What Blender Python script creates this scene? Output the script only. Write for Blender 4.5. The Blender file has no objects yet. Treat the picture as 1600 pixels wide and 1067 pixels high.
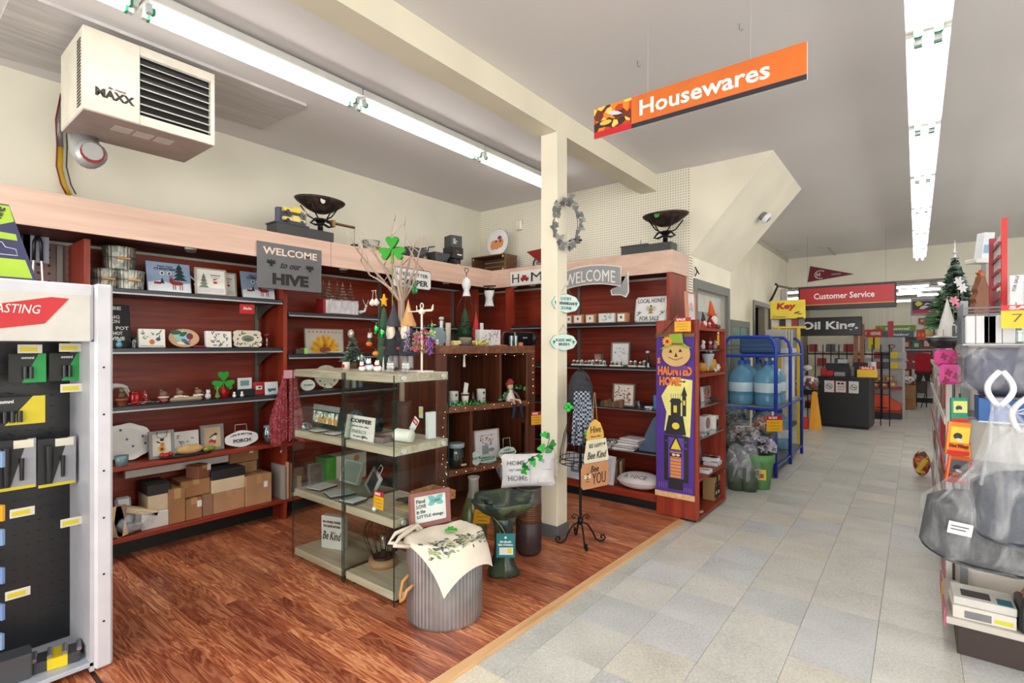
import bpy, math, random
from mathutils import Matrix, Vector
random.seed(7)
PI=math.pi
SC=bpy.context.scene
COL=SC.collection
# ---------------------------------------------------------------- camera
FPX,CXP,CYP,YAW,HC=803.0,800.0,541.0,math.radians(-38.2),1.39
cam=bpy.data.cameras.new('camera'); cam.sensor_width=36; cam.lens=36*FPX/1600; cam.shift_y=(CYP-533.5)/1600
cam.clip_start=.05; cam.clip_end=60
co=bpy.data.objects.new('camera',cam); COL.objects.link(co)
co.location=(0,0,HC); co.rotation_euler=(PI/2,0,-YAW); SC.camera=co
# ---------------------------------------------------------------- world, exposure
w=bpy.data.worlds.new('world'); SC.world=w; w.use_nodes=True
w.node_tree.nodes['Background'].inputs[0].default_value=(.9,.93,1,1)
w.node_tree.nodes['Background'].inputs[1].default_value=.4
SC.view_settings.view_transform='Standard'; SC.view_settings.look='None'
SC.view_settings.gamma=1; EXPO=.52; SC.view_settings.exposure=EXPO
SC.view_settings.use_curve_mapping=False
TUBE=9.0      # radiance of the fluorescent tubes
def area(name,x,y,z,sx,sy,power,col=(1,.97,.93)):
    l=bpy.data.lights.new(name,'AREA'); l.shape='RECTANGLE'; l.size=sx; l.size_y=sy; l.energy=power; l.color=col
    o=bpy.data.objects.new(name,l); COL.objects.link(o); o.location=(x,y,z); return o
# fill lamps added out of view to brighten ceiling and goods; no windows there
l=area('added_rear_fill',.6,-3.3,1.5,9.0,2.4,240,(1,.985,.96)); l.rotation_euler=(PI/2,0,0)
l=area('added_side_fill',6.3,3.5,1.6,8.0,2.2,120,(1,.985,.96)); l.rotation_euler=(PI/2,0,PI/2)  # added fill lamp on the unseen right side, not a real window
# ---------------------------------------------------------------- geometry of the photograph (where a pixel meets a plane)
_c,_s=math.cos(YAW),math.sin(YAW)
RV=Vector((_c,-_s,0)); FV=Vector((_s,_c,0))
def ray(px,py): return RV*((px-CXP)/FPX)+Vector((0,0,(CYP-py)/FPX))+FV
def LX(px,X,py=541): d=ray(px,py); t=X/d.x; return (d.y*t, d.z*t+HC)      # plane x=X -> (y,z)
def BY(px,Y,py=541): d=ray(px,py); t=Y/d.y; return (d.x*t, d.z*t+HC)      # plane y=Y -> (x,z)
def FZ(px,py,z=0): d=ray(px,py); t=(z-HC)/d.z; return (d.x*t,d.y*t)
def DP(px,py,dep): d=ray(px,py)*dep; return (d.x,d.y,d.z+HC)
# ---------------------------------------------------------------- materials
_M={}
def lin(c): c=c/255; return c/12.92 if c<=.04045 else ((c+.055)/1.055)**2.4
def rgb(c): return (lin(c[0]),lin(c[1]),lin(c[2]),1)
class NT:
    def __init__(s,name):
        s.m=bpy.data.materials.new(name); s.m.use_nodes=True; s.t=s.m.node_tree; s.n=s.t.nodes
        s.b=s.n['Principled BSDF']
    def node(s,t,**k):
        o=s.n.new(t)
        for a,b in k.items():
            if isinstance(b,(int,float,tuple,str,bool)) and hasattr(o,a): setattr(o,a,b)
        return o
    def link(s,a,b): s.t.links.new(a,b)
def ramp(nt,fac,stops):
    r=nt.n.new('ShaderNodeValToRGB'); e=r.color_ramp.elements
    while len(e)<len(stops): e.new(.5)
    for el,(p,c) in zip(e,stops): el.position=p; el.color=c if len(c)==4 else rgb(c)
    nt.link(fac,r.inputs[0]); return r.outputs[0]
def coords(nt,scale=(1,1,1),rnd=False,rot=(0,0,0),kind='Object'):
    tc=nt.n.new('ShaderNodeTexCoord'); mp=nt.n.new('ShaderNodeMapping')
    mp.inputs['Scale'].default_value=scale; mp.inputs['Rotation'].default_value=rot
    nt.link(tc.outputs[kind],mp.inputs[0])
    if rnd:
        oi=nt.n.new('ShaderNodeObjectInfo'); mu=nt.n.new('ShaderNodeVectorMath'); mu.operation='SCALE'
        mu.inputs[0].default_value=(13,7,5); nt.link(oi.outputs['Random'],mu.inputs['Scale'])
        nt.link(mu.outputs[0],mp.inputs['Location'])
    return mp.outputs[0]
def noise(nt,vec,scale,detail=3,rough=.5,dist=0):
    n=nt.n.new('ShaderNodeTexNoise'); n.inputs['Scale'].default_value=scale; n.inputs['Detail'].default_value=detail
    n.inputs['Roughness'].default_value=rough; n.inputs['Distortion'].default_value=dist; nt.link(vec,n.inputs['Vector']); return n.outputs['Fac']
def bump(nt,h,st,dist=.01):
    b=nt.n.new('ShaderNodeBump'); b.inputs['Strength'].default_value=st; b.inputs['Distance'].default_value=dist
    nt.link(h,b.inputs['Height']); nt.link(b.outputs[0],nt.b.inputs['Normal'])
def shade(c,k): return tuple(max(0,min(255,v*k)) for v in c[:3])
def gen(c,rough=.55,metal=0,var=.035,scale=9,bmp=0,spec=None,coat=0):
    nt=NT('paint_%d_%d_%d'%tuple(int(v) for v in c[:3]))
    v=coords(nt); f=noise(nt,v,scale,2)
    nt.link(ramp(nt,f,[(.3,shade(c,1-var)),(.7,shade(c,1+var*.6))]),nt.b.inputs['Base Color'])
    nt.b.inputs['Roughness'].default_value=rough; nt.b.inputs['Metallic'].default_value=metal
    if coat: nt.b.inputs['Coat Weight'].default_value=coat
    if bmp: bump(nt,noise(nt,v,scale*6,2),bmp)
    return nt.m
def wood(name,c1,c2,c3,axis='z',rough=.45,scale=1.,rnd=True,contrast=1.):
    nt=NT(name); sx={'x':(.8,14,14),'y':(14,.8,14),'z':(14,14,.8)}[axis]
    v=coords(nt,tuple(a*scale for a in sx),rnd); f=noise(nt,v,1.6,5,.6,.8)
    nt.link(ramp(nt,f,[(.28,c1),(.5,c2),(.75,c3)]),nt.b.inputs['Base Color'])
    nt.b.inputs['Roughness'].default_value=rough; bump(nt,f,.08); return nt.m
def glass(name,c,alpha=.15,rough=.02):
    nt=NT(name); nt.n.remove(nt.b); out=nt.n['Material Output']
    tr=nt.n.new('ShaderNodeBsdfTransparent'); tr.inputs[0].default_value=rgb(c)
    gl=nt.n.new('ShaderNodeBsdfGlossy'); gl.inputs['Roughness'].default_value=rough
    gl.inputs['Color'].default_value=(.9,.95,.95,1)
    lw=nt.n.new('ShaderNodeLayerWeight'); fr=nt.n.new('ShaderNodeMath'); fr.operation='POWER'; fr.inputs[1].default_value=4.5; nt.link(lw.outputs['Facing'],fr.inputs[0])
    ad=nt.n.new('ShaderNodeMath'); ad.operation='ADD'; ad.inputs[1].default_value=alpha; ad.use_clamp=True; nt.link(fr.outputs[0],ad.inputs[0])
    mx=nt.n.new('ShaderNodeMixShader'); nt.link(ad.outputs[0],mx.inputs[0]); nt.link(tr.outputs[0],mx.inputs[1]); nt.link(gl.outputs[0],mx.inputs[2])
    nt.link(mx.outputs[0],out.inputs[0]); return nt.m
def film(name,c,alpha,rough=.25,lo=.4,hi=2.2):
    nt=NT(name); v=coords(nt,(1,1,.35)); f=noise(nt,v,16,3,.5,1.2)
    nt.b.inputs['Base Color'].default_value=rgb(c); nt.b.inputs['Roughness'].default_value=rough
    nt.b.inputs['Alpha'].default_value=alpha
    mr=nt.n.new('ShaderNodeMapRange'); mr.inputs['From Min'].default_value=.42; mr.inputs['From Max'].default_value=.72
    mr.inputs['To Min'].default_value=alpha*lo; mr.inputs['To Max'].default_value=min(1,alpha*hi)
    nt.link(f,mr.inputs[0]); nt.link(mr.outputs[0],nt.b.inputs['Alpha']); bump(nt,f,.6,.02); return nt.m
def emis(name,c,st):
    nt=NT(name); nt.b.inputs['Base Color'].default_value=rgb(c); nt.b.inputs['Emission Color'].default_value=rgb(c)
    nt.b.inputs['Emission Strength'].default_value=st; return nt.m
def patches(name,cols,scale,rough=.6,metal=0,bmp=0,sc3=(1,1,1)):
    nt=NT(name); v=coords(nt,sc3); vo=nt.n.new('ShaderNodeTexVoronoi'); vo.inputs['Scale'].default_value=scale; nt.link(v,vo.inputs['Vector'])
    sp=nt.n.new('ShaderNodeSeparateColor'); nt.link(vo.outputs['Color'],sp.inputs[0])
    r=ramp(nt,sp.outputs[0],[((i+.01)/len(cols),c) for i,c in enumerate(cols)]); r.node.color_ramp.interpolation='CONSTANT'
    nt.link(r,nt.b.inputs['Base Color']); nt.b.inputs['Roughness'].default_value=rough; nt.b.inputs['Metallic'].default_value=metal
    if bmp: bump(nt,vo.outputs['Distance'],bmp)
    return nt.m
def make_named(k):
    if k=='cherry': return wood('cherry_laminate',(98,25,11),(132,40,18),(160,60,33),'z')
    if k=='cherry_y': return wood('cherry_laminate_edge',(108,32,14),(140,46,22),(168,66,38),'y')
    if k=='cherry_x': return wood('cherry_laminate_wide',(102,28,12),(136,42,20),(162,62,36),'x')
    if k=='walnut': return wood('dark_stained_wood',(60,29,17),(92,47,28),(122,68,42),'z')
    if k=='walnut_y': return wood('dark_stained_wood_edge',(80,46,30),(116,72,48),(144,96,68),'y')
    if k=='oakgrey_x': return wood('grey_oak_board',(150,138,120),(182,172,152),(206,198,180),'x')
    if k=='oakgrey_y': return wood('grey_oak_board_end',(160,152,130),(186,180,158),(204,200,182),'y')
    if k=='pine': return wood('pale_pine',(196,150,104),(216,172,124),(230,190,146),'y')
    if k=='crate': return wood('old_crate_wood',(72,48,30),(104,72,46),(134,98,66),'x')
    if k=='plank': 
        nt=NT('oak_laminate_strip'); v=coords(nt,(1,1,1),True)
        mp=nt.n.new('ShaderNodeMapping'); mp.inputs['Scale'].default_value=(.9,9,1); nt.link(v,mp.inputs[0])
        g=noise(nt,mp.outputs[0],2.0,4,.55,.9)
        mu=nt.n.new('ShaderNodeMath'); mu.operation='MULTIPLY'; mu.inputs[1].default_value=7; nt.link(g,mu.inputs[0])
        fr=nt.n.new('ShaderNodeMath'); fr.operation='PINGPONG'; fr.inputs[1].default_value=.5; nt.link(mu.outputs[0],fr.inputs[0])
        mp2=nt.n.new('ShaderNodeMapping'); mp2.inputs['Scale'].default_value=(4,90,1); nt.link(v,mp2.inputs[0]); fine=noise(nt,mp2.outputs[0],3,3,.6)
        mx=nt.n.new('ShaderNodeMath'); mx.operation='MULTIPLY_ADD'; nt.link(fr.outputs[0],mx.inputs[0]); mx.inputs[1].default_value=1.5; fm=nt.n.new('ShaderNodeMath'); fm.operation='MULTIPLY'; fm.inputs[1].default_value=.45; nt.link(fine,fm.inputs[0]); nt.link(fm.outputs[0],mx.inputs[2])
        a=ramp(nt,mx.outputs[0],[(.22,(142,76,54)),(.42,(178,106,74)),(.7,(200,126,92)),(.98,(226,168,128))])
        oi=nt.n.new('ShaderNodeObjectInfo'); t=ramp(nt,oi.outputs['Random'],[(0,(194,168,164)),(.3,(216,198,190)),(.6,(238,222,210)),(.85,(255,246,230)),(1,(255,255,255))])
        m=nt.n.new('ShaderNodeMix'); m.data_type='RGBA'; m.blend_type='MULTIPLY'; m.inputs['Factor'].default_value=1
        nt.link(a,m.inputs[6]); nt.link(t,m.inputs[7]); nt.link(m.outputs[2],nt.b.inputs['Base Color'])
        nt.b.inputs['Roughness'].default_value=.3; bump(nt,fine,.05); return nt.m
    if k.startswith('tile'):
        c={'tile_grey':(200,200,195),'tile_blue':(194,196,198),'tile_beige':(204,201,191),'tile_cream':(214,208,192),'tile_dark':(188,190,186)}[k]
        nt=NT(k); v=coords(nt,(1,1,1),True); f=noise(nt,v,90,4,.7); g=noise(nt,v,3,2)
        a=nt.n.new('ShaderNodeMath'); a.operation='MULTIPLY_ADD'; nt.link(g,a.inputs[0]); a.inputs[1].default_value=.5; nt.link(f,a.inputs[2])
        nt.link(ramp(nt,a.outputs[0],[(.5,shade(c,.86)),(.75,c),(1,shade(c,1.1))]),nt.b.inputs['Base Color'])
        nt.b.inputs['Roughness'].default_value=.38; bump(nt,g,.08,.02); return nt.m
    if k=='pegboard': 
        nt=NT('cream_pegboard'); v=coords(nt,(1,1,1),kind='Object'); sx=nt.n.new('ShaderNodeSeparateXYZ'); nt.link(v,sx.inputs[0])
        def cell(o):
            m=nt.n.new('ShaderNodeMath'); m.operation='MULTIPLY'; m.inputs[1].default_value=1/.0254; nt.link(o,m.inputs[0])
            p=nt.n.new('ShaderNodeMath'); p.operation='PINGPONG'; p.inputs[1].default_value=.5; nt.link(m.outputs[0],p.inputs[0])
            q=nt.n.new('ShaderNodeMath'); q.operation='POWER'; q.inputs[1].default_value=2; nt.link(p.outputs[0],q.inputs[0]); return q.outputs[0]
        ad=nt.n.new('ShaderNodeMath'); ad.operation='ADD'; nt.link(cell(sx.outputs['X']),ad.inputs[0]); nt.link(cell(sx.outputs['Z']),ad.inputs[1])
        nt.link(ramp(nt,ad.outputs[0],[(.022,(110,104,92)),(.034,(234,229,212))]),nt.b.inputs['Base Color']); nt.b.inputs['Roughness'].default_value=.6; return nt.m
    if k=='wall': return gen((224,220,204),.75,0,.03,2)
    if k=='wall2': return gen((236,230,212),.75,0,.03,2)
    if k=='ceil': return gen((222,219,219),.7,0,.02,.7)
    if k=='ceil_board': 
        nt=NT('grey_plaster_board'); nt.link(ramp(nt,noise(nt,coords(nt,(30,2,1)),1.5,4,.6),[(.3,(176,172,172)),(.7,(206,202,200))]),nt.b.inputs['Base Color']); return nt.m
    if k=='beam': return gen((228,221,200),.7,0,.03,2)
    if k=='fascia': 
        nt=NT('pale_maple_laminate'); v=coords(nt,(3,.6,10)); nt.link(ramp(nt,noise(nt,v,2,4,.6),[(.3,(200,166,148)),(.7,(218,188,170))]),nt.b.inputs['Base Color']); nt.b.inputs['Roughness'].default_value=.45; return nt.m
    if k=='galv': 
        m=patches('galvanised_steel',[(128,130,122),(150,152,144),(112,116,108),(166,166,156)],42,.42,.55); return m
    if k=='zinc': return gen((160,162,166),.38,.8,.12,6)
    if k=='card': return gen((160,116,78),.8,0,.08,5)
    if k=='card2': return gen((178,136,100),.8,0,.08,5)
    if k=='chrome': return gen((226,226,226),.35,.55,.03,5)
    if k=='steel': return gen((150,152,156),.35,.9,.05,5)
    if k=='brushed': return gen((92,94,98),.35,.75,.08,20)
    if k=='blackiron': return gen((24,24,26),.4,.6,.1,20)
    if k=='blackplastic': return gen((20,21,24),.3,0,.1,20)
    if k=='shelfsteel': return gen((58,60,66),.32,.5,.06,6)
    if k=='glass': return glass('clear_glass_pane',(251,254,252),.02)
    if k=='glassedge': return gen((22,44,40),.2,0,.05,5)
    if k=='jar': return glass('clear_jar_glass',(214,228,230),.14,.05)
    if k=='film': return film('clear_plastic_film',(222,226,234),.20)
    if k=='film_thin': return film('thin_plastic_film',(236,238,242),.09)
    if k=='film_bag': return film('clear_bag_film',(228,231,236),.20,.2,.55,1.7)
    if k=='jug':
        nt=NT('blue_bottle_plastic'); nt.link(ramp(nt,noise(nt,coords(nt),3,2),[(.3,(96,166,206)),(.7,(128,192,224))]),nt.b.inputs['Base Color']); nt.b.inputs['Alpha'].default_value=.55; nt.b.inputs['Roughness'].default_value=.1; return nt.m
    if k=='jug_cap': return gen((24,84,190),.4)
    if k=='tube': return emis('lit_fluorescent_tube',(255,252,246),TUBE)
    if k=='fairy': return emis('lit_fairy_bulb',(255,232,190),3)
    if k=='pine_green': return patches('pine_needles',[(28,60,34),(40,84,44),(60,104,58),(24,50,34)],60,.8)
    if k=='frost_green': return patches('frosted_needles',[(84,110,92),(120,144,128),(168,184,176),(64,92,76)],60,.8)
    if k=='rust': return patches('aged_iron',[(52,42,36),(66,52,42),(44,40,38),(78,62,50)],30,.6,.5,.1)
    if k=='verdigris': return patches('green_glazed_pottery',[(44,58,46),(58,72,52),(36,50,48),(74,84,60)],14,.3,0,.12)
    if k=='fabric': return gen((206,198,184),.9,0,.06,60,.3)
    if k=='red_knit': return patches('dusty_red_knit',[(132,44,56),(160,66,76),(146,52,64),(178,92,98)],110,.95,0,.4)
    if k=='plaid':
        nt=NT('plaid_flannel'); v=coords(nt,(1,1,1)); ck=nt.n.new('ShaderNodeTexChecker'); ck.inputs['Scale'].default_value=64
        ck.inputs[1].default_value=rgb((28,34,50)); ck.inputs[2].default_value=rgb((150,158,172)); nt.link(v,ck.inputs[0]); nt.link(ck.outputs[0],nt.b.inputs['Base Color']); nt.b.inputs['Roughness'].default_value=.95; return nt.m
    if k=='denim': return gen((52,58,76),.9,0,.2,40,.3)
    if k=='darkfab': return gen((44,46,52),.9,0,.2,40,.3)
    if k=='wicker': return patches('wicker',[(168,112,62),(190,134,80),(146,92,50)],90,.7,0,.5,(1,1,2))
    if k=='tinsel': return patches('green_tinsel',[(10,120,50),(30,190,80),(8,90,40),(120,230,150)],70,.25,.5)
    if k=='stone': return patches('grey_pebble_cluster',[(150,150,146),(186,186,182),(110,112,110)],50,.8,0,.4)
    if k=='pebbleprint': return patches('printed_flowers',[(250,250,248),(150,170,130),(90,100,110),(236,236,230),(200,206,196)],45,.7)
    if k=='fruitprint': return patches('printed_garden',[(246,244,238),(120,140,90),(180,90,60),(240,236,230),(150,160,150),(225,215,205)],34,.7)
    if k=='warmprint': return patches('printed_flames',[(190,60,20),(230,130,30),(60,30,26),(250,200,90),(110,40,24)],26,.4)
    if k=='bread': return gen((214,174,116),.7,0,.15,12,.2)
    if k=='speck': return patches('speckled_fleece',[(60,60,62),(150,150,150),(220,220,218),(100,100,104)],60,.9,0,.5)
    if k=='brown_vase': return gen((60,48,48),.45,.3,.15,14)
    if k=='copper_band': return gen((96,62,40),.4,.4,.2,14)
    if k=='olive': return gen((96,104,60),.2,.1,.2,10)
    if k=='colourmix': return patches('mixed_goods_print',[(190,40,40),(240,240,238),(60,90,150),(230,190,60),(120,120,124),(250,250,250)],22,.5)
    if k=='greymix': return patches('mixed_grey_goods',[(190,190,190),(230,230,228),(120,124,130),(160,60,60),(80,84,90)],18,.5)
    raise KeyError(k)
def mt(k):
    if k not in _M:
        if isinstance(k,str): _M[k]=make_named(k)
        else: _M[k]=gen(k[:3],k[3] if len(k)>3 else .55,k[4] if len(k)>4 else 0)
    return _M[k]
# ---------------------------------------------------------------- mesh builder
class MB:
    def __init__(s,m=None):
        s.v=[];s.f=[];s.mi=[];s.sm=[];s.mats=[];s.T=Matrix.Identity(4);s.k=0
        if m is not None: s.on(m)
    def on(s,m):
        if m not in s.mats: s.mats.append(m)
        s.k=s.mats.index(m); return s
    def at(s,x=0,y=0,z=0,rx=0,ry=0,rz=0,sc=1):
        s.T=Matrix.Translation((x,y,z))@Matrix.Rotation(rz,4,'Z')@Matrix.Rotation(ry,4,'Y')@Matrix.Rotation(rx,4,'X')@Matrix.Scale(sc,4); return s
    def add(s,vs,fs,smooth=False):
        o=len(s.v); s.v+=[tuple(s.T@Vector(v)) for v in vs]; s.f+=[tuple(i+o for i in f) for f in fs]
        s.mi+=[s.k]*len(fs); s.sm+=[smooth]*len(fs); return s
    def box(s,x0,x1,y0,y1,z0,z1,b=0):
        if x0>x1:x0,x1=x1,x0
        if y0>y1:y0,y1=y1,y0
        if z0>z1:z0,z1=z1,z0
        if not b:
            return s.add([(x,y,z) for z in (z0,z1) for y in (y0,y1) for x in (x0,x1)],[(0,2,3,1),(4,5,7,6),(0,1,5,4),(1,3,7,5),(3,2,6,7),(2,0,4,6)])
        b=min(b,(x1-x0)/2.01,(y1-y0)/2.01,(z1-z0)/2.01); V=[];ix={}
        for i,x in enumerate((x0,x1)):
            for j,y in enumerate((y0,y1)):
                for k,z in enumerate((z0,z1)):
                    dx,dy,dz=(b,-b)[i],(b,-b)[j],(b,-b)[k]
                    ix[i,j,k,0]=len(V);V.append((x,y+dy,z+dz)); ix[i,j,k,1]=len(V);V.append((x+dx,y,z+dz)); ix[i,j,k,2]=len(V);V.append((x+dx,y+dy,z))
        F=[]
        for i in (0,1): F.append([ix[i,0,0,0],ix[i,1,0,0],ix[i,1,1,0],ix[i,0,1,0]][::1 if i else -1])
        for j in (0,1): F.append([ix[0,j,0,1],ix[1,j,0,1],ix[1,j,1,1],ix[0,j,1,1]][::-1 if j else 1])
        for k in (0,1): F.append([ix[0,0,k,2],ix[1,0,k,2],ix[1,1,k,2],ix[0,1,k,2]][::1 if k else -1])
        for a in (0,1):
            for c in (0,1):
                F.append([ix[0,a,c,1],ix[1,a,c,1],ix[1,a,c,2],ix[0,a,c,2]])
                F.append([ix[a,0,c,0],ix[a,1,c,0],ix[a,1,c,2],ix[a,0,c,2]])
                F.append([ix[a,c,0,0],ix[a,c,1,0],ix[a,c,1,1],ix[a,c,0,1]])
        for i in (0,1):
            for j in (0,1):
                for k in (0,1): F.append([ix[i,j,k,0],ix[i,j,k,1],ix[i,j,k,2]])
        return s.add(V,F)
    def cyl(s,a,b,r0,r1=None,n=14,caps=True,smooth=True):
        r1=r0 if r1 is None else r1; a=Vector(a);b=Vector(b);d=(b-a).normalized()
        u=d.orthogonal().normalized();w=d.cross(u);V=[]
        for p,r in ((a,r0),(b,r1)):
            for i in range(n): t=2*PI*i/n; V.append(p+(u*math.cos(t)+w*math.sin(t))*r)
        s.add(V,[(i,(i+1)%n,n+(i+1)%n,n+i) for i in range(n)],smooth)
        if caps:
            s.add(V[:n],[tuple(range(n))[::-1]]); s.add(V[n:],[tuple(range(n))])
        return s
    def tube(s,pts,r,n=6,closed=False,r1=None):
        P=[Vector(p) for p in pts];V=[];N=len(P);u=None
        for i,p in enumerate(P):
            if closed: d=P[(i+1)%N]-P[i-1]
            else: d=P[min(i+1,N-1)]-P[max(i-1,0)]
            d=d.normalized() if d.length>1e-9 else Vector((0,0,1))
            if u is None: u=d.orthogonal().normalized()
            else:
                u=u-d*u.dot(d); u=u.normalized() if u.length>1e-6 else d.orthogonal().normalized()
            w=d.cross(u); rr=r if r1 is None else r+(r1-r)*i/(N-1)
            for k in range(n): t=2*PI*k/n; V.append(p+(u*math.cos(t)+w*math.sin(t))*rr)
        F=[]
        for i in range(N if closed else N-1):
            j=(i+1)%N
            for k in range(n): F.append((i*n+k,i*n+(k+1)%n,j*n+(k+1)%n,j*n+k))
        if not closed: F+= [tuple(range(n))[::-1],tuple((N-1)*n+k for k in range(n))]
        return s.add(V,F,True)
    def lathe(s,prof,n=20,x=0,y=0,z=0,sx=1,sy=1,smooth=True,wave=None):
        V=[]
        for j,(r,h) in enumerate(prof):
            for i in range(n):
                t=2*PI*i/n; q=r*(1 if wave is None else wave(t,j)); V.append((x+q*math.cos(t)*sx,y+q*math.sin(t)*sy,z+h))
        F=[(j*n+i,j*n+(i+1)%n,(j+1)*n+(i+1)%n,(j+1)*n+i) for j in range(len(prof)-1) for i in range(n)]
        s.add(V,F,smooth)
        if prof[0][0]>1e-4: s.add(V[:n],[tuple(range(n))[::-1]])
        if prof[-1][0]>1e-4: s.add(V[-n:],[tuple(range(n))])
        return s
    def ell(s,x,y,z,rx,ry=None,rz=None,n=12):
        ry=rx if ry is None else ry; rz=rx if rz is None else rz; m=max(4,n//2);V=[(x,y,z-rz)]
        for j in range(1,m):
            p=-PI/2+PI*j/m
            for i in range(n): t=2*PI*i/n; V.append((x+rx*math.cos(p)*math.cos(t),y+ry*math.cos(p)*math.sin(t),z+rz*math.sin(p)))
        V.append((x,y,z+rz)); F=[(0,1+(i+1)%n,1+i) for i in range(n)]
        for j in range(m-2):
            for i in range(n): F.append((1+j*n+i,1+j*n+(i+1)%n,1+(j+1)*n+(i+1)%n,1+(j+1)*n+i))
        k=1+(m-2)*n; F+=[(k+i,k+(i+1)%n,len(V)-1) for i in range(n)]
        return s.add(V,F,True)
    def prism(s,poly,y0,y1):
        n=len(poly); V=[(x,y0,z) for x,z in poly]+[(x,y1,z) for x,z in poly]
        return s.add(V,[tuple(range(n)),tuple(range(n,2*n))[::-1]]+[(i,n+i,n+(i+1)%n,(i+1)%n) for i in range(n)])
    def hprism(s,poly,z0,z1):
        n=len(poly); V=[(x,y,z0) for x,y in poly]+[(x,y,z1) for x,y in poly]
        return s.add(V,[tuple(range(n))[::-1],tuple(range(n,2*n))]+[(i,(i+1)%n,n+(i+1)%n,n+i) for i in range(n)])
    def disc(s,x,z,rx,rz,y=-.001,n=12,t=.0008):  # flat printed spot on the front (-y) face
        return s.prism([(x+rx*math.cos(2*PI*i/n),z+rz*math.sin(2*PI*i/n)) for i in range(n)],y-t,y)
    def leaf(s,x,z,l,w,a,y=-.001,t=.0008):
        c,q=math.cos(a),math.sin(a); P=[(0,0),(.3*l,w/2),(.7*l,w/2*.8),(l,0),(.7*l,-w/2*.8),(.3*l,-w/2)]
        return s.prism([(x+c*u-q*v,z+q*u+c*v) for u,v in P],y-t,y)
    def sheet(s,fn,nu,nv,smooth=True):
        V=[fn(i/nu,j/nv) for j in range(nv+1) for i in range(nu+1)]
        return s.add(V,[(j*(nu+1)+i,j*(nu+1)+i+1,(j+1)*(nu+1)+i+1,(j+1)*(nu+1)+i) for j in range(nv) for i in range(nu)],smooth)
    def mesh(s,name):
        me=bpy.data.meshes.new(name); me.from_pydata(s.v,[],s.f)
        for k in s.mats: me.materials.append(mt(k))
        me.polygons.foreach_set('material_index',s.mi); me.polygons.foreach_set('use_smooth',s.sm); me.update(); return me
    def build(s,name,parent=None,loc=(0,0,0),rot=(0,0,0),label=None,kind=None):
        o=bpy.data.objects.new(name,s.mesh(name)); COL.objects.link(o); o.location=loc; o.rotation_euler=rot
        if parent is not None: o.parent=parent
        if label: o['label']=label
        if kind: o['kind']=kind
        return o
def tag(o,label,cat,group=None,kind=None):
    o['label']=label; o['category']=cat
    if group: o['group']=group
    if kind: o['kind']=kind
    return o
def T(name,label,cat,loc,rz=0,tilt=0,group=None):
    o=bpy.data.objects.new(name,None); o.empty_display_size=.05; COL.objects.link(o); o.location=loc; o.rotation_euler=(tilt,0,rz)
    return tag(o,label,cat,group)
def one(mb,name,label,cat,loc,rz=0,tilt=0,group=None,kind=None):
    return tag(mb.build(name,None,loc,(tilt,0,rz)),label,cat,group,kind)
def dup(root,loc,rz=None,label=None,tilt=None):
    r=root.copy(); COL.objects.link(r); r.location=loc
    if rz is not None: r.rotation_euler=(r.rotation_euler[0] if tilt is None else tilt,0,rz)
    if label: r['label']=label
    for ch in list(root.children):
        c=ch.copy(); COL.objects.link(c); c.parent=r
        for g in list(ch.children):
            d=g.copy(); COL.objects.link(d); d.parent=c
    return r
_TX={}
def text_mesh(s,bold,shear):
    key=(s,bold,shear)
    if key not in _TX:
        cu=bpy.data.curves.new('lettering','FONT'); cu.body=s; cu.size=1; cu.extrude=.012; cu.resolution_u=2; cu.offset=bold; cu.shear=shear; cu.align_x='LEFT'
        ob=bpy.data.objects.new('tmp',cu); COL.objects.link(ob); bpy.context.view_layer.update()
        dg=bpy.context.evaluated_depsgraph_get(); me=bpy.data.meshes.new_from_object(ob.evaluated_get(dg))
        vs=[v.co.copy() for v in me.vertices]; fs=[tuple(p.vertices) for p in me.polygons]
        bpy.data.objects.remove(ob); bpy.data.curves.remove(cu); bpy.data.meshes.remove(me)
        _TX[key]=(vs,fs)
    return _TX[key]
def txt(parent,s,x,z,w,h,m,y=-.002,bold=.012,shear=0,name='lettering',arc=0,rot=0):
    """lettering filling the w x h box centred on (x,z) of the local front plane"""
    vs,fs=text_mesh(s,bold,shear)
    x0=min(v.x for v in vs);x1=max(v.x for v in vs);y0=min(v.y for v in vs);y1=max(v.y for v in vs)
    mb=MB(m);V=[]
    for v in vs:
        a=((v.x-x0)/(x1-x0)-.5)*w; b=((v.y-y0)/(y1-y0)-.5)*h; b+= arc*(1-(2*a/w)**2) if arc else 0
        c,q=math.cos(rot),math.sin(rot)
        V.append((x+a*c-b*q, y+(-.0008 if v.z>0 else .0012), z+a*q+b*c))
    mb.add(V,fs); return mb.build(name,parent)
# ================================================================ the room
ZC=3.09; XLW=-4.35; YBW=4.88; YFW=11.2; ZB=2.62; YEND=17.5; XR=6.5; YS=-3.5
def struct(mb,name,parent=None,loc=(0,0,0),rot=(0,0,0)):
    o=mb.build(name,parent,loc,rot); 
    if parent is None: o['kind']='structure'
    return o
floor=struct(MB((96,94,90,.7)).box(XLW,XR,YS,YEND,-.12,-.004),'floor')
TW=.3048
tm={k:MB('tile_'+k).box(.0008,TW-.0008,.0008,TW-.0008,-.004,0,.0006).mesh('tile') for k in ('grey','blue','beige','cream','dark')}
n=0; rest=[]
for j in range(-3,52):
    for i in (range(-5,3) if j<30 else range(-9,16)):
        x=-.149+TW*i; y=2.89-TW*4+TW*j
        k='cream' if y<1.66 else random.choice(['grey']*6+['blue']*2+['beige']*2)
        if 2.0<y<3.3 and x<-.4 and random.random()<.45: k='blue'
        if y>5: k=random.choice(['grey','grey','grey','dark','beige'])
        if i==-5: k='dark' if y>1.66 else 'cream'
        if n<288:
            o=bpy.data.objects.new('tile',tm[k]); COL.objects.link(o); o.parent=floor; o.location=(x,y,0); n+=1
        else: rest.append((x,y))
mb=MB('tile_grey')
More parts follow.
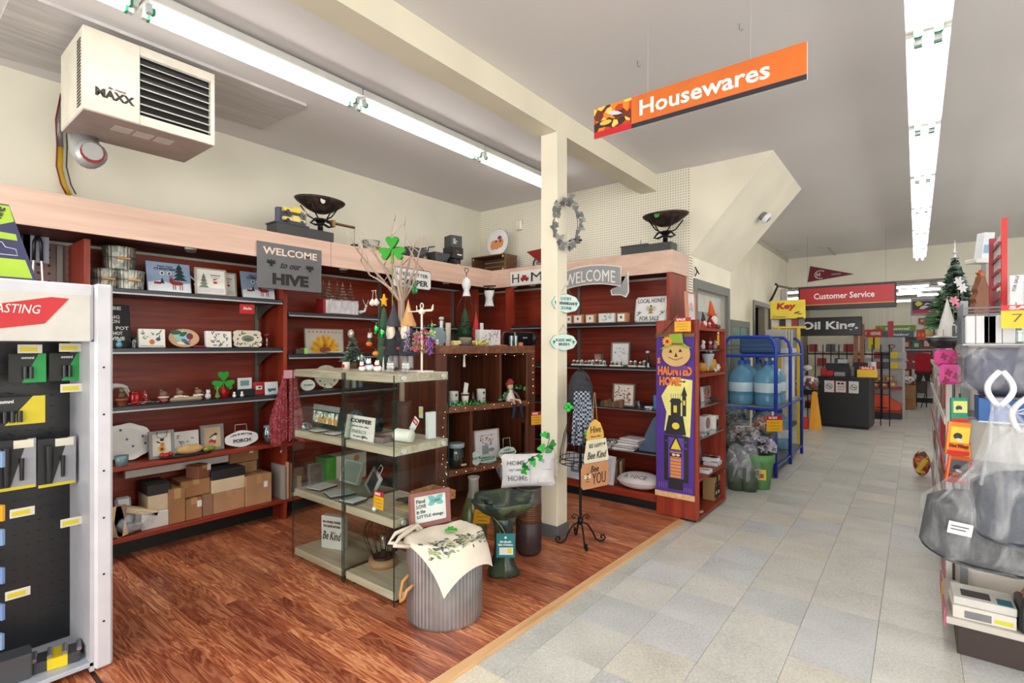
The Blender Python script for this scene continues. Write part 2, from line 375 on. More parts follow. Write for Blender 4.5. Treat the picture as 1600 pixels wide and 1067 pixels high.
rest+=[(-.149+TW*i,2.89-TW*4+TW*j) for j in range(-17,27) for i in range(3,21)]
for x,y in rest: mb.box(x+.001,x+TW-.001,y+.001,y+TW-.001,-.0038,0)
o=mb.build('tile',floor); o['kind']='stuff'
# wood floor of the nook: oak laminate strips, each its own piece
wf=struct(MB((70,42,30,.6)).hprism([(XLW,-.6),(-1.64,-.6),(-1.585,.8),(-1.485,4.08),(-1.485,YBW),(XLW,YBW)],.0,.006),'floor_wood')
pm=[]
for L in (.5,.66,.82,.98): pm.append((L,MB('plank').box(.0005,L-.0005,.0005,.0825,0,.007,.0006).mesh('plank')))
cnt=0; y=.62; more=MB('plank')
while y<4.5:
    xe=-1.585+(y-.8)*.0305-.004; x=xe
    while x>-4.15:
        L,me=random.choice(pm); xs=x-L
        if x==xe: xs=x-random.choice([.5,.66,.82]); L=x-xs; me=[m for l,m in pm if abs(l-L)<.01][0]
        # seen planks only
        if cnt<299 and not (xs<-3.4 and y>3.4):
            o=bpy.data.objects.new('plank',me); COL.objects.link(o); o.parent=wf; o.location=(xs,y,.006); cnt+=1
        else: more.box(xs+.0005,x-.0005,y+.0005,y+.0825,.006,.013)
        x=xs
    y+=.083
more.box(-4.3,-1.65,-.6,.6,.006,.012)
more.build('plank',wf,kind='stuff')
def slab(pts,z0,z1,m): return MB(m).hprism(pts,z0,z1)
tag(slab([(-1.64,-.6),(-1.585,.8),(-1.487,4.04),(-1.437,4.04),(-1.535,.8),(-1.59,-.6)],0,.016,'pine').build('threshold_strip'),'pale oak edging strip between the red wood floor and the grey tiles','floor trim')
ceiling=struct(MB('ceil').box(XLW-.1,XR,YS,YFW+.1,ZC,ZC+.12),'ceiling')
struct(MB('wall').box(XLW-.12,XLW,YS,YBW+.1,0,ZC),'wall_left')
peg=struct(MB('pegboard').box(XLW,-1.70,YBW,YBW+.1,0,ZC),'wall_back')
struct(MB('wall2').box(-1.82,-1.701,YBW+.1,5.05,0,ZC).box(-1.82,-1.70,6.18,6.26,0,ZC).box(-1.82,-1.70,5.05,6.18,2.02,ZC).box(-2.1,-1.82,6.2,6.26,0,ZC),'wall_side')
struct(MB('wall2').box(-2.1,-1.97,6.26,8.56,0,ZC).box(-2.1,-1.97,8.56,9.62,2.04,ZC).box(-2.1,-1.97,9.62,YFW,0,ZC),'wall_corridor')
struct(MB('wall').box(XR,XR+.1,YS,YEND,0,ZC),'wall_right')
struct(MB('wall').box(XLW-.1,XR,YS-.1,YS,0,ZC),'wall_rear')
struct(MB('wall').box(-2.1,.62,YFW,YFW+.14,2.53,ZC).box(.62,XR,YFW,YFW+.14,0,ZC),'wall_far')
struct(MB((196,188,166,.7)).box(-2.6,-2.5,YFW+.14,YEND,0,ZB).box(-2.5,-2.1,YFW+.1,YFW+.2,0,ZB),'wall_stockroom_left')
struct(MB('wall').box(-2.6,XR,YEND,YEND+.1,0,ZB),'wall_stockroom_back')
cb=struct(MB((176,168,160,.7)).box(-2.6,XR,YFW+.14,YEND,ZB,ZB+.1),'ceiling_stockroom')
for q in range(7): struct(MB((176,170,160,.6)).box(-2.5,XR,11.9+q*.8,11.93+q*.8,ZB-.03,ZB),'ceiling_rib',cb)
# sloped stair soffit with a triangular end
sf=MB('wall2'); xa,xb,y0,y1,zl=-1.70,-.975,4.895,6.30,2.255
sf.add([(xa,y0,ZC),(xb,y0,ZC),(xa,y0,zl),(xa,y1,ZC),(xb,y1,ZC),(xa,y1,zl)],[(0,2,1),(3,4,5),(2,5,4,1),(0,1,4,3),(0,3,5,2)])
struct(sf,'trim_stair_soffit')
struct(MB('beam').box(-2.19,-2.02,-.5,YBW,2.925,ZC),'trim_beam')
struct(MB((190,184,168,.6)).box(-1.99,-1.962,6.26,YFW,3.02,ZC).box(-1.97,-1.2,10.2,10.23,ZC-.012,ZC).box(-1.2,-1.17,10.2,YFW,ZC-.012,ZC),'trim_ceiling_strip')
post=struct(MB('beam').box(-2.155,-2.015,3.08,3.215,0,2.925,.003),'trim_post')
struct(MB((96,100,102,.5)).box(-2.166,-2.004,3.069,3.226,0.01,.105,.004),'baseboard_post',post)
# ceiling patch board over the heater
hc=MB((186,180,176,.8)); P=[FZ(0,130,3.075),FZ(0,20,3.075),FZ(428,133,3.075),FZ(358,190,3.075)]
tag(MB('ceil_board').hprism([(-4.2,.45),(-3.36,.45),(-3.36,1.94),(-4.0,1.94)],3.072,3.09).build('ceiling_board'),'unpainted grey board patched onto the ceiling above the heater','board')
# doors on the side walls
G=(112,116,112,.5)
d=struct(MB(G).box(-1.715,-1.685,5.0,5.09,0,2.05).box(-1.715,-1.685,6.12,6.20,0,2.05).box(-1.715,-1.685,5.09,6.12,1.96,2.05),'door_1')
struct(MB((196,196,188,.5)).box(-1.80,-1.76,5.09,6.12,0,1.96),'door_leaf',d)
struct(MB((160,168,166,.2)).box(-1.76,-1.755,5.25,5.95,1.0,1.75),'window_pane',d)
d=struct(MB(G).box(-1.985,-1.955,7.25,7.34,0,1.75).box(-1.985,-1.955,8.14,8.24,0,1.75).box(-1.985,-1.955,7.34,8.14,1.66,1.75),'door_2')
struct(MB((120,150,142,.25)).box(-1.975,-1.965,7.34,7.72,0,1.66).box(-1.975,-1.965,7.74,8.14,0,1.66),'window_pane',d)
struct(MB((90,110,104,.4)).box(-1.97,-1.96,7.72,7.74,0,1.66),'mullion',d)
d=struct(MB((104,100,94,.5)).box(-1.985,-1.955,8.47,8.57,0,2.1).box(-1.985,-1.955,9.61,9.70,0,2.1).box(-1.985,-1.955,8.57,9.61,2.03,2.1),'door_3')
struct(MB((150,140,124,.6)).box(-2.08,-1.98,9.3,9.34,0,2.02),'door_leaf',d)
struct(MB((214,170,90,.5)).box(-2.075,-2.0,9.29,9.30,1.2,1.5),'door_notice',d)
struct(MB((90,84,76,.8)).box(-3.4,-3.3,8.2,10,0,2.4).box(-3.3,-2.1,10,10.1,0,2.4).box(-3.3,-2.1,8.2,8.3,0,2.4).box(-3.4,-2.1,8.2,10,2.4,2.45),'wall_store_room')
# ================================================================ fluorescent strips
def strip_light(label,x,y,z,group,drop=0,L=1.2):
    t=T('fluorescent_light',label,'ceiling light',(x,y,z),0,0,group)
    MB((226,226,224,.4)).box(-.066,.066,.0,L,.035,.085,.004).build('housing',t)
    MB((244,244,242,.35)).box(-.078,.078,.0,L,.028,.036).build('reflector',t)
    for s in (-1,1):
        MB('tube').cyl((s*.034,.045,0),(s*.034,L-.045,0),.015,n=10).build('lit_tube',t)
        for a,b in ((.012,.034),(L-.034,L-.012)):
            MB((180,190,188,.4)).box(s*.034-.013,s*.034+.013,a,b,-.014,.03).build('tube_holder',t)
        for a,b in ((.034,.046),(L-.046,L-.034)):
            MB((20,130,90,.4)).box(s*.034-.015,s*.034+.015,a,b,-.016,.013).build('end_cap',t)
    if drop:
        [MB((206,206,204,.4)).cyl((0,q,.085),(0,q,.085+drop),.006,n=6).build('hanger',t) for q in (.1,L-.1)]
    return t
ord_=['first','second','third','fourth','fifth','sixth','seventh','eighth','ninth','tenth','eleventh']
S0=strip_light('',0,0,0,'x',.25)
def run(x,z,ys,fmt,group,drop=0):
    for k,yy in enumerate(ys):
        strip_light(fmt(k,len(ys)),x,yy,z,group,drop)
bpy.data.batch_remove(list(S0.children)+[S0])
run(.040,2.735,[-2.0+1.22*i for i in range(-1,10)],lambda k,n:'suspended two-tube strip light over the tiled aisle, %s counting from the far end'%ord_[n-1-k],'strip lights over the aisle',.27)
run(-2.9,2.985,[.83+1.21*i for i in range(-4,3)],lambda k,n:'two-tube strip light on the ceiling above the gift nook, %s counting from the pegboard wall'%ord_[n-1-k],'strip lights above the gift nook',0)
for xx in (2.9,5.4):
    run(xx,2.735,[-2.4+2.6*i for i in range(0,5)],lambda k,n,xx=xx:'strip light in the row outside the picture at %s, %s in the row'%('the middle' if xx<4 else 'the right wall',ord_[k]),'strip lights outside the frame',.27)
for k,(xx,yy) in enumerate([(-1.9,12.4),(-.4,12.6),(.6,14.8),(-1.2,15.6),(2.6,13),(.9,12.3),(-.5,14.2),(2.2,15.4),(-1.9,14.0),(.3,13.4),(1.4,16.2),(-.2,16.4)]):  # entries from the front row on are extra lamps added to brighten the stockroom
    t=T('fluorescent_light','strip light on the stockroom ceiling, %s'%('nearest, far left','second row, left of centre','fourth row, right of centre','fifth row, left','far right, second row','added for brightness, front row, right of centre','added for brightness, third row, centre left','added for brightness, fourth row, far right','added for brightness, third row, far left','added for brightness, second row, centre right','added for brightness, rearmost row, right','added for brightness, rearmost row, centre')[k],'ceiling light',(xx,yy,ZB-.09),0,0,'stockroom strip lights')
    MB((236,236,236,.4)).box(-.6,.6,-.06,.06,.03,.085).build('housing',t); MB('tube').cyl((-.58,0,.01),(.58,0,.01),.02,n=8).build('lit_tube',t)
# ================================================================ shelving of the gift nook
SL=-3.95; R90=PI/2
def ybay(label,y0,y1,shelves,wood=None,deck=True,back='cherry'):
    t=T('shelving_unit',label,'shelving',(-4.14,(y0+y1)/2,0),0,0,'red wood wall shelving'); cy=(y0+y1)/2; a,b=y0-cy,y1-cy
    X=lambda x:x+4.14
    MB('cherry_y').box(X(-4.335),X(-4.31),a,b,.1,2.04).build('back_panel',t) if back=='cherry' else MB('peg_brown').box(X(-4.335),X(-4.31),a,b,.1,2.04).build('back_panel',t)
    MB('cherry').box(X(-4.31),X(SL),b-.028,b,.0,2.04).build('side_panel',t)
    MB('cherry').box(X(-4.31),X(SL),a,a+.004,.1,2.04).build('side_panel',t)
    MB((14,14,16,.5)).box(X(-4.15),X(-4.12),a,b,.0,.10).build('kickplate',t)
    if deck: MB('cherry_y').box(X(-4.31),X(SL),a+.004,b-.028,.145,.175,.003).build('deck',t)
    if wood: MB('cherry_y').box(X(-4.31),X(SL-.005),a+.004,b-.028,wood-.03,wood,.003).build('wooden_shelf',t)
    for z in shelves:
        s=MB('shelfsteel').box(X(-4.30),X(SL+.01),a+.012,b-.04,z-.035,z,.004).build('metal_shelf',t)
        MB((168,170,172,.35,.3)).box(X(SL+.01),X(SL+.016),a+.012,b-.04,z-.036,z-.026).build('price_rail',s)
        MB((110,110,106,.4,.5)).prism([(X(-4.3),z-.16),(X(-4.3),z-.036),(X(-4.0),z-.036),(X(-4.12),z-.07),(X(-4.22),z-.12)],b-.075,b-.069).build('shelf_bracket',t)
    MB((124,124,120,.4,.5)).box(X(-4.312),X(-4.285),b-.09,b-.062,.18,2.03).build('slotted_upright',t)
    return t
_M['peg_brown']=None
def mk_peg():
    nt=NT('brown_pegboard'); v=coords(nt); sx=nt.n.new('ShaderNodeSeparateXYZ'); nt.link(v,sx.inputs[0])
    def cell(o):
        m=nt.n.new('ShaderNodeMath'); m.operation='MULTIPLY'; m.inputs[1].default_value=1/.05; nt.link(o,m.inputs[0])
        p=nt.n.new('ShaderNodeMath'); p.operation='PINGPONG'; p.inputs[1].default_value=.5; nt.link(m.outputs[0],p.inputs[0])
        q=nt.n.new('ShaderNodeMath'); q.operation='POWER'; q.inputs[1].default_value=2; nt.link(p.outputs[0],q.inputs[0]); return q.outputs[0]
    ad=nt.n.new('ShaderNodeMath'); ad.operation='ADD'; nt.link(cell(sx.outputs['Y']),ad.inputs[0]); nt.link(cell(sx.outputs['Z']),ad.inputs[1])
    nt.link(ramp(nt,ad.outputs[0],[(.02,(30,20,18)),(.03,(128,104,98))]),nt.b.inputs['Base Color']); return nt.m
_M['peg_brown']=mk_peg()
SA=(1.009,1.379,1.757); SB=(1.015,1.325,1.668)
YB0,YB1,YB2,YB3,YB4=-.38,.867,2.112,3.36,4.40
bay0=ybay('red wood shelving bay with brown pegboard back behind the white battery display',YB0,YB1,(.6,1.0),None,True,'peg')
bayA=ybay('red wood shelving bay holding cardboard boxes, bird pictures and the Christmas calendars',YB1,YB2,SA,.628)
bayB=ybay('red wood shelving bay with the sunflower board, left of the glass case',YB2,YB3,SB,.618)
bayC=ybay('red wood shelving bay in the corner behind the dark bookcase',YB3,YB4,(1.02,1.33,1.61),.62)
# right-hand run along the pegboard wall
SR=(.44,.83,1.203,1.612)
t=T('shelving_unit','red wood shelving run under the pegboard wall, with the honey sign','shelving',(-2.7,4.6,0)); O=lambda x:x+2.7
MB('cherry_x').box(O(-4.33),O(-1.74),.23,.25,.1,2.04).build('back_panel',t)
MB('cherry').box(O(-1.745),O(-1.715),-.16,.25,.0,2.05).build('side_panel',t)
MB('cherry').box(O(-3.62),O(-3.50),-.12,-.10,.15,2.04).build('corner_panel',t)
MB((14,14,16,.5)).box(O(-3.9),O(-1.69),-.45,-.42,0,.075).build('kickplate',t)
MB((46,48,48,.5,.3)).box(O(-3.9),O(-1.69),-.47,-.455,0,.022).build('floor_rail',t)
MB('cherry_x').box(O(-3.9),O(-1.70),-.48,.23,.085,.15,.003).build('deck',t)
for z in SR:
    s=MB('shelfsteel').box(O(-3.5),O(-1.75),-.17,.22,z-.035,z,.004).build('metal_shelf',t)
    MB((150,152,156,.35,.3)).box(O(-3.5),O(-1.75),-.176,-.17,z-.035,z-.026).build('price_rail',s)
for x in (-2.86,-2.84): pass
MB((124,124,120,.4,.5)).box(O(-2.88),O(-2.85),.205,.23,.16,2.03).build('slotted_upright',t)
# canopy: fascia boards, top board, underside
zf0,zf1=2.05,2.25
ys=LX(517,-3.8)[0]
for a,b,l in ((-.5,ys-.002,'long pale laminate fascia board above the left shelving, nearer the camera'),(ys+.002,4.46,'long pale laminate fascia board above the left shelving, running into the corner')):
    tag(MB('fascia').box(-3.82,-3.80,a,b,zf0,zf1).build('fascia_board'),l,'fascia')
tag(MB('fascia').box(-3.80,-1.70,4.46,4.48,zf0,zf1).build('fascia_board'),'pale pink fascia board above the honey sign, behind the welcome banner','fascia')
tag(MB('fascia').box(-1.72,-1.70,4.481,YBW,zf0,zf1).build('fascia_board'),'short pale fascia return at the right end of the nook, beside the stair soffit','fascia')
tag(MB((110,70,56,.6)).hprism([(-4.34,-.5),(-3.822,-.5),(-3.822,4.482),(-1.722,4.482),(-1.722,4.87),(-4.34,4.87)],2.22,2.235).build('canopy_top_board'),'flat board on top of the shelving canopy, carrying scales and crates','board')
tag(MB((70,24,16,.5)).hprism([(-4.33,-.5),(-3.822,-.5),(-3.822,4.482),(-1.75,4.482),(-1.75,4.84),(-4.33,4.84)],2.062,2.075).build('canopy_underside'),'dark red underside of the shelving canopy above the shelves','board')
ZT=2.237
P0=None
for k,(x,y,l) in enumerate([(-3.90,LX(298,-3.9)[0],'above the first Christmas calendar'),(-3.90,LX(537,-3.9)[0],'above the flocked tree planter'),(-3.90,LX(697,-3.9)[0],'between the camper sign and the dress form stand'),(BY(803,4.56)[0],4.56,'in the corner below the HOME sign'),(BY(832,4.56)[0],4.56,'just left of the cream post'),(BY(903,4.56)[0],4.56,'below the grey welcome banner')]):
    lb='round glass puck light under the canopy '+l
    if P0 is None:
        P0=T('puck_light',lb,'light',(x,y,2.062),0,0,'puck lights under the canopy')
        MB((206,206,202,.35)).lathe([(.034,-.012),(.036,0)],16).build('housing',P0); MB('jar').lathe([(0,-.03),(.03,-.028),(.034,-.012)],16).build('lens',P0)
    else: dup(P0,(x,y,2.062),None,lb)
# ---------------------------------------------------------------- walls of the end unit with the banner
EX0,EX1,EY0,EY1=-1.685,-1.34,4.06,4.80
t=T('end_shelving','narrow red wood end unit facing the aisle, with a banner on its side','shelving',((EX0+EX1)/2,(EY0+EY1)/2,0)); ex=(EX1-EX0)/2; ey=(EY1-EY0)/2
MB('cherry').box(-ex,ex,-ey,-ey+.03,.02,1.60,.002).build('side_panel',t); MB('cherry').box(-ex,ex,ey-.03,ey,.02,1.545,.002).build('side_panel',t)
MB('cherry').box(-ex,-ex+.015,-ey+.03,ey-.03,.02,1.6).build('back_panel',t)
SE=(.045,.345,.655,.905,1.165,1.36,1.54)
for z in SE:
    if z in (.655,.905,1.36): MB('jar').box(-ex+.016,ex-.006,-ey+.031,ey-.031,z-.008,z).build('glass_shelf',t)
    else: MB('cherry_y').box(-ex+.016,ex-.001,-ey+.031,ey-.031,z-.022,z).build('shelf',t)
MB((20,18,18,.6)).box(-ex+.02,ex-.03,-ey+.02,ey-.02,0,.022).build('plinth',t)
# ================================================================ grey oak and glass display case
GX0,GX1,GY0,GY1=-3.187,-2.163,1.745,2.15; GM=(GX0+GX1)/2-.0
GZ=(.083,.467,.848,1.24)
def case(x0,x1,label,long_=True):
    t=T('glass_display_case',label,'display case',((x0+x1)/2,(GY0+GY1)/2,0),0,0,'glass display cases'); w=(x1-x0)/2; d=(GY1-GY0)/2
    for z in GZ: MB('oakgrey_x').box(-w+.008,w-.008,-d+.008,d,z-.045,z,.003).build('shelf',t)
    def pane(x0,x1,y0,y1):
        g=MB('glass').box(x0,x1,y0,y1,.012,1.236).build('glass_panel',t)
        return g
    pane(-w,w,-d-.001,-d+.005); pane(w-.006,w,-d+.006,d); pane(-w,-w+.006,-d+.006,d)
    for x,y in ((-w,-d),(w-.005,-d),(w-.005,d-.004)): MB('glassedge').box(x,x+.004,y-.002,y+.002,.012,1.236).build('glass_edge',t)
    for z in GZ:
        for y in (-d+.06,d-.05): MB('chrome').cyl((w,y,z-.022),(w+.012,y,z-.022),.014,n=12).build('standoff_cap',t)
    for x in (-w+.05,w-.05):
        for y in (-d+.05,d-.05): MB('blackplastic').cyl((x,y,0.012),(x,y,.039),.02,n=10).build('caster',t)
    return t
xm=BY(536,GY0)[0]
case(GX0,xm-.006,'left grey oak and glass display case holding the BE KIND block and muffin picture')
case(xm+.006,GX1,'right grey oak and glass display case holding the cage lamp and tipped mug')
# ================================================================ dark bookcase
BA=math.radians(-12)   # its front runs a little off the aisle direction
BL=DP(681,541,3.9); BLEN=1.02; BDEP=.62
bt=T('bookcase','dark stained wooden bookcase with fairy lights, between the glass case and the post','bookcase',(BL[0],BL[1],0),R90+BA)
# local frame: +x runs along the front to the right, -y faces the aisle
ZB2=(.05,.42,.918,1.395)
MB('walnut_y').box(0,BLEN,0,BDEP,1.33,1.395,.004).build('top',bt)
MB('walnut').box(0,.10,0,.03,0,1.33,.003).build('front_stile',bt); MB('walnut').box(BLEN-.10,BLEN,0,.03,0,1.33,.003).build('front_stile',bt)
for k in range(6): MB('walnut').box(0,.02,.032+k*(BDEP-.032)/6,.030+(k+1)*(BDEP-.032)/6,0,1.33).build('side_board',bt)
MB('walnut').box(BLEN-.02,BLEN,.03,BDEP,0,1.33).build('side_board',bt)
MB('walnut').box(.02,BLEN-.02,BDEP-.02,BDEP,.05,1.33).build('back_panel',bt)
MB('walnut_y').box(.02,BLEN-.02,.0,BDEP-.02,.87,.918,.003).build('shelf',bt)
MB('walnut_y').box(.02,BLEN-.02,.0,BDEP-.02,.375,.42,.003).build('shelf',bt)
MB('walnut_y').box(.02,BLEN-.02,.0,BDEP-.02,.0,.05,.003).build('shelf',bt)
MB('walnut').box(.63,.655,.02,BDEP-.02,.918,1.33).build('divider',bt); MB('walnut').box(.33,.355,.02,BDEP-.02,.42,.87).build('divider',bt)
BM=Matrix.Translation((BL[0],BL[1],0))@Matrix.Rotation(R90+BA,4,'Z')
def BK(x,y,z): v=BM@Vector((x,y,z)); return (v.x,v.y,v.z)
def bx_px(px,y=.12):   # along-bookcase coordinate seen at a pixel column, at depth y behind the front
    best=None
    for i in range(220):
        x=i*.005-.03; v=BM@Vector((x,y,1)); q=v-Vector((0,0,HC)); u=CXP+FPX*q.dot(RV)/q.dot(FV)
        if best is None or abs(u-px)<best[0]: best=(abs(u-px),x)
    return best[1]
RB=R90+BA
# ================================================================ generic goods
def PL(px,z,X=-4.05): return (X,LX(px,X)[0],z+.0005)
def WL(a,b,X=-4.05): return LX(b,X)[0]-LX(a,X)[0]
def HLx(px,dy,X=-4.05): return dy*(X/ray(px,541).x)/FPX
def PB(px,z,Y=4.6): return (BY(px,Y)[0],Y,z+.0005)
def WB(a,b,Y=4.6): return BY(b,Y)[0]-BY(a,Y)[0]
def HBy(px,dy,Y=4.6): return dy*(Y/ray(px,541).y)/FPX
def ring(mb,w,h,b,y0,y1):
    o=[(-w/2,0),(w/2,0),(w/2,h),(-w/2,h)]; i=[(-w/2+b,b),(w/2-b,b),(w/2-b,h-b),(-w/2+b,h-b)]
    V=[(x,y,z) for y in (y0,y1) for L in (o,i) for x,z in L]; F=[]
    for k in range(4):
        l=(k+1)%4; F+=[(k,l,4+l,4+k),(8+k,12+k,12+l,8+l),(k,8+k,8+l,l),(4+k,4+l,12+l,12+k)]
    return mb.add(V,F)
def pr(parent,fn,name='print'):
    m=MB((128,128,128)); m.mats=[]; fn(m); o=m.build(name,parent); o['kind']='stuff'; return o
def frame(label,loc,w,h,fc,pc,fn=None,rz=R90,tilt=-.1,b=.018,d=.025,name='picture_frame',cat='picture',group=None):
    t=T(name,label,cat,loc,rz,tilt,group)
    ring(MB(fc),w,h,b,-d,0).build('frame',t); MB(pc).box(-w/2+b*.9,w/2-b*.9,-d*.6,-.002,b*.9,h-b*.9).build('picture_board',t)
    if fn: pr(t,lambda m:fn(m,w-2*b,h-2*b,0,h/2,-d*.6-.0006))
    return t
def block(label,loc,w,h,d,c,fn=None,rz=R90,tilt=-.08,name='canvas_print',cat='picture',group=None,lean=0):
    t=T(name,label,cat,loc,rz,tilt,group); MB(c).box(-w/2,w/2,-d,0,0,h,.002).build('panel',t)
    if fn: pr(t,lambda m:fn(m,w,h,0,h/2,-d-.0006))
    return t
def carton(label,x,y,z,w,d,h,c='card',rz=R90,tape=True,group=None,lab=None,cat='box',lid=None):
    t=T('cardboard_box' if c in('card','card2') else 'carton',label,cat,(x,y,z+.0005),rz,0,group)
    MB(c).box(-w/2,w/2,-d/2,d/2,0,h,.003).build('body',t)
    if tape: MB((186,146,96,.35)).box(-.02,.02,-d/2-.001,d/2+.001,h*.72,h+.0012).build('packing_tape',t)
    if lab: MB((236,236,232)).box(w*.18,w*.18+.03,-d/2-.0018,-d/2,h*.55,h*.55+.045).build('paper_label',t)
    if lid: MB(lid).box(-w/2-.004,w/2+.004,-d/2-.004,d/2+.004,h*.62,h+.012,.006).build('lid',t)
    return t
# print motifs  (m,w,h,cx,cz,y)
def m_bird(m,w,h,x,z,y):
    m.on((226,170,70)); 
    for k in range(9): m.leaf(x,z-h*.2,w*.26,w*.12,k*.7,y)
    m.on((238,236,230)).disc(x-.02*w,z+h*.08,w*.15,h*.15,y-.001); m.on((196,120,70)).disc(x+.03*w,z-.0*h,w*.12,h*.09,y-.002)
    m.on((36,36,40)).disc(x+.02*w,z+h*.2,w*.11,h*.07,y-.002).leaf(x-.05*w,z+.05*h,w*.3,w*.09,2.6,y-.003); m.on((120,46,30)).disc(x,z-h*.22,w*.09,h*.07,y-.002)
def m_floral(m,w,h,x,z,y,cs=((120,150,110),(96,110,130),(190,120,120),(150,160,150)),n=26,seed=1):
    R=random.Random(seed)
    for i in range(n):
        m.on(R.choice(cs)); a=R.uniform(0,6.28); m.leaf(x+R.uniform(-.38,.38)*w,z+R.uniform(-.4,.36)*h,R.uniform(.08,.2)*w,.05*w,a,y-.0004*(i%3))
def m_wine(m,w,h,x,z,y):
    m_floral(m,w,h*.5,x,z+h*.12,y,((110,140,90),(150,170,130),(90,110,80)),16,3)
    m.on((214,110,60)).disc(x-.02*w,z-.2*h,w*.1,h*.14,y-.002); m.on((60,80,120)).disc(x+.22*w,z-.05*h,w*.09,h*.1,y-.002); m.on((190,186,180)).box(x-.45*w,x+.45*w,y-.001,y,z-.45*h,z-.38*h)
def m_winter(m,w,h,x,z,y):
    m.on((206,206,206)).box(x-.46*w,x+.46*w,y-.0006,y,z-.45*h,z-.25*h)
    m.on((110,126,110)); 
    for k in range(4): m.prism([(x-.25*w-(.18-.035*k)*w,z-.25*h+k*.13*h),(x-.25*w+(.18-.035*k)*w,z-.25*h+k*.13*h),(x-.25*w,z-.05*h+k*.13*h)],y-.002,y-.001)
    m.on((170,50,50)).disc(x+.15*w,z-.02*h,.08*w,.05*h,y-.001).leaf(x+.05*w,z+.08*h,.2*w,.05*w,.3,y-.001).disc(x-.25*w,z+.0*h,.02*w,.02*h,y-.003)
    m.on((120,120,120)).box(x-.02*w,x+.34*w,y-.001,y,z+.26*h,z+.30*h).box(x+.02*w,x+.3*w,y-.001,y,z+.18*h,z+.2*h)
def m_house(m,w,h,x,z,y):
    m.on((236,240,246)).prism([(x-.48*w,z-.47*h),(x+.48*w,z-.47*h),(x+.48*w,z-.15*h),(x+.1*w,z-.22*h),(x-.2*w,z-.12*h),(x-.48*w,z-.2*h)],y-.0006,y)
    m.on((26,58,60))
    for k in range(4): m.prism([(x+.24*w-(.17-.03*k)*w,z-.08*h+k*.13*h),(x+.24*w+(.17-.03*k)*w,z-.08*h+k*.13*h),(x+.24*w,z+.12*h+k*.12*h)],y-.002,y-.001)
    m.on((150,44,40)).disc(x+.16*w,z-.18*h,.15*w,.07*h,y-.003).disc(x+.04*w,z-.1*h,.05*w,.08*h,y-.003)
    for k in (.06,.11,.22,.27): m.box(x+k*w,x+(k+.018)*w,y-.003,y-.002,z-.4*h,z-.2*h)
    for s in (-1,1): m.leaf(x+.03*w,z-.03*h,.14*h,.02*w,PI/2+s*.4,y-.003)
    m.on((140,40,44)).box(x-.35*w,x-.2*w,y-.002,y-.001,z-.24*h,z-.17*h); m.on((30,50,60)).prism([(x-.22*w,z-.22*h),(x-.12*w,z-.22*h),(x-.17*w,z-.02*h)],y-.003,y-.002)
    for k in (-.16,.0): m.on((236,232,220)).disc(x+k*w,z+.13*h,.055*w,.07*h,y-.001); m.on((60,80,110)).disc(x+k*w,z+.13*h,.03*w,.045*h,y-.002)
def m_moth(m,w,h,x,z,y):
    m_floral(m,w,h,x,z,y,((130,136,140),(100,110,116),(160,168,164)),24,8)
def m_butter(m,w,h,x,z,y,c=(120,180,178),s=.3):
    m.on(c)
    for a in (.5,2.64,-.4,3.54): m.leaf(x,z,s*w,s*w*.6,a,y)
    m.on((60,60,60)).leaf(x,z-s*w*.3,s*w*.6,s*w*.08,PI/2,y-.001)
def bee(m,w,h,x,z,y,wing=(196,198,204),body=(224,176,60)):
    m.on(wing)
    for a in (.45,2.69,-.1,3.24): m.leaf(x,z+.1*h,w*.48,w*.2,a,y)
    m.on(body).disc(x,z-.12*h,w*.13,h*.24,y-.001).disc(x,z+.18*h,w*.1,h*.12,y-.001)
    m.on((34,30,28)).disc(x,z+.34*h,w*.08,h*.09,y-.002)
    for k in (-.28,-.12,.04): m.box(x-w*.12,x+w*.12,y-.003,y-.002,z+k*h,z+(k+.07)*h)
    for s in (-1,1):
        for k in (-.2,0,.2): m.leaf(x+s*w*.1,z+k*h,w*.22,w*.03,(0 if s>0 else PI)-s*.5+s*k*2,y-.001)
# ================================================================ left shelving, bay A
z1,z2,z3,zw,zd=1.757,1.379,1.009,.628,.175
def bucket(label,loc,r,h,group='galvanised buckets'):
    t=T('galvanised_bucket',label,'bucket',loc,R90,0,group)
    MB('galv').lathe([(0,.002),(r*.93,.002),(r*.97,h*.5),(r,h-.006),(r+.004,h-.004),(r+.004,h),(r-.003,h),(r*.9,.01),(0,.01)],56,smooth=False,wave=lambda a,j:1+.012*math.cos(a*28)).build('body',t)
    MB((110,108,100,.5,.5)).tube([(-r*1.0,-.01,h*.55),(-r*.8,-r*.72,h*.52),(0,-r*1.1,h*.48),(r*.8,-r*.72,h*.52),(r*1.0,-.01,h*.55)],.0025).build('wire_handle',t)
    MB((196,144,92,.5)).cyl((-.035,-r*1.1,h*.48),(.035,-r*1.1,h*.48),.008,n=8).build('wooden_grip',t); return t
bucket('dented galvanised bucket on the top shelf, lower left of three',PL(163,z1,-4.10),.078,.125)
bucket('dented galvanised bucket on the top shelf, lower right of three',PL(203,z1,-4.06),.078,.125)
bucket('larger galvanised bucket stacked on two others on the top shelf',PL(186,z1+.126,-4.08),.088,.145)
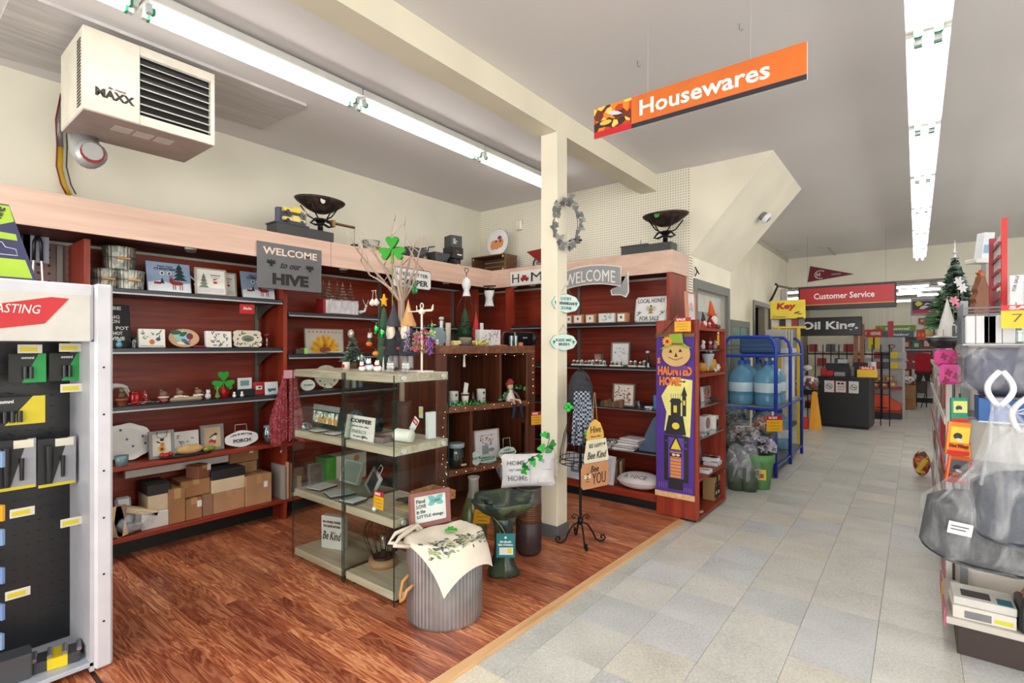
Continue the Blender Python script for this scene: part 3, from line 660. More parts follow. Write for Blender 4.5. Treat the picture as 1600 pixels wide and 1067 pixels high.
def calendar(label,px0,px1,X=-4.05):
    w=WL(px0,px1,X); h=.215; t=T('countdown_calendar',label,'calendar',PL((px0+px1)/2,z1,X),R90,-.22,'Christmas countdown calendars')
    MB((150,172,204)).box(-w/2,w/2,-.012,0,0,h,.002).build('panel',t)
    pr(t,lambda m:m_house(m,w,h,0,h/2,-.013)); txt(t,'Next Time',-.08*w,h*.86,w*.34,h*.05,(30,40,60),-.014); txt(t,'CHRISTMAS',-.06*w,h*.77,w*.55,h*.08,(30,40,60),-.014)
    MB((176,196,220)).tube([(w/2,-.006,h*.62),(w/2+.03,-.006,h*.5),(w/2+.045,-.006,h*.33),(w/2+.02,-.006,h*.36)],.006,6).build('paper_curl',t); return t
calendar('blue countdown calendar with a red reindeer, beside the galvanised buckets',231,300)
calendar('blue countdown calendar with a red reindeer, half behind the hive sign',379,430)
frame('white framed winter tree picture on the top shelf, in front',PL(329,z1,-4.0),WL(305,353,-4.0),.19,(176,166,156),(232,230,224),m_winter,b=.008)
frame('white framed winter tree picture on the top shelf, behind the other',PL(352,z1,-4.08),WL(335,368,-4.08),.185,(176,166,156),(226,224,218),m_winter,b=.008)
t=T('hanging_tag','small red hanging tag under the top shelf, left of the hive sign','tag',PL(386,1.635,-3.955),R90); w=WL(374,397,-3.955); MB((186,28,36)).box(-w/2,w/2,-.003,0,-.0,.07).build('card',t)
txt(t,'Sale',0,.04,w*.6,.02,(240,236,230),-.004,shear=.3)
# hive sign
X=-3.792; w=WL(404,504,X); zt=LX(404,X,376)[1]; zb_=LX(404,X,449)[1]
t=T('metal_sign','grey metal WELCOME TO OUR HIVE sign with two bees, hung on the fascia','sign',(X,LX(454,X)[0],zb_),R90); h=zt-zb_
MB((106,106,110,.5,.3)).box(-w/2,w/2,-.006,0,0,h,.001).build('panel',t)
txt(t,'WELCOME',0,h*.82,w*.84,h*.16,(226,206,190),-.008,.02); txt(t,'to our',0,h*.53,w*.32,h*.13,(28,26,30),-.008,.02,.4); txt(t,'HIVE',0,h*.22,w*.56,h*.25,(28,22,26),-.008,.05)
pr(t,lambda m:(bee(m,w*.16,h*.2,-w*.3,h*.55,-.0075,(28,26,30),(28,26,30)),bee(m,w*.16,h*.2,w*.3,h*.52,-.0075,(28,26,30),(28,26,30))),'bee_cutouts')
# shelf 2
w=.17; t=T('wall_plaque','black plaque with white capital letters, leaning behind the display corner','sign',PL(176,z2,-4.12),R90,-.2); MB((26,26,32)).box(-w,w*.6,-.012,0,0,.29,.002).build('panel',t)
for s,z,x,ww in (('BE',.265,.03,.05),('NG',.205,.02,.05),('ON',.175,.02,.045),('POT',.13,.055,.07),('HOT',.095,.03,.05),('WINE',.06,.02,.09)): txt(t,s,x,z,ww,.024,(226,226,222),-.014,.03)
def critter(label,loc,c,c2,s=.03,rz=R90,name='figurine',cat='figurine',group=None,hat=None,parts=True):
    t=T(name,label,cat,loc,rz,0,group); MB(c).ell(0,0,s,s*.9,s*.8,s,10).build('body',t); MB(c2).ell(0,-s*.2,s*2.3,s*.6,s*.6,s*.6,10).build('head',t)
    if hat: MB(hat).cyl((0,-s*.1,s*2.7),(0,0,s*4.0),s*.5,.002,8).build('hat',t)
    else:
        for q in (-1,1): MB(c2).ell(q*s*.4,-s*.1,s*2.85,s*.16,s*.12,s*.25,6).build('ear',t)
    return t
critter('small pale blue and pink bird figurine beside the black plaque',PL(186,z2,-3.99),(110,170,190),(130,190,206),.02)
t=T('glass_tumbler','clear ribbed glass beside the garden canvas','glass',PL(209,z2,-4.05),R90); MB('jar').lathe([(.018,0),(.022,.07),(.02,.07),(.016,.004),(0,.004)],14).build('bowl',t)
block('square canvas of garden plants with a red bowl, on the second shelf',PL(236,z2,-4.05),WL(215,256),.125,.03,(236,234,228),m_wine)
t=T('decorative_plate','oval plate painted with grapes and a wine glass','plate',PL(288,z2+.002,-4.06),R90,-.2); w=WL(264,312)
MB((206,168,130,.25)).prism([(w/2*math.cos(a*PI/12),.066+.066*math.sin(a*PI/12)) for a in range(24)],-.012,-.004).build('plate',t)
pr(t,lambda m:(m.on((150,200,196)).disc(-.01,.08,w*.3,.04,-.0126),m.on((40,90,60)).disc(-.05,.105,.035,.016,-.0135).leaf(-.03,.08,.06,.03,.5,-.0135),m.on((120,40,70)).disc(.035,.078,.022,.024,-.0135).box(.033,.037,-.0135,-.013,.03,.06),m.on((70,90,160)).leaf(-.02,.06,.07,.03,-.7,-.0135),m.on((236,220,196)).disc(-.01,.03,.04,.012,-.0135)))
t=T('bottle_stopper','dark pink handled cheese spreader lying on the second shelf','utensil',PL(313,z2+.008,-3.97),R90); MB((150,30,60,.3)).cyl((-.04,0,0),(.035,0,0),.008,.006,8).build('handle',t); MB('steel').box(.035,.065,-.004,.004,-.001,.001).build('blade',t)
block('square canvas of garden plants, right of the oval plate',PL(340,z2,-4.05),WL(319,359),.12,.03,(238,236,230),lambda m,w,h,x,z,y:m_floral(m,w,h,x,z,y,((120,140,90),(90,90,110),(150,120,110)),22,5))
t=T('decorative_plate','square scalloped ivory plate with a fruit wreath and a farm scene','plate',PL(387,z2+.002,-4.05),R90,-.15); w=WL(364,410)
MB((226,220,200,.2)).prism([(w/2*(1+.05*math.cos(8*a*PI/16))*max(-1,min(1,1.25*math.cos(a*PI/16)))*.95,.066+.064*max(-1,min(1,1.25*math.sin(a*PI/16)))) for a in range(32)],-.012,-.003).build('plate',t)
pr(t,lambda m:(m_floral(m,w*1.0,.12,0,.066,-.013,((110,60,70),(96,110,80),(140,130,110)),26,9),m.on((222,218,204)).disc(0,.066,w*.3,.038,-.0142),m.on((120,130,110)).disc(0,.066,w*.22,.026,-.0152),m.on((90,96,84)).disc(0,.06,w*.15,.012,-.016)))
def candlestick(label,loc,h=.09,c=(120,20,40)):
    t=T('candlestick',label,'candlestick',loc,R90); MB('jar').lathe([(.02,0),(.018,.004),(.005,.012),(.007,.025),(.004,.04),(.008,.05),(.004,h*.75)],12).build('stem',t); MB((130,20,44,.15)).lathe([(.004,h*.75),(.018,h*.9),(.022,h),(.019,h),(.006,h*.8)],12).build('cup',t); return t
candlestick('red cupped glass candlestick at the right end of the second shelf',PL(417,z2,-4.02),.105)
# shelf 3
t=T('deer_ornament','white leaping deer ornament left of the red mug','ornament',PL(186,z3,-4.1),R90)
MB((236,234,230,.4)).tube([(-.05,0,.115),(-.02,0,.125),(.015,0,.12),(.045,0,.105)],.02,8,r1=.012).build('body',t)
for a,b in (((.045,0,.1),(.075,0,.03)),((.03,0,.1),(.06,0,.035)),((-.04,0,.1),(-.06,0,.01)),((-.05,.0,.1),(-.085,0,.02))): MB((236,234,230,.4)).cyl(a,b,.007,.003,6).build('leg',t)
MB((236,234,230,.4)).tube([(-.05,0,.12),(-.08,0,.155),(-.1,0,.15)],.012,6,r1=.006).build('neck',t); MB((236,234,230,.4)).tube([(-.08,0,.16),(-.07,.01,.18),(-.05,.01,.2)],.004,5).build('antler',t)
t=critter('brown pinecone creature on a terracotta pot, left of the red mug',PL(190,z3+.045,-4.0),(96,78,56),(120,100,74),.022); MB((150,80,60)).lathe([(.022,-.045),(.03,-.012),(.033,-.012),(.033,0),(0,0)],12).build('pot',t)
t=T('red_mug','glossy red mug on the third shelf','mug',PL(212,z3,-4.0),R90); MB((150,14,22,.15)).lathe([(.028,0),(.036,.02),(.037,.05),(.032,.078),(.036,.085),(.033,.085),(.029,.01),(0,.01)],20).build('body',t); MB((150,14,22,.15)).tube([(.034,0,.06),(.052,0,.055),(.052,0,.03),(.035,0,.022)],.005).build('handle',t)
t=critter('small striped santa figurine behind the silver leaves',PL(226,z3,-4.05),(190,60,60),(226,220,214),.022,hat=(196,40,40))
t=T('leaf_garland','cluster of silvery metal leaves lying between the red cups','garland',PL(234,z3,-3.98),R90)
R=random.Random(4)
for k in range(22):
    x=R.uniform(-.095,.095); MB((170,172,166,.35,.4)).at(x,R.uniform(-.03,.02),.006+R.uniform(0,.014),rz=R.uniform(0,6)).hprism([(0,0),(.015,.008),(.034,0),(.015,-.008)],0,.002).build('leaf',t)
def birdcup(label,px,X=-4.03,sm=1):
    t=T('bird_figurine',label,'figurine',PL(px,z3,X),R90,0,'birds on red cups'); s=sm
    MB((168,24,28,.3)).lathe([(.02*s,0),(.03*s,.015*s),(.031*s,.035*s),(0,.036*s)],14).build('cup',t); MB((226,220,210,.6)).lathe([(.032*s,.03*s),(.034*s,.038*s),(0,.042*s)],14).build('snow_rim',t)
    MB((140,110,84,.7)).ell(0,0,.058*s,.024*s,.018*s,.018*s,10).build('body',t); MB((120,90,70,.7)).ell(-.012*s,0,.078*s,.012*s,.012*s,.012*s,8).build('head',t); MB((100,76,60,.7)).cyl((.015*s,0,.055*s),(.045*s,0,.045*s),.008*s,.003*s,6).build('tail',t)
birdcup('brown bird perched on a red cup, left of the driftwood candle log',255)
birdcup('brown bird with snowy cap at the left end of the driftwood log',281)
birdcup('brown bird on a red cup behind the right end of the driftwood log',310)
t=T('driftwood_log','snowy driftwood candle log in front of the bird figurines','log',PL(291,z3,-3.985),R90); MB((170,152,132,.8)).box(-.1,.1,-.014,.014,0,.03,.012).build('log',t)
for k in (-.06,0,.06): MB((226,220,210,.7)).ell(k,0,.032,.02,.012,.006,8).build('snow',t)
critter('grey and white plush bunny figurine in front of the shamrock pot',PL(325,z3,-3.99),(206,204,206),(230,226,224),.024)
t=T('tree_ornament','small green christmas tree figurine left of the red pot','ornament',PL(340,z3,-3.975),R90)
for k in range(3): MB((96,160,90,.5)).lathe([(0,.012+k*.018),(.022-.006*k,.012+k*.018),(0,.045+k*.018)],10).build('tier',t)
MB((120,90,60)).cyl((0,0,0),(0,0,.014),.006,n=8).build('trunk',t); MB((230,200,90)).ell(0,0,.083,.004,n=6).build('star',t)
def heart_leaf(mb,x,y,z,s,a,tilt=0,t=.006):
    pts=[(0,0),(.28,.34),(.5,.72),(.42,.95),(.2,1.0),(0,.84),(-.2,1.0),(-.42,.95),(-.5,.72),(-.28,.34)]
    c,q=math.cos(a),math.sin(a); mb.prism([(x+s*(u*c-v*q),z+s*(u*q+v*c)) for u,v in pts],y-t/2,y+t/2)
def shamrock(t,x,y,z,s,c,name='clover_leaf',stem=True,t_=.006):
    for a in (0,2.0,-2.0): m=MB(c); heart_leaf(m,x,y,z,s,a,t=t_); m.build(name,t)
    if stem: MB(c).tube([(x,y,z),(x+.1*s,y,z-.5*s),(x+.05*s,y,z-1.1*s)],.05*s,6).build('stem',t)
t=T('shamrock_pot','glossy green shamrock in a small red pot on the third shelf','ornament',PL(349,z3,-4.0),R90)
MB((150,16,22,.15)).lathe([(.022,0),(.034,.03),(.036,.055),(.033,.075),(.036,.08),(.03,.08),(0,.07)],18).build('pot',t); shamrock(t,0,0,.12,.075,(40,150,50,.2),stem=False,t_=.012); MB((60,160,60)).cyl((0,0,.07),(0,0,.13),.004,n=6).build('stem',t)
for px in (366,378): 
    t=T('snowman_shaker','tiny white snowman shaker in front of the black card box, %s one'%('left' if px<370 else 'right'),'shaker',PL(px,z3,-3.972),R90,0,'snowman shakers')
    MB((232,232,230,.3)).ell(0,0,.014,.014,n=8).build('body',t); MB((232,232,230,.3)).ell(0,0,.034,.010,n=8).build('head',t)
t=T('card_box','open black box with a tall white printed card','box',PL(380,z3,-4.05),R90); MB((24,26,30)).box(-.07,.07,-.05,.02,0,.055,.004).build('box',t); MB((214,224,226)).box(-.05,.055,-.02,-.016,.03,.14).build('card',t); MB((110,150,150)).box(-.03,.035,-.021,-.0202,.08,.12).build('print',t)
block('red tile picturing a truck at the right end of the third shelf',PL(405,z3+.0,-4.06),WL(397,417),.10,.01,(176,40,44),lambda m,w,h,x,z,y:(m.on((230,226,222)).box(x-.3*w,x+.2*w,y-.001,y,z-.1*h,z+.2*h),m.on((40,60,80)).box(x-.1*w,x+.1*w,y-.002,y-.001,z,z+.12*h)),name='decorative_tile',cat='tile')
block('pale tile picturing a blue car, in front of the red truck tile',PL(424,z3+.0,-4.0),WL(415,435),.10,.01,(214,222,226),lambda m,w,h,x,z,y:(m.on((60,100,120)).box(x-.3*w,x+.3*w,y-.001,y,z-.2*h,z-.02*h).disc(x-.15*w,z-.2*h,.1*w,.1*h,y-.001)),name='decorative_tile',cat='tile')
MBx=MB((20,22,26)); one(MBx.box(-.08,.05,-.03,.03,0,.045,.003),'dark_tray','low black tray under the pale car tile','tray',PL(420,z3,-4.12),R90)
# wooden shelf
t=T('serving_platter','large white scalloped platter with small blue flowers','platter',PL(200,zw+.004,-4.1),R90,-.28); w=.30
MB((232,232,226,.15)).prism([(w/2*(1+.03*math.cos(9*a*PI/18))*math.cos(a*PI/18),.125+.122*(1+.03*math.cos(9*a*PI/18))*math.sin(a*PI/18)) for a in range(36)],-.014,-.004).build('plate',t)
MB((220,220,216,.15)).prism([(w*.36*math.cos(a*PI/18),.125+.09*math.sin(a*PI/18)) for a in range(36)],-.0155,-.014).build('well',t)
pr(t,lambda m:[m.on((50,90,150)).leaf(x,z,.011,.005,a,-.017) for x,z in ((-.03,.205),(.09,.15),(.1,.1),(.03,.09),(0,.14)) for a in (0,1.3,2.5,3.8,5)])
t=T('glass_votive','pale blue grey glass votive cup in front of the platter','glass',PL(190,zw,-3.985),R90); MB((110,136,146,.15)).lathe([(.028,0),(.034,.0),(.037,.065),(.034,.065),(.03,.008),(0,.008)],20).build('cup',t)
def m_sun(m,w,h,x,z,y): m_bird(m,w,h,x,z,y)
t=frame('grey framed picture of a chickadee on sunflowers, with a wire loop hanger',PL(252,zw,-4.05),WL(232,271),.185,(140,140,138),(222,220,212),m_sun); MB((90,90,90,.3,.8)).tube([(-.03,-.026,.18),(-.028,-.03,.145),(0,-.03,.13),(.028,-.03,.145),(.03,-.026,.18)],.002,5).build('wire_hanger',t)
block('square canvas with grey butterflies and leaves, between the two bird pictures',PL(290,zw,-4.08),WL(271,311,-4.08),.16,.02,(226,224,220),m_moth)
frame('grey framed picture of a bird on red apples',PL(331,zw,-4.07),WL(314,349,-4.07),.185,(140,140,138),(206,180,146),lambda m,w,h,x,z,y:(m.on((176,50,40)).disc(x,z-.22*h,.22*w,.13*h,y),m.on((214,160,110)).disc(x-.1*w,z-.3*h,.2*w,.06*h,y-.0006),m.on((226,224,220)).disc(x+.1*w,z-.02*h,.15*w,.12*h,y-.001),m.on((34,34,38)).leaf(x+.25*w,z+.2*h,.55*w,.09*w,3.7,y-.002).disc(x+.2*w,z+.14*h,.09*w,.06*h,y-.002)))
t=T('serving_tray','black oval tray carrying artificial bread and fruit','tray',PL(293,zw,-3.99),R90); w=WL(249,336,-3.99)
MB((40,44,40,.35)).lathe([(0,.003),(.42,.003),(.5,.018),(.49,.02),(.42,.007),(0,.007)],28,sx=w,sy=.16).build('tray',t)
one(MB('bread').ell(0,0,.035,.088,.036,.034,14),'bread_loaf','crusty artificial bread loaf on the black tray','bread',PL(297,zw+.008,-3.99),R90)
for k,px in enumerate((254,260,266)):
    one(MB((176,28,26,.2)).ell(0,0,.019,.019,.019,.018,10),'tomato','red artificial tomato on the black tray, %s of three'%('left','middle','right')[k],'tomato',PL(px,zw+.01,-3.985+.02*(k%2)),R90)
for k,px in enumerate((323,331)):
    one(MB(((150,160,60,.3),(110,140,50,.3))[k]).ell(0,0,.018,.028,.018,.018,10),'avocado','%s artificial fruit at the right end of the black tray'%('yellow green','darker green')[k],'fruit',PL(px,zw+.01,-3.985),R90)
t=T('porch_sign','white oval metal LIFE IS BETTER ON THE PORCH sign with a wire handle','sign',PL(378,zw+.004,-4.02),R90,-.15); w=WL(351,405,-4.02); h=.115
P=[(w/2*math.cos(a*PI/16)*(1-.04*math.cos(4*a*PI/16)),h/2+h/2*math.sin(a*PI/16)*(1+.08*math.cos(4*a*PI/16))) for a in range(32)]
MB((228,230,232,.3)).prism(P,-.008,0).build('panel',t); MB((70,70,74,.4)).prism([(x*1.02,h/2+(z-h/2)*1.03) for x,z in P],-.0075,-.001).build('rim',t)
txt(t,'LIFE IS BETTER',0,h*.72,w*.62,h*.12,(50,52,58),-.010,.02,arc=.01); txt(t,'PORCH',0,h*.38,w*.5,h*.24,(50,52,58),-.010,.03); MB((200,200,204,.3,.6)).tube([(-.045,-.004,h*.9),(-.04,-.004,h+.05),(.04,-.004,h+.05),(.045,-.004,h*.9)],.003).build('handle',t)
t=T('mason_jar','clear glass jar with a blue ribbon and tag, right of the PORCH sign','jar',PL(419,zw,-4.0),R90); MB('jar').lathe([(.034,0),(.04,.01),(.04,.11),(.03,.13),(.03,.145),(.027,.145),(.027,.13),(.036,.11),(.036,.008),(0,.008)],20).build('body',t); MB((110,150,170,.5)).lathe([(.032,.125),(.034,.13),(.034,.138),(.032,.142)],16).build('ribbon',t); MB((200,206,206)).box(-.012,.012,-.044,-.042,.07,.12).build('tag',t)
# scarf on the divider
t=T('knitted_scarf','dusty red knitted scarf with a pink label, hanging on the shelf divider','scarf',(-3.925,LX(449,-3.92)[0],LX(449,-3.92,690)[1]),R90); hs=LX(449,-3.92,584)[1]-LX(449,-3.92,690)[1]
for s in (-1,1):
    def fn(u,v,s=s):
        wd=.04+.08*min(1,(1-v)*1.6)+.01*math.sin(u*9+v*5); return (s*(.012+wd*.5)+(u-.5)*wd*1.1,-.012-.010*math.sin(u*PI)-.005*math.sin(u*26+v*3),hs*v+.02*(1-v)*math.sin(u*5)*s)
    MB('red_knit').sheet(fn,16,14).build('scarf_end',t)
MB((206,150,160,.5)).box(-.045,.045,-.035,-.031,hs-.035,hs+.03).build('label_band',t)
t=T('hanging_charm','small silver charm hanging below the red scarf','ornament',(-3.92,LX(440,-3.92)[0],LX(440,-3.92,708)[1]),R90); MB('steel').ell(0,0,.012,.014,.008,.014,8).build('bead',t); MB((120,120,120)).cyl((0,0,.02),(0,0,.075),.001,n=4).build('cord',t)
# ---------------------------------------------------------------- cartons on the deck of bay A
def cpos(p0,p1,X): return LX((p0+p1)/2,X)[0]
def ctn(label,p0,p1,X,z,h,d,c='card',**k):
    return carton(label,X-d/2,cpos(p0,p1,X),z,WL(p0,p1,X),d,h,c,**k)
ctn('white carton on the deck, below the black and cream carton',222,264,-4.0,zd,.105,.2,(214,214,210),tape=False)
ctn('black and cream carton standing on the white carton',232,266,-4.02,zd+.106,.17,.2,(206,188,160),tape=False,lid=(34,34,38))
ctn('tall brown cardboard box, left of the small labelled box',265,290,-3.99,zd,.235,.22,'card')
ctn('small brown cardboard box with a barcode label, under the wide box',291,316,-3.99,zd,.145,.2,'card',lab=1)
ctn('slim clear-taped brown box between two larger boxes on the deck',317,333,-3.99,zd,.15,.2,(150,112,88),tape=False)
ctn('wide brown cardboard box with a printed logo, on the small boxes',284,329,-4.02,zd+.152,.115,.2,'card')
t=ctn('small brown cardboard box tipped on top of the wide box',303,328,-4.02,zd+.27,.09,.12,(142,92,66),lab=1); t.rotation_euler=(0,.0,R90+.35)
ctn('brown cardboard box on the deck, under the black lidded carton',334,383,-3.99,zd,.145,.22,'card2')
ctn('cream carton with a black lid on a cardboard box',332,383,-4.0,zd+.146,.15,.22,(212,194,164),tape=False,lid=(30,30,34))
ctn('brown cardboard box at the back, above the black lidded carton',360,404,-4.14,zd+.31,.11,.15,'card',lab=1)
ctn('brown cardboard box supporting the one above it, at the back',362,402,-4.14,zd,.305,.15,'card2')
ctn('light brown cardboard box near the divider with a white label',385,425,-3.975,zd,.225,.2,'card2',lab=1)
for k,(px,c,hh) in enumerate([(428,(150,146,140),.27),(433,(186,150,116),.29),(438,(120,88,66),.28)]):
    one(MB(c).box(-.009,.009,-.17,.03,0,hh,.001),'flat_carton','flat %s carton standing on edge beside the divider'%('grey','tan','dark brown')[k],'box',PL(px,zd,-4.1),R90)
t=one(MB((222,216,210)).box(-.34,.34,-.03,.03,0,.05,.003),'long_carton','long white carton lying across the tops of the boxes','box',PL(282,.50,-4.20),R90)
t=one(MB((216,196,160)).box(-.10,.10,-.05,.05,0,.035,.003),'flat_carton','flat cream carton tilted against the black carton','box',PL(216,zd+.11,-4.05),R90+.1); t.rotation_euler=(0,.35,R90)
def bag_mesh(seed,rx,ry,rz,amp=.18,n=16,mat_='film'):
    R=random.Random(seed); ph=[R.uniform(0,6) for _ in range(8)]; mb=MB(mat_)
    def fn(u,v):
        a=2*PI*u; p=PI*(v-.5); k=1+amp*(math.sin(3*a+ph[0]+2*v)+.6*math.sin(7*a+ph[1]-5*v)+.5*math.sin(5*p+ph[2]+4*a))
        return (rx*math.cos(p)*math.cos(a)*k,ry*math.cos(p)*math.sin(a)*k,rz*(1+math.sin(p)))
    return mb.sheet(fn,n,max(6,n*2//3))
t=T('plastic_bag','crumpled clear plastic bag on the deck, at the left','bag',PL(208,zd,-4.02),R90); bag_mesh(3,.11,.09,.07).build('film',t); MB((150,152,160)).box(-.06,.06,-.02,.05,.01,.06,.01).build('contents',t)
t=T('plastic_bag','clear plastic sleeve leaning above the crumpled bag','bag',PL(194,zd+.02,-4.1),R90,-.2); MB((196,200,206,.2)).box(-.045,.045,-.02,.02,0,.2,.015).build('sleeve',t)
for k,(px,c,a) in enumerate([(182,(150,118,90),.12),(192,(206,168,114),-.2)]):
    t=one(MB(c).box(-.03,.03,-.012,.012,0,.2,.003),'wooden_block','%s wooden block leaning at the left end of the deck'%('dark','pale')[k],'wood block',PL(px,zd+.004,-3.985-.0*k),R90); t.rotation_euler=(0,a,R90)
# ================================================================ bay B
zB1,zB2,zB3,zBw=1.668,1.325,1.015,.618
def cone_tree(t,x,y,z,h,r,m,n=4,name='tier'):
    for k in range(n): MB(m).lathe([(0,z+h*k/n*.8),(r*(1-k/(n+.6)),z+h*k/n*.8),(0,z+h*(k/n*.8+.42))],10,x,y).build(name,t)
def flocked(t,x,y,z,h,r,m,seed=0,name='foliage',levels=6,per=9,w=.012):
    R=random.Random(seed); mb=MB(m)
    for k in range(levels):
        zz=z+h*(.12+.8*k/levels); rr=r*(1-k/levels)*1.0
        for j in range(per):
            a=R.uniform(0,6.28); l=rr*R.uniform(.7,1.1); 
            p=Vector((x,y,zz)); q=Vector((x+l*math.cos(a),y+l*math.sin(a),zz-l*R.uniform(.0,.4)+.01))
            d=(q-p); u=d.cross(Vector((0,0,1))).normalized()*w
            for s in (-1,1): mb.add([p,p+d*.5+u+Vector((0,0,s*w*.5)),q,p+d*.5-u-Vector((0,0,s*w*.5))],[(0,1,2,3)])
    mb.cyl((x,y,z+h*.8),(x,y,z+h),w*.6,.001,5)
    o=mb.build(name,t); o['kind']='stuff'; return o
t=T('flocked_tree_planter','red and white sleigh box filled with small flocked trees, below the hive sign','planter',PL(526,zB1,-4.05),R90); w=WL(500,553)
MB((150,26,30,.5)).box(-w/2,w/2,-.07,.05,0,.13,.004).build('box',t); MB('film').box(-w/2+.02,w/2+.004,-.078,-.072,.005,.13).build('plastic_wrap',t); MB((226,218,220,.6)).box(-w/2+.02,w/2,-.072,-.070,.01,.12).build('white_label',t)
for k in range(5): flocked(t,-w*.4+k*w*.2,-.01+.02*(k%2),.11,.19,.055,(206,200,188) if k%2 else (150,146,126),k,levels=6,per=9,w=.009)
t=T('deer_ornament','white stag ornament with branching antlers, right of the sleigh box','ornament',PL(565,zB1,-4.02),R90)
MB((226,224,220,.4)).tube([(-.03,0,.03),(0,0,.04),(.03,0,.045),(.045,0,.08)],.018,8,r1=.01).build('body',t); MB((226,224,220,.4)).ell(.05,0,.095,.016,.01,.012,8).build('head',t)
for s in (-1,1): MB((226,224,220,.4)).tube([(.045,0,.1),(.045+s*.02,0,.125),(.045+s*.03,0,.155)],.003,5).build('antler',t)
t=T('sunflower_board','pale board painted with a row of yellow sunflower petals','picture',PL(507,zB2,-4.16),R90,-.06); w=WL(478,538,-4.16)
ring(MB((170,160,150)),w,.22,.008,-.014,0).build('frame',t); MB((214,204,190)).box(-w/2+.006,w/2-.006,-.01,-.002,.006,.214).build('panel',t)
def sunp(m):
    for k in range(22):
        a=PI*(k+.5)/22; m.on(((232,170,30),(240,190,50),(220,140,30))[k%3]).leaf(.0,.02,.155,.035,a,-.0105-.0004*(k%2))
    m.on((150,70,40)).disc(0,.03,.055,.028,-.012)
    for k in range(9): m.on((176,140,130)).box(-w*.42+k*w*.1,-w*.42+k*w*.1+.02,-.0115,-.011,.185,.198)
pr(t,sunp)
one(MB((70,56,52)).box(-.05,.02,-.03,.03,0,.045,.003).on((150,210,110)).box(.021,.055,-.03,.03,0,.05,.003),'small_box','small dark box with a bright green end on the middle shelf','box',PL(469,zB2,-4.0),R90)
one(MB((230,226,220,.3)).lathe([(0,.004),(.06,.004),(.1,.016),(.098,.019),(.058,.008),(0,.008)],20),'dinner_plate','white plate lying flat in front of the sunflower board','plate',PL(527,zB2,-4.04),R90)
t=T('decorative_plate','round white plate on a stand with a wreath of autumn flowers','plate',PL(512,zB3+.01,-4.08),R90,-.2); w=WL(494,532,-4.08)
MB((230,224,208,.2)).prism([(w/2*math.cos(a*PI/14),.10+.1*math.sin(a*PI/14)) for a in range(28)],-.012,-.003).build('plate',t)
pr(t,lambda m:[m.on(((200,120,60),(120,50,40),(110,120,80))[k%3]).leaf(math.cos(k*.55)*w*.33,.10+math.sin(k*.55)*.066,.03,.014,k*1.3,-.013) for k in range(12)]); MB((230,226,220)).box(-.03,.03,-.03,.02,-.008,.0).build('stand',t)
t=T('oval_sign','small oval white sign with grey script, left of the round plate','sign',PL(481,zB3+.002,-4.0),R90,-.1); MB((226,228,224,.3)).prism([(.065*math.cos(a*PI/14),.048+.046*math.sin(a*PI/14)) for a in range(28)],-.008,0).build('panel',t); txt(t,'Life is Sweet',0,.05,.09,.018,(110,116,122),-.01,0,.4)
for k,px in enumerate((543,553,563)): one(MB(((96,90,84,.4),(150,156,150,.4),(90,100,120,.4))[k]).cyl((0,0,0),(0,0,.085),.024,n=14),'printed_tin','small %s printed tin on the shelf behind the glass case'%('brown','pale','blue grey')[k],'tin',PL(px,zB3,-4.02),R90)
# deck of bay B
t=carton('green and white printed carton on the deck behind the glass case',-4.12,LX(536,-4.1)[0],zd,WL(505,568,-4.1),.16,.235,(226,216,206),tape=False); MB((70,160,60)).box(-WL(505,568,-4.1)/2-.001,-WL(505,568,-4.1)/2+.10,-.082,.081,0,.236).build('green_panel',t); pr(t,lambda m:(m.on((40,50,60)).disc(.0,.19,.012,.012,-.082),m.on((206,150,110)).disc(.1,.19,.03,.03,-.082)))
frame('grey framed glass picture behind the glass case, at the left',PL(493,zd,-4.1),WL(483,506,-4.1),.2,(130,126,124),(110,90,88),None,b=.01)
one(MB((226,226,224)).box(-.08,.08,-.006,.006,0,.03,.002),'long_sign','white edged sign leaning low beside the shelf divider','sign',PL(463,zd,-3.97),R90)
one(bag_mesh(12,.08,.06,.045,mat_='film_thin'),'plastic_bag','crumpled clear bag at the back of the deck behind the glass case','bag',PL(485,zd,-4.0),R90)
one(MB('card2').box(-.02,.02,-.09,.02,0,.13,.002),'cardboard_box','small tan cardboard box beside the divider behind the glass case','box',PL(459,zd,-4.15),R90)
# wood shelf of bay B, seen through the glass
t=T('decorative_plate','blue and red floral plate behind the coffee sign','plate',PL(557,zBw,-4.1),R90,-.2); MB((110,130,150,.2)).prism([(.09*math.cos(a*PI/12),.09+.088*math.sin(a*PI/12)) for a in range(24)],-.01,0).build('plate',t)
pr(t,lambda m:m_floral(m,.15,.15,0,.09,-.0108,((150,50,50),(40,110,130),(226,220,210),(70,80,110)),34,6))
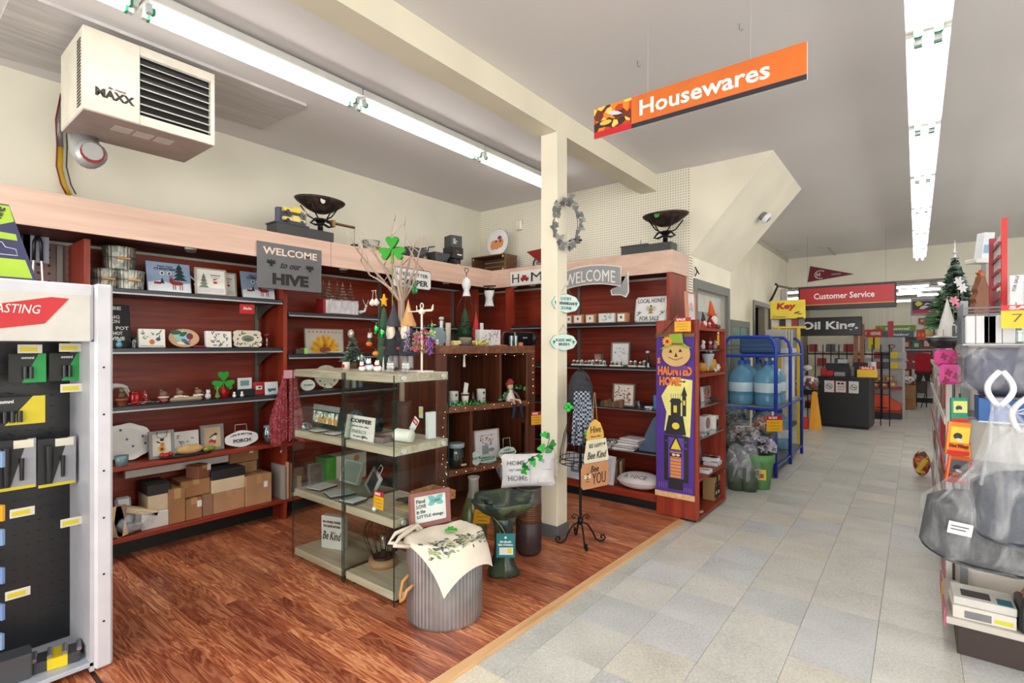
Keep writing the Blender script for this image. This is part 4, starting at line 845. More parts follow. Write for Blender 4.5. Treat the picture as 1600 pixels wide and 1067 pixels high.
# ================================================================ on top of the canopy
def scale(label,loc,rz,beam=True,green=False):
    t=T('counter_scale',label,'scale',loc,rz); 
    MB((62,64,66,.4,.4)).hprism([(-.27,-.07),(.22,-.07),(.22,.08),(-.27,.08)],.012,.10).build('base',t)
    MB((50,52,54,.4,.4)).hprism([(-.25,-.075),(.2,-.075),(.2,.065),(-.25,.065)],.0,.012).build('foot',t)
    MB((74,76,78,.4,.4)).box(-.28,.0,-.075,.085,.10,.112,.003).build('platform',t)
    MB('blackiron').lathe([(.05,.10),(.035,.11),(.022,.1),(.022,.17),(.04,.19),(.05,.2)],16,.14,0).build('pillar',t)
    MB('blackiron').tube([(.04,-.02,.16),(.08,-.03,.2),(.14,-.035,.205),(.2,-.03,.2),(.24,-.02,.16),(.2,-.03,.15),(.14,-.03,.17),(.08,-.03,.15)],.010,6,True).build('scroll_frame',t)
    MB('rust').lathe([(0,.262),(.05,.26),(.11,.285),(.2,.345),(.215,.362),(.212,.366),(.195,.352),(.11,.293),(.05,.268),(0,.268)],30,.14,0,0,1.0,.75).build('pan',t)
    for a in (.6,2.5,3.9,5.4): MB('blackiron').tube([(.14+.03*math.cos(a),.03*math.sin(a),.2),(.14+.1*math.cos(a),.08*math.sin(a),.23),(.14+.17*math.cos(a),.12*math.sin(a),.31)],.006,6).build('pan_arm',t)
    if beam:
        MB((110,84,56,.4,.6)).cyl((.2,0,.2),(.47,0,.2),.012,n=8).build('beam',t); MB((150,116,70,.4,.6)).box(.24,.27,-.022,.022,.165,.225,.004).build('sliding_weight',t)
        MB('steel').cyl((.47,0,.2),(.47,0,.055),.004,n=6).build('hook_rod',t); MB((40,40,42,.3)).lathe([(0,0),(.035,0),(.03,.01),(.006,.014),(0,.014)],14,.47,0,.042).build('weight_dish',t)
    return t
t=scale('antique counter scale with a dark oval pan, beside the yellow toy truck',(-3.90,LX(476,-3.90)[0],ZT),R90)
pr(t,lambda m:m.on((196,190,182)).at(.14,0,0).disc(-.06,.33,.022,.026,-.135),'pan_sticker')
# toy truck pack on the scale platform
t=T('toy_truck_pack','yellow toy pickup truck in a blue grey display pack on the scale','toy',(-3.90,LX(457,-3.9)[0],ZT+.1125),R90)
MB((70,80,104,.4)).box(-.12,.12,.0,.05,0,.13,.004).build('pack',t); MB('film_thin').box(-.105,.105,-.04,0,.005,.135).build('window',t)
for z,c in ((.10,(226,200,40,.3)),(.03,(220,200,110,.3))):
    MB(c).prism([(-.09,z),(.09,z),(.095,z+.02),(.05,z+.024),(.035,z+.045),(-.01,z+.045),(-.02,z+.024),(-.09,z+.024)],-.035,-.004).build('truck_body',t)
    for q in (-.055,.06): MB((30,30,32,.5)).cyl((q,-.038,z),(q,-.002,z),.015,n=12).build('wheel',t)
bucket('small galvanised bucket on top of the canopy, left of the shamrock',(-3.92,LX(580,-3.92)[0],ZT),.075,.115)
def barrow(label,loc,rz,w=.24,lean=0,red=False,wheel=False,group='wooden wheelbarrow planters'):
    t=T('toy_wheelbarrow',label,'wheelbarrow',loc,rz,0,group); h0=.035
    c=(120,30,26,.5) if red else (92,96,100,.45,.4)
    MB(c).add([(-w*.36,-.05,h0),(w*.36,-.05,h0),(w*.36,.05,h0),(-w*.36,.05,h0),(-w*.5,-.075,h0+.085),(w*.5,-.075,h0+.085),(w*.5,.075,h0+.085),(-w*.5,.075,h0+.085)],[(3,2,1,0),(0,1,5,4),(1,2,6,5),(2,3,7,6),(3,0,4,7)]).build('tray',t)
    ring(MB('crate').at(0,.07,h0+.085,rx=-PI/2),w+.02,.15,.012,-.012,.004).build('rim',t)
    for s in (-1,1): MB('blackiron').tube([(-w*.55,s*.02,.03),(w*.2,s*.05,.045),(w*.55,s*.06,.09),(w*.62,s*.06,.15),(w*.95,s*.06,.17)],.006,6).build('handle_bar',t); MB('blackiron').tube([(w*.2,s*.05,.05),(w*.28,s*.05,0),(w*.36,s*.05,.05)],.005,5).build('leg',t)
    MB('blackiron').tube([(-w*.55,-.0,.0315)]+[(-w*.55+.03*math.sin(a),0,.0315+.03*math.cos(a)-.0) for a in []]+[(-w*.5,0,.03)],.004,5).build('axle',t)
    MB('blackiron').tube([(-w*.6+.03*math.cos(a*PI/8),0,.031+.03*math.sin(a*PI/8)) for a in range(16)],.004,5,True).build('wheel',t)
    return t
barrow('metal wheelbarrow planter with wooden rim behind the camper sign',(-3.92,LX(646,-3.92)[0],ZT),R90)
barrow('metal wheelbarrow planter with wooden rim, left of the stacked black boxes',(-3.93,LX(684,-3.93)[0],ZT),R90,.22)
for k,(z,w,h,c,l) in enumerate([(0,.12,.09,(44,46,50,.35),'bottom'),(.091,.155,.12,(36,38,42,.35),'middle'),(.212,.14,.125,(56,58,62,.35),'top')]):
    t=T('black_carton','%s of the three stacked dark grey cartons on the canopy'%l,'box',(-3.93,LX(708,-3.93)[0],ZT+z),R90+.25*(1-k),0,'stacked dark cartons'); MB(c).box(-w/2,w/2,-w/2,w/2,0,h,.002).build('body',t)
    pr(t,lambda m:[m.on((214,214,214)).box(-w*.3,-w*.3+w*.35*q,-w/2-.001,-w/2,h*.62-h*.16*j,h*.7-h*.16*j) for j,q in enumerate((.6,1,.8))] if k==2 else [m.on((150,60,30)).box(-w*.2,w*.1,-w/2-.001,-w/2,h*.6,h*.7),m.on((226,226,226)).box(-w*.1,w*.35,-w/2-.001,-w/2,h*.3,h*.42)])
# crate with individual slats
YC=4.60; xc=BY(771,YC)[0]; w=WB(746,798,YC); h=.205
t=T('wooden_crate','old wooden crate on its side on the canopy, below the pumpkin plate','crate',(xc,YC,ZT))
for k in range(4): MB('crate').box(-w/2+.012,w/2-.012,.12,.13,.008+k*h/4,.0+(k+1)*h/4).build('slat',t)
for z in (0,h-.012): MB('crate').box(-w/2,w/2,-.1,.13,z,z+.012,.002).build('side_board',t)
for x in (-w/2,w/2-.014): MB('crate').box(x,x+.014,-.1,.12,.0125,h-.0125,.002).build('end_board',t)
for x in (-w/2+.03,w/2-.03):
    for z in (.03,h-.03): MB((196,170,130)).box(x-.01,x+.01,-.102,-.1,z-.012,z+.012).build('corner_tag',t)
t=T('pumpkin_plate','round white plate with a pumpkin picture standing on the crate','plate',(BY(775,4.6)[0],4.62,ZT+h+.001),0,-.1); r=WB(759,791,4.72)/2
MB((226,224,224,.25)).prism([(r*math.cos(a*PI/14),r+r*math.sin(a*PI/14)) for a in range(28)],-.012,0).build('plate',t); MB((130,136,150,.4)).prism([(r*1.03*math.cos(a*PI/14),r+r*1.03*math.sin(a*PI/14)) for a in range(28)],-.009,-.003).build('rim',t)
pr(t,lambda m:([m.on((214,140,90)).disc(x*r,r*(.85+.1*(i%2)),r*.3,r*.36,-.0128-.0003*i) for i,x in enumerate((-.35,.3,-.02))],m.on((110,70,110)).disc(.2*r,r*1.35,.2*r,.14*r,-.0145),m.on((70,50,44)).disc(-.12*r,r*1.1,.09*r,.09*r,-.015).disc(.3*r,r*1.08,.09*r,.09*r,-.015)))
MB_=MB((222,220,208,.5)); xs,zs=BY(812,4.86,352); one(MB_.box(-.045,.045,-.04,.018,-.06,.06,.012),'wall_sensor','small cream plastic sensor on the pegboard wall','sensor',(xs,4.86,zs))
one(MB((216,212,198,.5)).cyl((0,0,0),(0,0,.17),.007,n=8),'white_rod','short white rod standing against the pegboard left of the post','rod',(BY(812,4.85)[0],4.85,ZT))
t=T('toy_wheelbarrow','dark red toy wheelbarrow tipped up behind the cream post','wheelbarrow',(BY(845,4.72)[0],4.72,ZT),0)
MB((134,30,24,.4)).add([(-.16,-.05,.22),(.10,-.05,.24),(.10,.06,.24),(-.16,.06,.22),(.0,-.03,.09),(.08,-.03,.1),(.08,.04,.1),(.0,.04,.09)],[(0,4,5,1),(1,5,6,2),(2,6,7,3),(3,7,4,0),(4,7,6,5)]).build('tray',t)
MB((30,30,32,.5)).tube([(-.03+.072*math.cos(a*PI/10),-.0,.078+.072*math.sin(a*PI/10)) for a in range(20)],.009,6,True).build('wheel',t)
for k in range(3): MB((140,140,140,.3,.7)).cyl((-.03+.07*math.cos(k*PI/3+.3),0,.078+.07*math.sin(k*PI/3+.3)),(-.03-.07*math.cos(k*PI/3+.3),0,.078-.07*math.sin(k*PI/3+.3)),.002,n=4).build('spoke',t)
for s in (-.04,.04): MB('steel').tube([(-.03,s,.08),(.08,s,.12),(.34,s,.26),(.42,s,.28)],.006,6).build('handle_bar',t); MB((24,24,26)).cyl((.40,s,.276),(.50,s,.286),.012,n=8).build('grip',t)
t=scale('antique counter scale with a deep oval pan, at the right end of the canopy',(BY(1017,4.6)[0],4.60,ZT),0,beam=False)
for px,h in ((982,.06),(1004,.14)): MB('blackiron').cyl((-.2 if px<990 else -.1,0,.062),(-.2 if px<990 else -.1,0,.062+h*.7),.016 if px<990 else .003,n=8).build('post',t)
pr(t,lambda m:m.on((60,140,60)).at(.14,0,0).disc(-.02,.335,.025,.022,-.15),'green_patch')
# camper sign with cords
X=-3.785; w=WL(614,673,X); z0=LX(673,X,453)[1]; z1_=LX(614,X,417)[1]; h=.185
t=T('camper_sign','white LIFE IS BETTER IN A CAMPER sign hung by a cord on the fascia','sign',(X,LX(644,X)[0],(z0+z1_)/2-h/2),R90)
c_=.02; P=[(-w/2+c_,0),(w/2-c_,0),(w/2,c_),(w/2,h-c_),(w/2-c_,h),(-w/2+c_,h),(-w/2,h-c_),(-w/2,c_)]
MB((60,62,66,.5)).prism([(x*1.012,h/2+(z-h/2)*1.04) for x,z in P],-.006,0).build('rim',t); MB((226,226,226,.4)).prism([(x*.985,h/2+(z-h/2)*.95) for x,z in P],-.009,-.006).build('panel',t)
txt(t,'LIFE IS BETTER',0,h*.7,w*.82,h*.18,(56,58,64),-.011,.015); txt(t,'CAMPER',.02,h*.3,w*.74,h*.3,(46,48,54),-.011,.03)
for a,b in (((-w*.32,-.004,h),(0,0.02,h+.12)),((w*.32,-.004,h),(0,0.02,h+.12))): MB((110,60,40)).cyl(a,b,.003,n=5).build('cord',t)
# mini dress form on the bookcase, corset hanger, HOME and WELCOME signs
xh,zh=BY(865,4.44,470); w=WB(797,872,4.44)
x0,zt_=BY(797,4.44,425); x0,zb2=BY(797,4.44,447)
t=T('home_sign','white HOME sign with a red truck for the letter O, half behind the post','sign',(x0+w/2,4.456,zb2),0); h=zt_-zb2
MB((222,220,214,.5)).box(-w/2,w/2,-.012,0,0,h,.002).build('panel',t); txt(t,'H',-w*.38,h*.5,w*.15,h*.62,(30,32,40),-.014,0); txt(t,'ME',w*.16,h*.5,w*.42,h*.62,(30,32,40),-.014,0)
pr(t,lambda m:m.on((160,34,40)).box(-w*.27,-w*.1,-.0135,-.0128,h*.32,h*.52).box(-w*.24,-w*.15,-.0135,-.0128,h*.5,h*.68).on((40,40,44)).disc(-w*.23,h*.32,.012,.014,-.0142).disc(-w*.14,h*.32,.012,.014,-.0142),'truck_print')
# welcome ribbon banner
Yw=4.44; xL,_=BY(889,Yw); xR,_=BY(966,Yw); w=xR-xL+.12; xm_=xL-.10+w/2
zc=BY(925,Yw,436)[1]
t=T('welcome_banner','grey wooden ribbon banner reading WELCOME, on the pink fascia right of the post','sign',(xm_,4.456,zc),0)
def rib(u): return .045*(1-(2*u-1)**2)
N=14; top=[(-w/2+w*i/N,.085+rib(i/N)) for i in range(N+1)]; bot=[(-w/2+w*i/N,-.085+rib(i/N)) for i in range(N+1)]
def strip(mb,g,y0,y1):
    for i in range(N): mb.prism([(bot[i][0],bot[i][1]-g),(bot[i+1][0],bot[i+1][1]-g),(top[i+1][0],top[i+1][1]+g),(top[i][0],top[i][1]+g)],y0,y1)
    return mb
def band(g,y0,y1,m):
    P=[(x,z-g) for x,z in bot]+[(x+(g if k==0 else 0),z+g) for k,(x,z) in enumerate(reversed(top))]; return MB(m).prism(P,y0,y1)
band(.010,-.010,0,(226,224,220,.5)).build('white_edge',t); band(0,-.013,-.010,(150,152,154,.5)).build('grey_face',t)
MB((226,224,220,.5)).prism([(w/2-.11,-.12),(w/2+.01,-.09),(w/2+.075,.05),(w/2+.08,-.15),(w/2+.05,-.20),(w/2-.0,-.175),(w/2-.1,-.17)],0,.012).build('folded_tail_edge',t)
MB((150,152,154,.5)).prism([(w/2-.1,-.11),(w/2+.005,-.08),(w/2+.065,.03),(w/2+.07,-.145),(w/2+.045,-.185),(w/2,-.165),(w/2-.09,-.16)],-.003,0).build('folded_tail',t)
txt(t,'WELCOME',.0,.0,w*.84,.115,(232,230,224),-.015,.0,arc=.035)
# ================================================================ goods in and on the glass case
def G(px,z,dy=.12): # on a shelf of the case, dy behind its front
    Y=GY0+dy; return (BY(px,Y)[0],Y,z+.0005)
def GI(px,z,X=-2.27): return (X,LX(px,X)[0],z+.0005)
def GW(a,b,dy=.12): return WB(a,b,GY0+dy)
def GH(px,py,dy): return BY(px,GY0+dy,py)[1]
g1,g2,g3,g4=1.24,.848,.467,.083
# --- bottom shelf
h=GH(510,812,.14)-g4; t=T('be_kind_block','white wooden block sign reading Be Kind, on the bottom shelf','sign',G(522,g4,.16),math.radians(18)); w=.17
MB((206,204,202,.6)).box(-w/2,w/2,-.02,.03,0,.21,.002).build('block',t); txt(t,'IN A WORLD WHERE',0,.172,w*.8,.016,(60,60,64),-.022,.015); txt(t,'YOU CAN BE ANYTHING',0,.145,w*.8,.016,(60,60,64),-.022,.015); txt(t,'Be Kind',0,.085,w*.86,.055,(36,36,40),-.022,.01,.35)
t=T('cage_lamp','black wire cage lamp with an exposed bulb on a round wooden base','lamp',G(599,g4,.2),0)
MB((150,116,84,.6)).lathe([(0,0),(.085,0),(.088,.02),(.085,.042),(0,.042)],24).build('wooden_base',t); MB('blackiron').lathe([(.062,.042),(.062,.056),(.05,.056),(.05,.046),(0,.046)],20).build('collar',t)
for k in range(12):
    a=k*PI/6; MB('blackiron').tube([(r*math.cos(a),r*math.sin(a),z) for r,z in ((.058,.05),(.085,.10),(.115,.18),(.11,.235),(.075,.275),(.05,.30))],.0022,5).build('cage_wire',t)
MB('blackiron').tube([(.05*math.cos(a*PI/8),.05*math.sin(a*PI/8),.30) for a in range(16)],.0025,5,True).build('top_ring',t)
MB('blackplastic').cyl((0,0,.046),(0,0,.085),.016,n=12).build('socket',t); MB('jar').lathe([(.012,.085),(.02,.11),(.024,.15),(.018,.18),(0,.19)],16).build('bulb',t); MB((220,160,90,.4)).tube([(0,0,.09),(.006,0,.12),(-.006,0,.15),(0,0,.17)],.0018,5).build('filament',t)
# --- third shelf
for k,(px,dy,a,w,d,l,c) in enumerate([(503,.12,.2,.13,.15,'left of three',(206,206,208)),(531,.10,-.3,.14,.16,'middle of three',(196,198,202)),(552,.06,.15,.12,.12,'right of three, nearest the glass',(200,214,216))]):
    t=T('flat_pack','flat packaged white card lying on the third shelf, %s'%l,'package',G(px,g3+.004*k,dy),a); MB((54,58,56,.5)).box(-w/2,w/2,-d/2,d/2,0,.01,.002).build('tray',t); MB(c).box(-w/2+.005,w/2-.005,-d/2+.004,d/2-.004,.010,.014).build('card',t)
t=frame('grey packaged photo frame leaning on the third shelf, behind',G(548,g3,.30),.2,.15,(190,192,192),(150,156,150),None,0,-.35,b=.012)
t=T('hanging_card','grey hanging frame with a loop tilted on the third shelf','picture',G(577,g3+.012,.24),-.2); t.rotation_euler=(-.2,.55,-.2); ring(MB((176,178,180,.4)),.12,.15,.02,-.012,0).build('frame',t); MB((70,72,80)).box(-.045,.045,-.01,-.002,.018,.13).build('picture_board',t); MB((200,200,202)).tube([(-.02,-.004,.15),(-.015,-.004,.2),(.015,-.004,.2),(.02,-.004,.15)],.002).build('hang_loop',t)
def saletag(label,loc,rz,tilt=-.1,s=1,w=.075,h=.085,cat='price tag',word='SALE',group=None):
    t=T('sale_tag',label,cat,loc,rz,tilt,group); w*=s;h*=s
    MB((232,172,20,.5)).box(-w/2,w/2,-.0015,0,0,h*.72).build('yellow_card',t); MB((178,28,52,.5)).box(-w/2,w/2,-.002,0,h*.72,h).build('red_header',t)
    txt(t,word,-w*.1,h*.86,w*.55,h*.15,(240,236,230),-.0032,.03); pr(t,lambda m:(m.on((150,110,20)).box(-w*.36,w*.3,-.0026,-.0016,h*.52,h*.55).box(-w*.36,w*.36,-.0026,-.0016,h*.34,h*.37).box(-w*.2,w*.3,-.0026,-.0016,h*.14,h*.17)),'handwriting'); return t
one(MB('chrome').ell(0,0,.0,.017,.017,.017,12),'glass_ball','round glass ball holding the sale tag on the case shelf','ornament',(BY(585,GY0+.03)[0],GY0+.03,g3+.018))
t=saletag('yellow and red sale tag clipped in the glass case, above the round knob',(BY(590,GY0+.03)[0],GY0+.035,g3+.02),0,-.05,1.15)
t=T('wicker_tray','tray basket of black sunglasses and packets on the third shelf','basket',GI(641,g3,-2.30),0); w=.20
ring(MB('wicker').at(0,.09,0.001,rx=-PI/2),w,.18,.012,-.05,0).build('rim',t); MB((196,170,130,.7)).box(-w/2+.01,w/2-.01,-.085,.085,.002,.006).build('bottom',t)
for k in range(7):
    R=random.Random(k); one_=MB(((26,28,32,.3),(60,62,66,.4),(120,126,130,.3))[k%3]).box(-.04,.04,-.022,.022,0,.014,.004).build('packet',t); one_.location=(R.uniform(-.05,.05),R.uniform(-.04,.04),.008+.012*k*.5); one_.rotation_euler=(R.uniform(-.2,.2),R.uniform(-.2,.2),R.uniform(0,3))
# --- second shelf
t=T('muffin_box','boxed baking pan with a picture of golden muffins','box',G(511,g2,.17),-.06,-.12); w=GW(487,531,.17); h=.145
MB((46,52,56,.5)).box(-w/2,w/2,-.02,.02,0,h).build('box',t); MB((140,150,150)).box(-w/2-.003,w/2+.003,-.022,-.02,h*.78,h*1.02).build('header_band',t); MB('pebbleprint').box(-w/2+.008,w/2-.01,-.022,-.02,.03,h*.72).build('picture_board',t)
pr(t,lambda m:[m.on((218,160,70)).disc(-w*.2+k*w*.2,.05,.026,.022,-.0235) for k in range(4)])
for k,(px,l) in enumerate(((497,'left'),(522,'right'))): one(MB((70,72,74,.4)).box(-.05,.05,-.04,.04,0,.006,.001).on((226,228,228)).box(-.045,.045,-.035,.035,.006,.009),'coaster_pack','pack of flat coasters lying before the muffin box, %s one'%l,'coaster pack',G(px,g2,.06),.1*k)
one(MB('speck').ell(0,0,.022,.04,.03,.024,12),'speckled_stone','small white speckled oval ornament at the left end of the case','ornament',G(479,g2,.06))
t=T('coffee_sign','white COFFEE canvas sign leaning in the case','sign',G(561,g2,.05),-.05,-.2); w=GW(538,586,.05); h=.135
MB((222,220,214,.6)).prism([(-w/2,0),(w/2,.0),(w*.43,h),(-w*.52,h)],-.008,0).build('panel',t); txt(t,'COFFEE',0,h*.78,w*.72,h*.17,(50,50,52),-.010,.04); txt(t,'gives me the',0,h*.55,w*.6,h*.1,(60,60,62),-.010,.0,.3); txt(t,'ENERGY',0,h*.33,w*.5,h*.14,(130,130,130),-.010,0); txt(t,'to get going',.02,h*.13,w*.5,h*.07,(60,60,62),-.010,.02)
t=T('book_stack','grey boxed notebooks with pink covers lying flat behind the glass','book',G(592,g2,.10),.12); MB((110,110,108,.5)).box(-.085,.085,-.05,.05,0,.022,.002).build('pages',t); MB((150,110,116,.5)).box(-.086,.086,-.051,.051,.022,.028).build('cover',t)
pr(t,lambda m:m.on((60,50,54)).box(-.04,.06,-.02,.0,.0285,.0292))
t=T('tipped_mug','white enamel mug lying on its side with a red header label','mug',G(622,g2+.036,.07),.25); t.rotation_euler=(0,PI/2,-.1); 
MB((222,220,214,.3)).lathe([(0,.105),(.034,.105),(.036,.1),(.036,0),(.038,0),(.034,-.001),(.033,.098),(0,.1)],24).build('body',t); MB((222,220,214,.3)).tube([(0,.035,.02),(0,.06,.03),(0,.06,.07),(0,.035,.08)],.004).build('handle',t)
t.location=GI(621,g2+.037,-2.33); t.rotation_euler=(0,PI/2,.12)
t=T('product_card','tilted white product card with a red label, tied to the tipped mug','tag',GI(645,g2+.07,-2.29),0); t.rotation_euler=(0,.6,0); MB((226,226,226)).box(-.022,.022,-.002,0,-.02,.07).build('card',t); MB((190,30,40)).box(-.02,.02,-.003,-.002,.03,.06).build('red_label',t); txt(t,'MUG',0,.046,.026,.012,(236,230,230),-.0042)
one(MB((226,228,232,.5)).box(-.014,.014,-.03,.03,0,.155,.001),'slim_box','tall slim white box standing at the right end of the case','box',GI(673,g2,-2.25),.05)
t=T('small_packet','small hanging packet with a yellow patch, behind the slim white box','packet',GI(658,g2+.1,-2.40),0); MB((196,196,190)).box(-.017,.017,-.003,0,0,.07).build('card',t); MB((206,196,60)).box(-.011,.011,-.004,-.003,.025,.055).build('print',t)
one(MB((40,110,120,.2)).lathe([(0,0),(.02,0),(.03,.03),(.032,.05),(.02,.08),(.016,.085),(0,.08)],18),'glass_vase','teal blue glass vase behind the coffee sign','vase',G(592,g2,.3))
one(MB((130,50,40,.4)).ell(0,0,.014,.02,.02,.014,8),'red_ornament','small dark red ornament behind the coffee sign','ornament',G(593,g2+.0,.36))
# --- on the case
one(MB((226,216,204,.4)).lathe([(0,0),(.022,0),(.024,.048),(.021,.048),(.02,.004),(0,.004)],16).on((170,40,44)).box(-.012,.012,-.026,-.022,.012,.034),'santa_mug','small white and red santa mug on the glass case','mug',G(541,g1,.2))
t=T('frosted_tree','small frosted pine tree in a brown pot with a heart tin on top','artificial tree',G(553,g1,.33),0)
MB((110,84,60,.8)).lathe([(0,0),(.022,0),(.028,.045),(0,.045)],14).build('pot',t); MB((90,70,50)).cyl((0,0,.045),(0,0,.16),.005,n=6).build('trunk',t)
flocked(t,-.01,0,.03,.22,.10,'frost_green',3,levels=9,per=16,w=.014); MB((176,180,170,.3,.5)).ell(-.02,-.01,.235,.028,.02,.03,10).build('tin_heart',t)
def seal(label,px,dy,s=1,c=(232,232,230,.5),sc=(180,40,80)):
    t=T('bear_figurine',label,'figurine',G(px,g1,dy),0,0,'white bear figurines'); MB(c).ell(0,0,.018*s,.026*s,.02*s,.018*s,10).build('body',t); MB(c).ell(.006*s,-.008*s,.044*s,.014*s,.013*s,.013*s,10).build('head',t); MB(sc).lathe([(.013*s,.03*s),(.015*s,.034*s),(.012*s,.038*s)],10,.004*s,-.006*s).build('scarf',t)
    for q in (-1,1): MB(c).ell(.006*s+q*.009*s,-.006*s,.057*s,.004*s,n=6).build('ear',t)
    return t
seal('white bear figurine with a pink scarf, left of the group',566,.10); seal('white bear figurine with a raised head, middle of the group',577,.14,1.3,sc=(60,90,130)); seal('white bear figurine with a red scarf beside the pebble penguins',590,.12,1.15,sc=(150,60,60))
def flower(t,x,y,z,s,c,cc=(230,190,60)):
    m=MB(c)
    for k in range(5): a=k*1.257; m.ell(x+s*.7*math.cos(a),y,z+s*.7*math.sin(a),s*.5,s*.2,s*.5,6)
    m.on(cc).ell(x,y-s*.2,z,s*.3,s*.2,s*.3,6); o=m.build('blossom',t); o['kind']='stuff'
t=T('flower_pick','mixed green and blue flower pick beside the frosted tree','flowers',G(565,g1,.26),0); MB((60,110,60)).cyl((0,0,0),(0,0,.06),.003,n=5).build('stem',t)
for k in range(9):
    R=random.Random(k+5); flower(t,R.uniform(-.035,.035),R.uniform(-.02,.02),.04+R.uniform(0,.05),.010,((90,150,90),(150,170,200),(220,220,226),(120,160,120))[k%4])
def hanger(label,px,py,dy,fn,name='hanging_ornament',cat='ornament',h=.05):
    t=T(name,label,cat,(BY(px,GY0+dy)[0],GY0+dy,GH(px,py,dy)),0); fn(t); return t
# wire ornament tree on the case (behind) that carries the hanging ornaments
t=T('ornament_stand','thin green metal stand carrying hanging ornaments, left of the gnomes','display stand',G(592,g1,.31),0)
MB((30,70,44,.5)).lathe([(0,0),(.05,0),(.045,.006),(0,.01)],16).build('base',t); MB((40,60,48,.5)).cyl((0,0,.006),(0,0,.42),.004,n=6).build('pole',t)
for a,z in ((PI,.30),(PI,.20),(0,.26),(PI*.9,.13),(.2,.15)): MB((40,60,48,.5)).cyl((0,0,z),(.055*math.cos(a),.02*math.sin(a)-.02,z+.012),.0025,n=5).build('arm',t)
def o_pig(t): MB((214,196,190,.5)).ell(0,0,.06,.018,.016,.018,10).build('head',t); MB((30,44,52,.6)).ell(0,0,.03,.02,.018,.026,10).build('body',t); MB((120,120,80)).cyl((0,0,.075),(0,0,.11),.002,n=4).build('string',t); [MB((214,196,190,.5)).ell(q*.014,0,.078,.006,n=6).build('ear',t) for q in (-1,1)]
hanger('hanging pig ornament in a dark green jacket, above the pumpkins',578,540,.27,o_pig)
def o_pump(c):
    def f(t):
        MB(c).lathe([(0,0),(.014,.003),(.02,.015),(.014,.027),(0,.03)],18,wave=lambda a,j:1+.08*math.cos(a*6)).build('pumpkin',t); MB((90,120,50)).cyl((0,0,.03),(0,0,.04),.003,n=5).build('stem',t)
    return f
hanger('orange pumpkin ornament hanging, the upper one',577,541,.24,o_pump((206,110,40,.5))); hanger('orange pumpkin ornament hanging, the lower one',587,556,.23,o_pump((214,130,50,.5))); 
for k,(px,py,c,n_) in enumerate([(588,522,'tinsel','left'),(597,528,'tinsel','right')]): hanger('glittering green bottle ornament, %s one'%n_,px,py,.24,lambda t:MB('tinsel').lathe([(0,0),(.013,.002),(.014,.04),(.005,.055),(.005,.07),(0,.07)],10).build('bottle',t))
def pebbles(label,px,dy):
    t=T('pebble_snowmen',label,'figurine',G(px,g1,dy) if px<620 else GI(px,g1,-2.24),0,0,'pebble snowman families'); R=random.Random(px)
    for k in range(9): MB('stone').ell((k%5-2)*.011+R.uniform(-.002,.002),(k//5)*.012-.004,.011,.0085,.0085,.010,8).build('pebble',t)
    for k in range(4): x=(k-1.5)*.014; MB((190,190,186,.8)).ell(x,0,.032,.009,.009,.012,8).build('snowman_body',t); MB((214,214,210,.8)).ell(x,-.001,.049,.007,.007,.008,8).build('snowman_head',t); MB((150,152,154,.8)).cyl((x,0,.054),(x,0,.068),.006,.001,8).build('hat',t)
pebbles('cluster of grey pebble snowmen on the case, left one',610,.10); pebbles('cluster of grey pebble snowmen on the case, next to the jewellery stand',634,.10)
for px in (599,607): one(MB((216,206,214,.4)).cyl((0,0,0),(0,0,.085),.009,.001,10),'cone_tree','slim white cone tree behind the pebble snowmen, %s one'%('left' if px<603 else 'right'),'cone tree',G(px,g1,.22))
def gnome(label,px,dy,hat,s=1,brd=(226,216,200)):
    t=T('gnome_doll',label,'doll',G(px,g1,dy),0,0,'tall standing gnome dolls')
    for q in (-1,1):
        MB((150,148,150,.9)).cyl((q*.02*s,0,.012),(q*.016*s,0,.085*s),.012*s,.013*s,10).build('leg',t); MB((84,84,90,.9)).ell(q*.021*s,-.008,.012,.014*s,.02*s,.012,8).build('foot',t)
    MB('darkfab').lathe([(.046*s,.075*s),(.05*s,.09*s),(.04*s,.13*s),(.03*s,.19*s),(.018*s,.225*s),(0,.23*s)],16).build('coat',t)
    MB(brd).lathe([(.002,.10*s),(.02*s,.14*s),(.03*s,.19*s),(.024*s,.225*s),(0,.235*s)],14,0,-.018*s,0,1,.7).build('beard',t)
    MB((220,176,140,.6)).ell(0,-.032*s,.222*s,.009*s,n=8).build('nose',t)
    MB(hat).lathe([(.038*s,.222*s),(.04*s,.232*s),(.03*s,.255*s),(.018*s,.29*s),(.006*s,.335*s),(0,.36*s)],16).build('hat',t)
    for q in (-1,1): MB('darkfab').tube([(q*.03*s,0,.2*s),(q*.05*s,-.01,.16*s),(q*.052*s,-.015,.12*s)],.011*s,8).build('arm',t); MB((150,60,50)).ell(q*.052*s,-.015,.112*s,.011*s,n=8).build('mitten',t)
    return t
gnome('tall gnome doll with a charcoal pointed hat, the left of two',615,.335,(66,68,74,.9),1.22); gnome('tall gnome doll with a tan pointed hat, the right of two',638,.335,(196,150,96,.8),1.22)
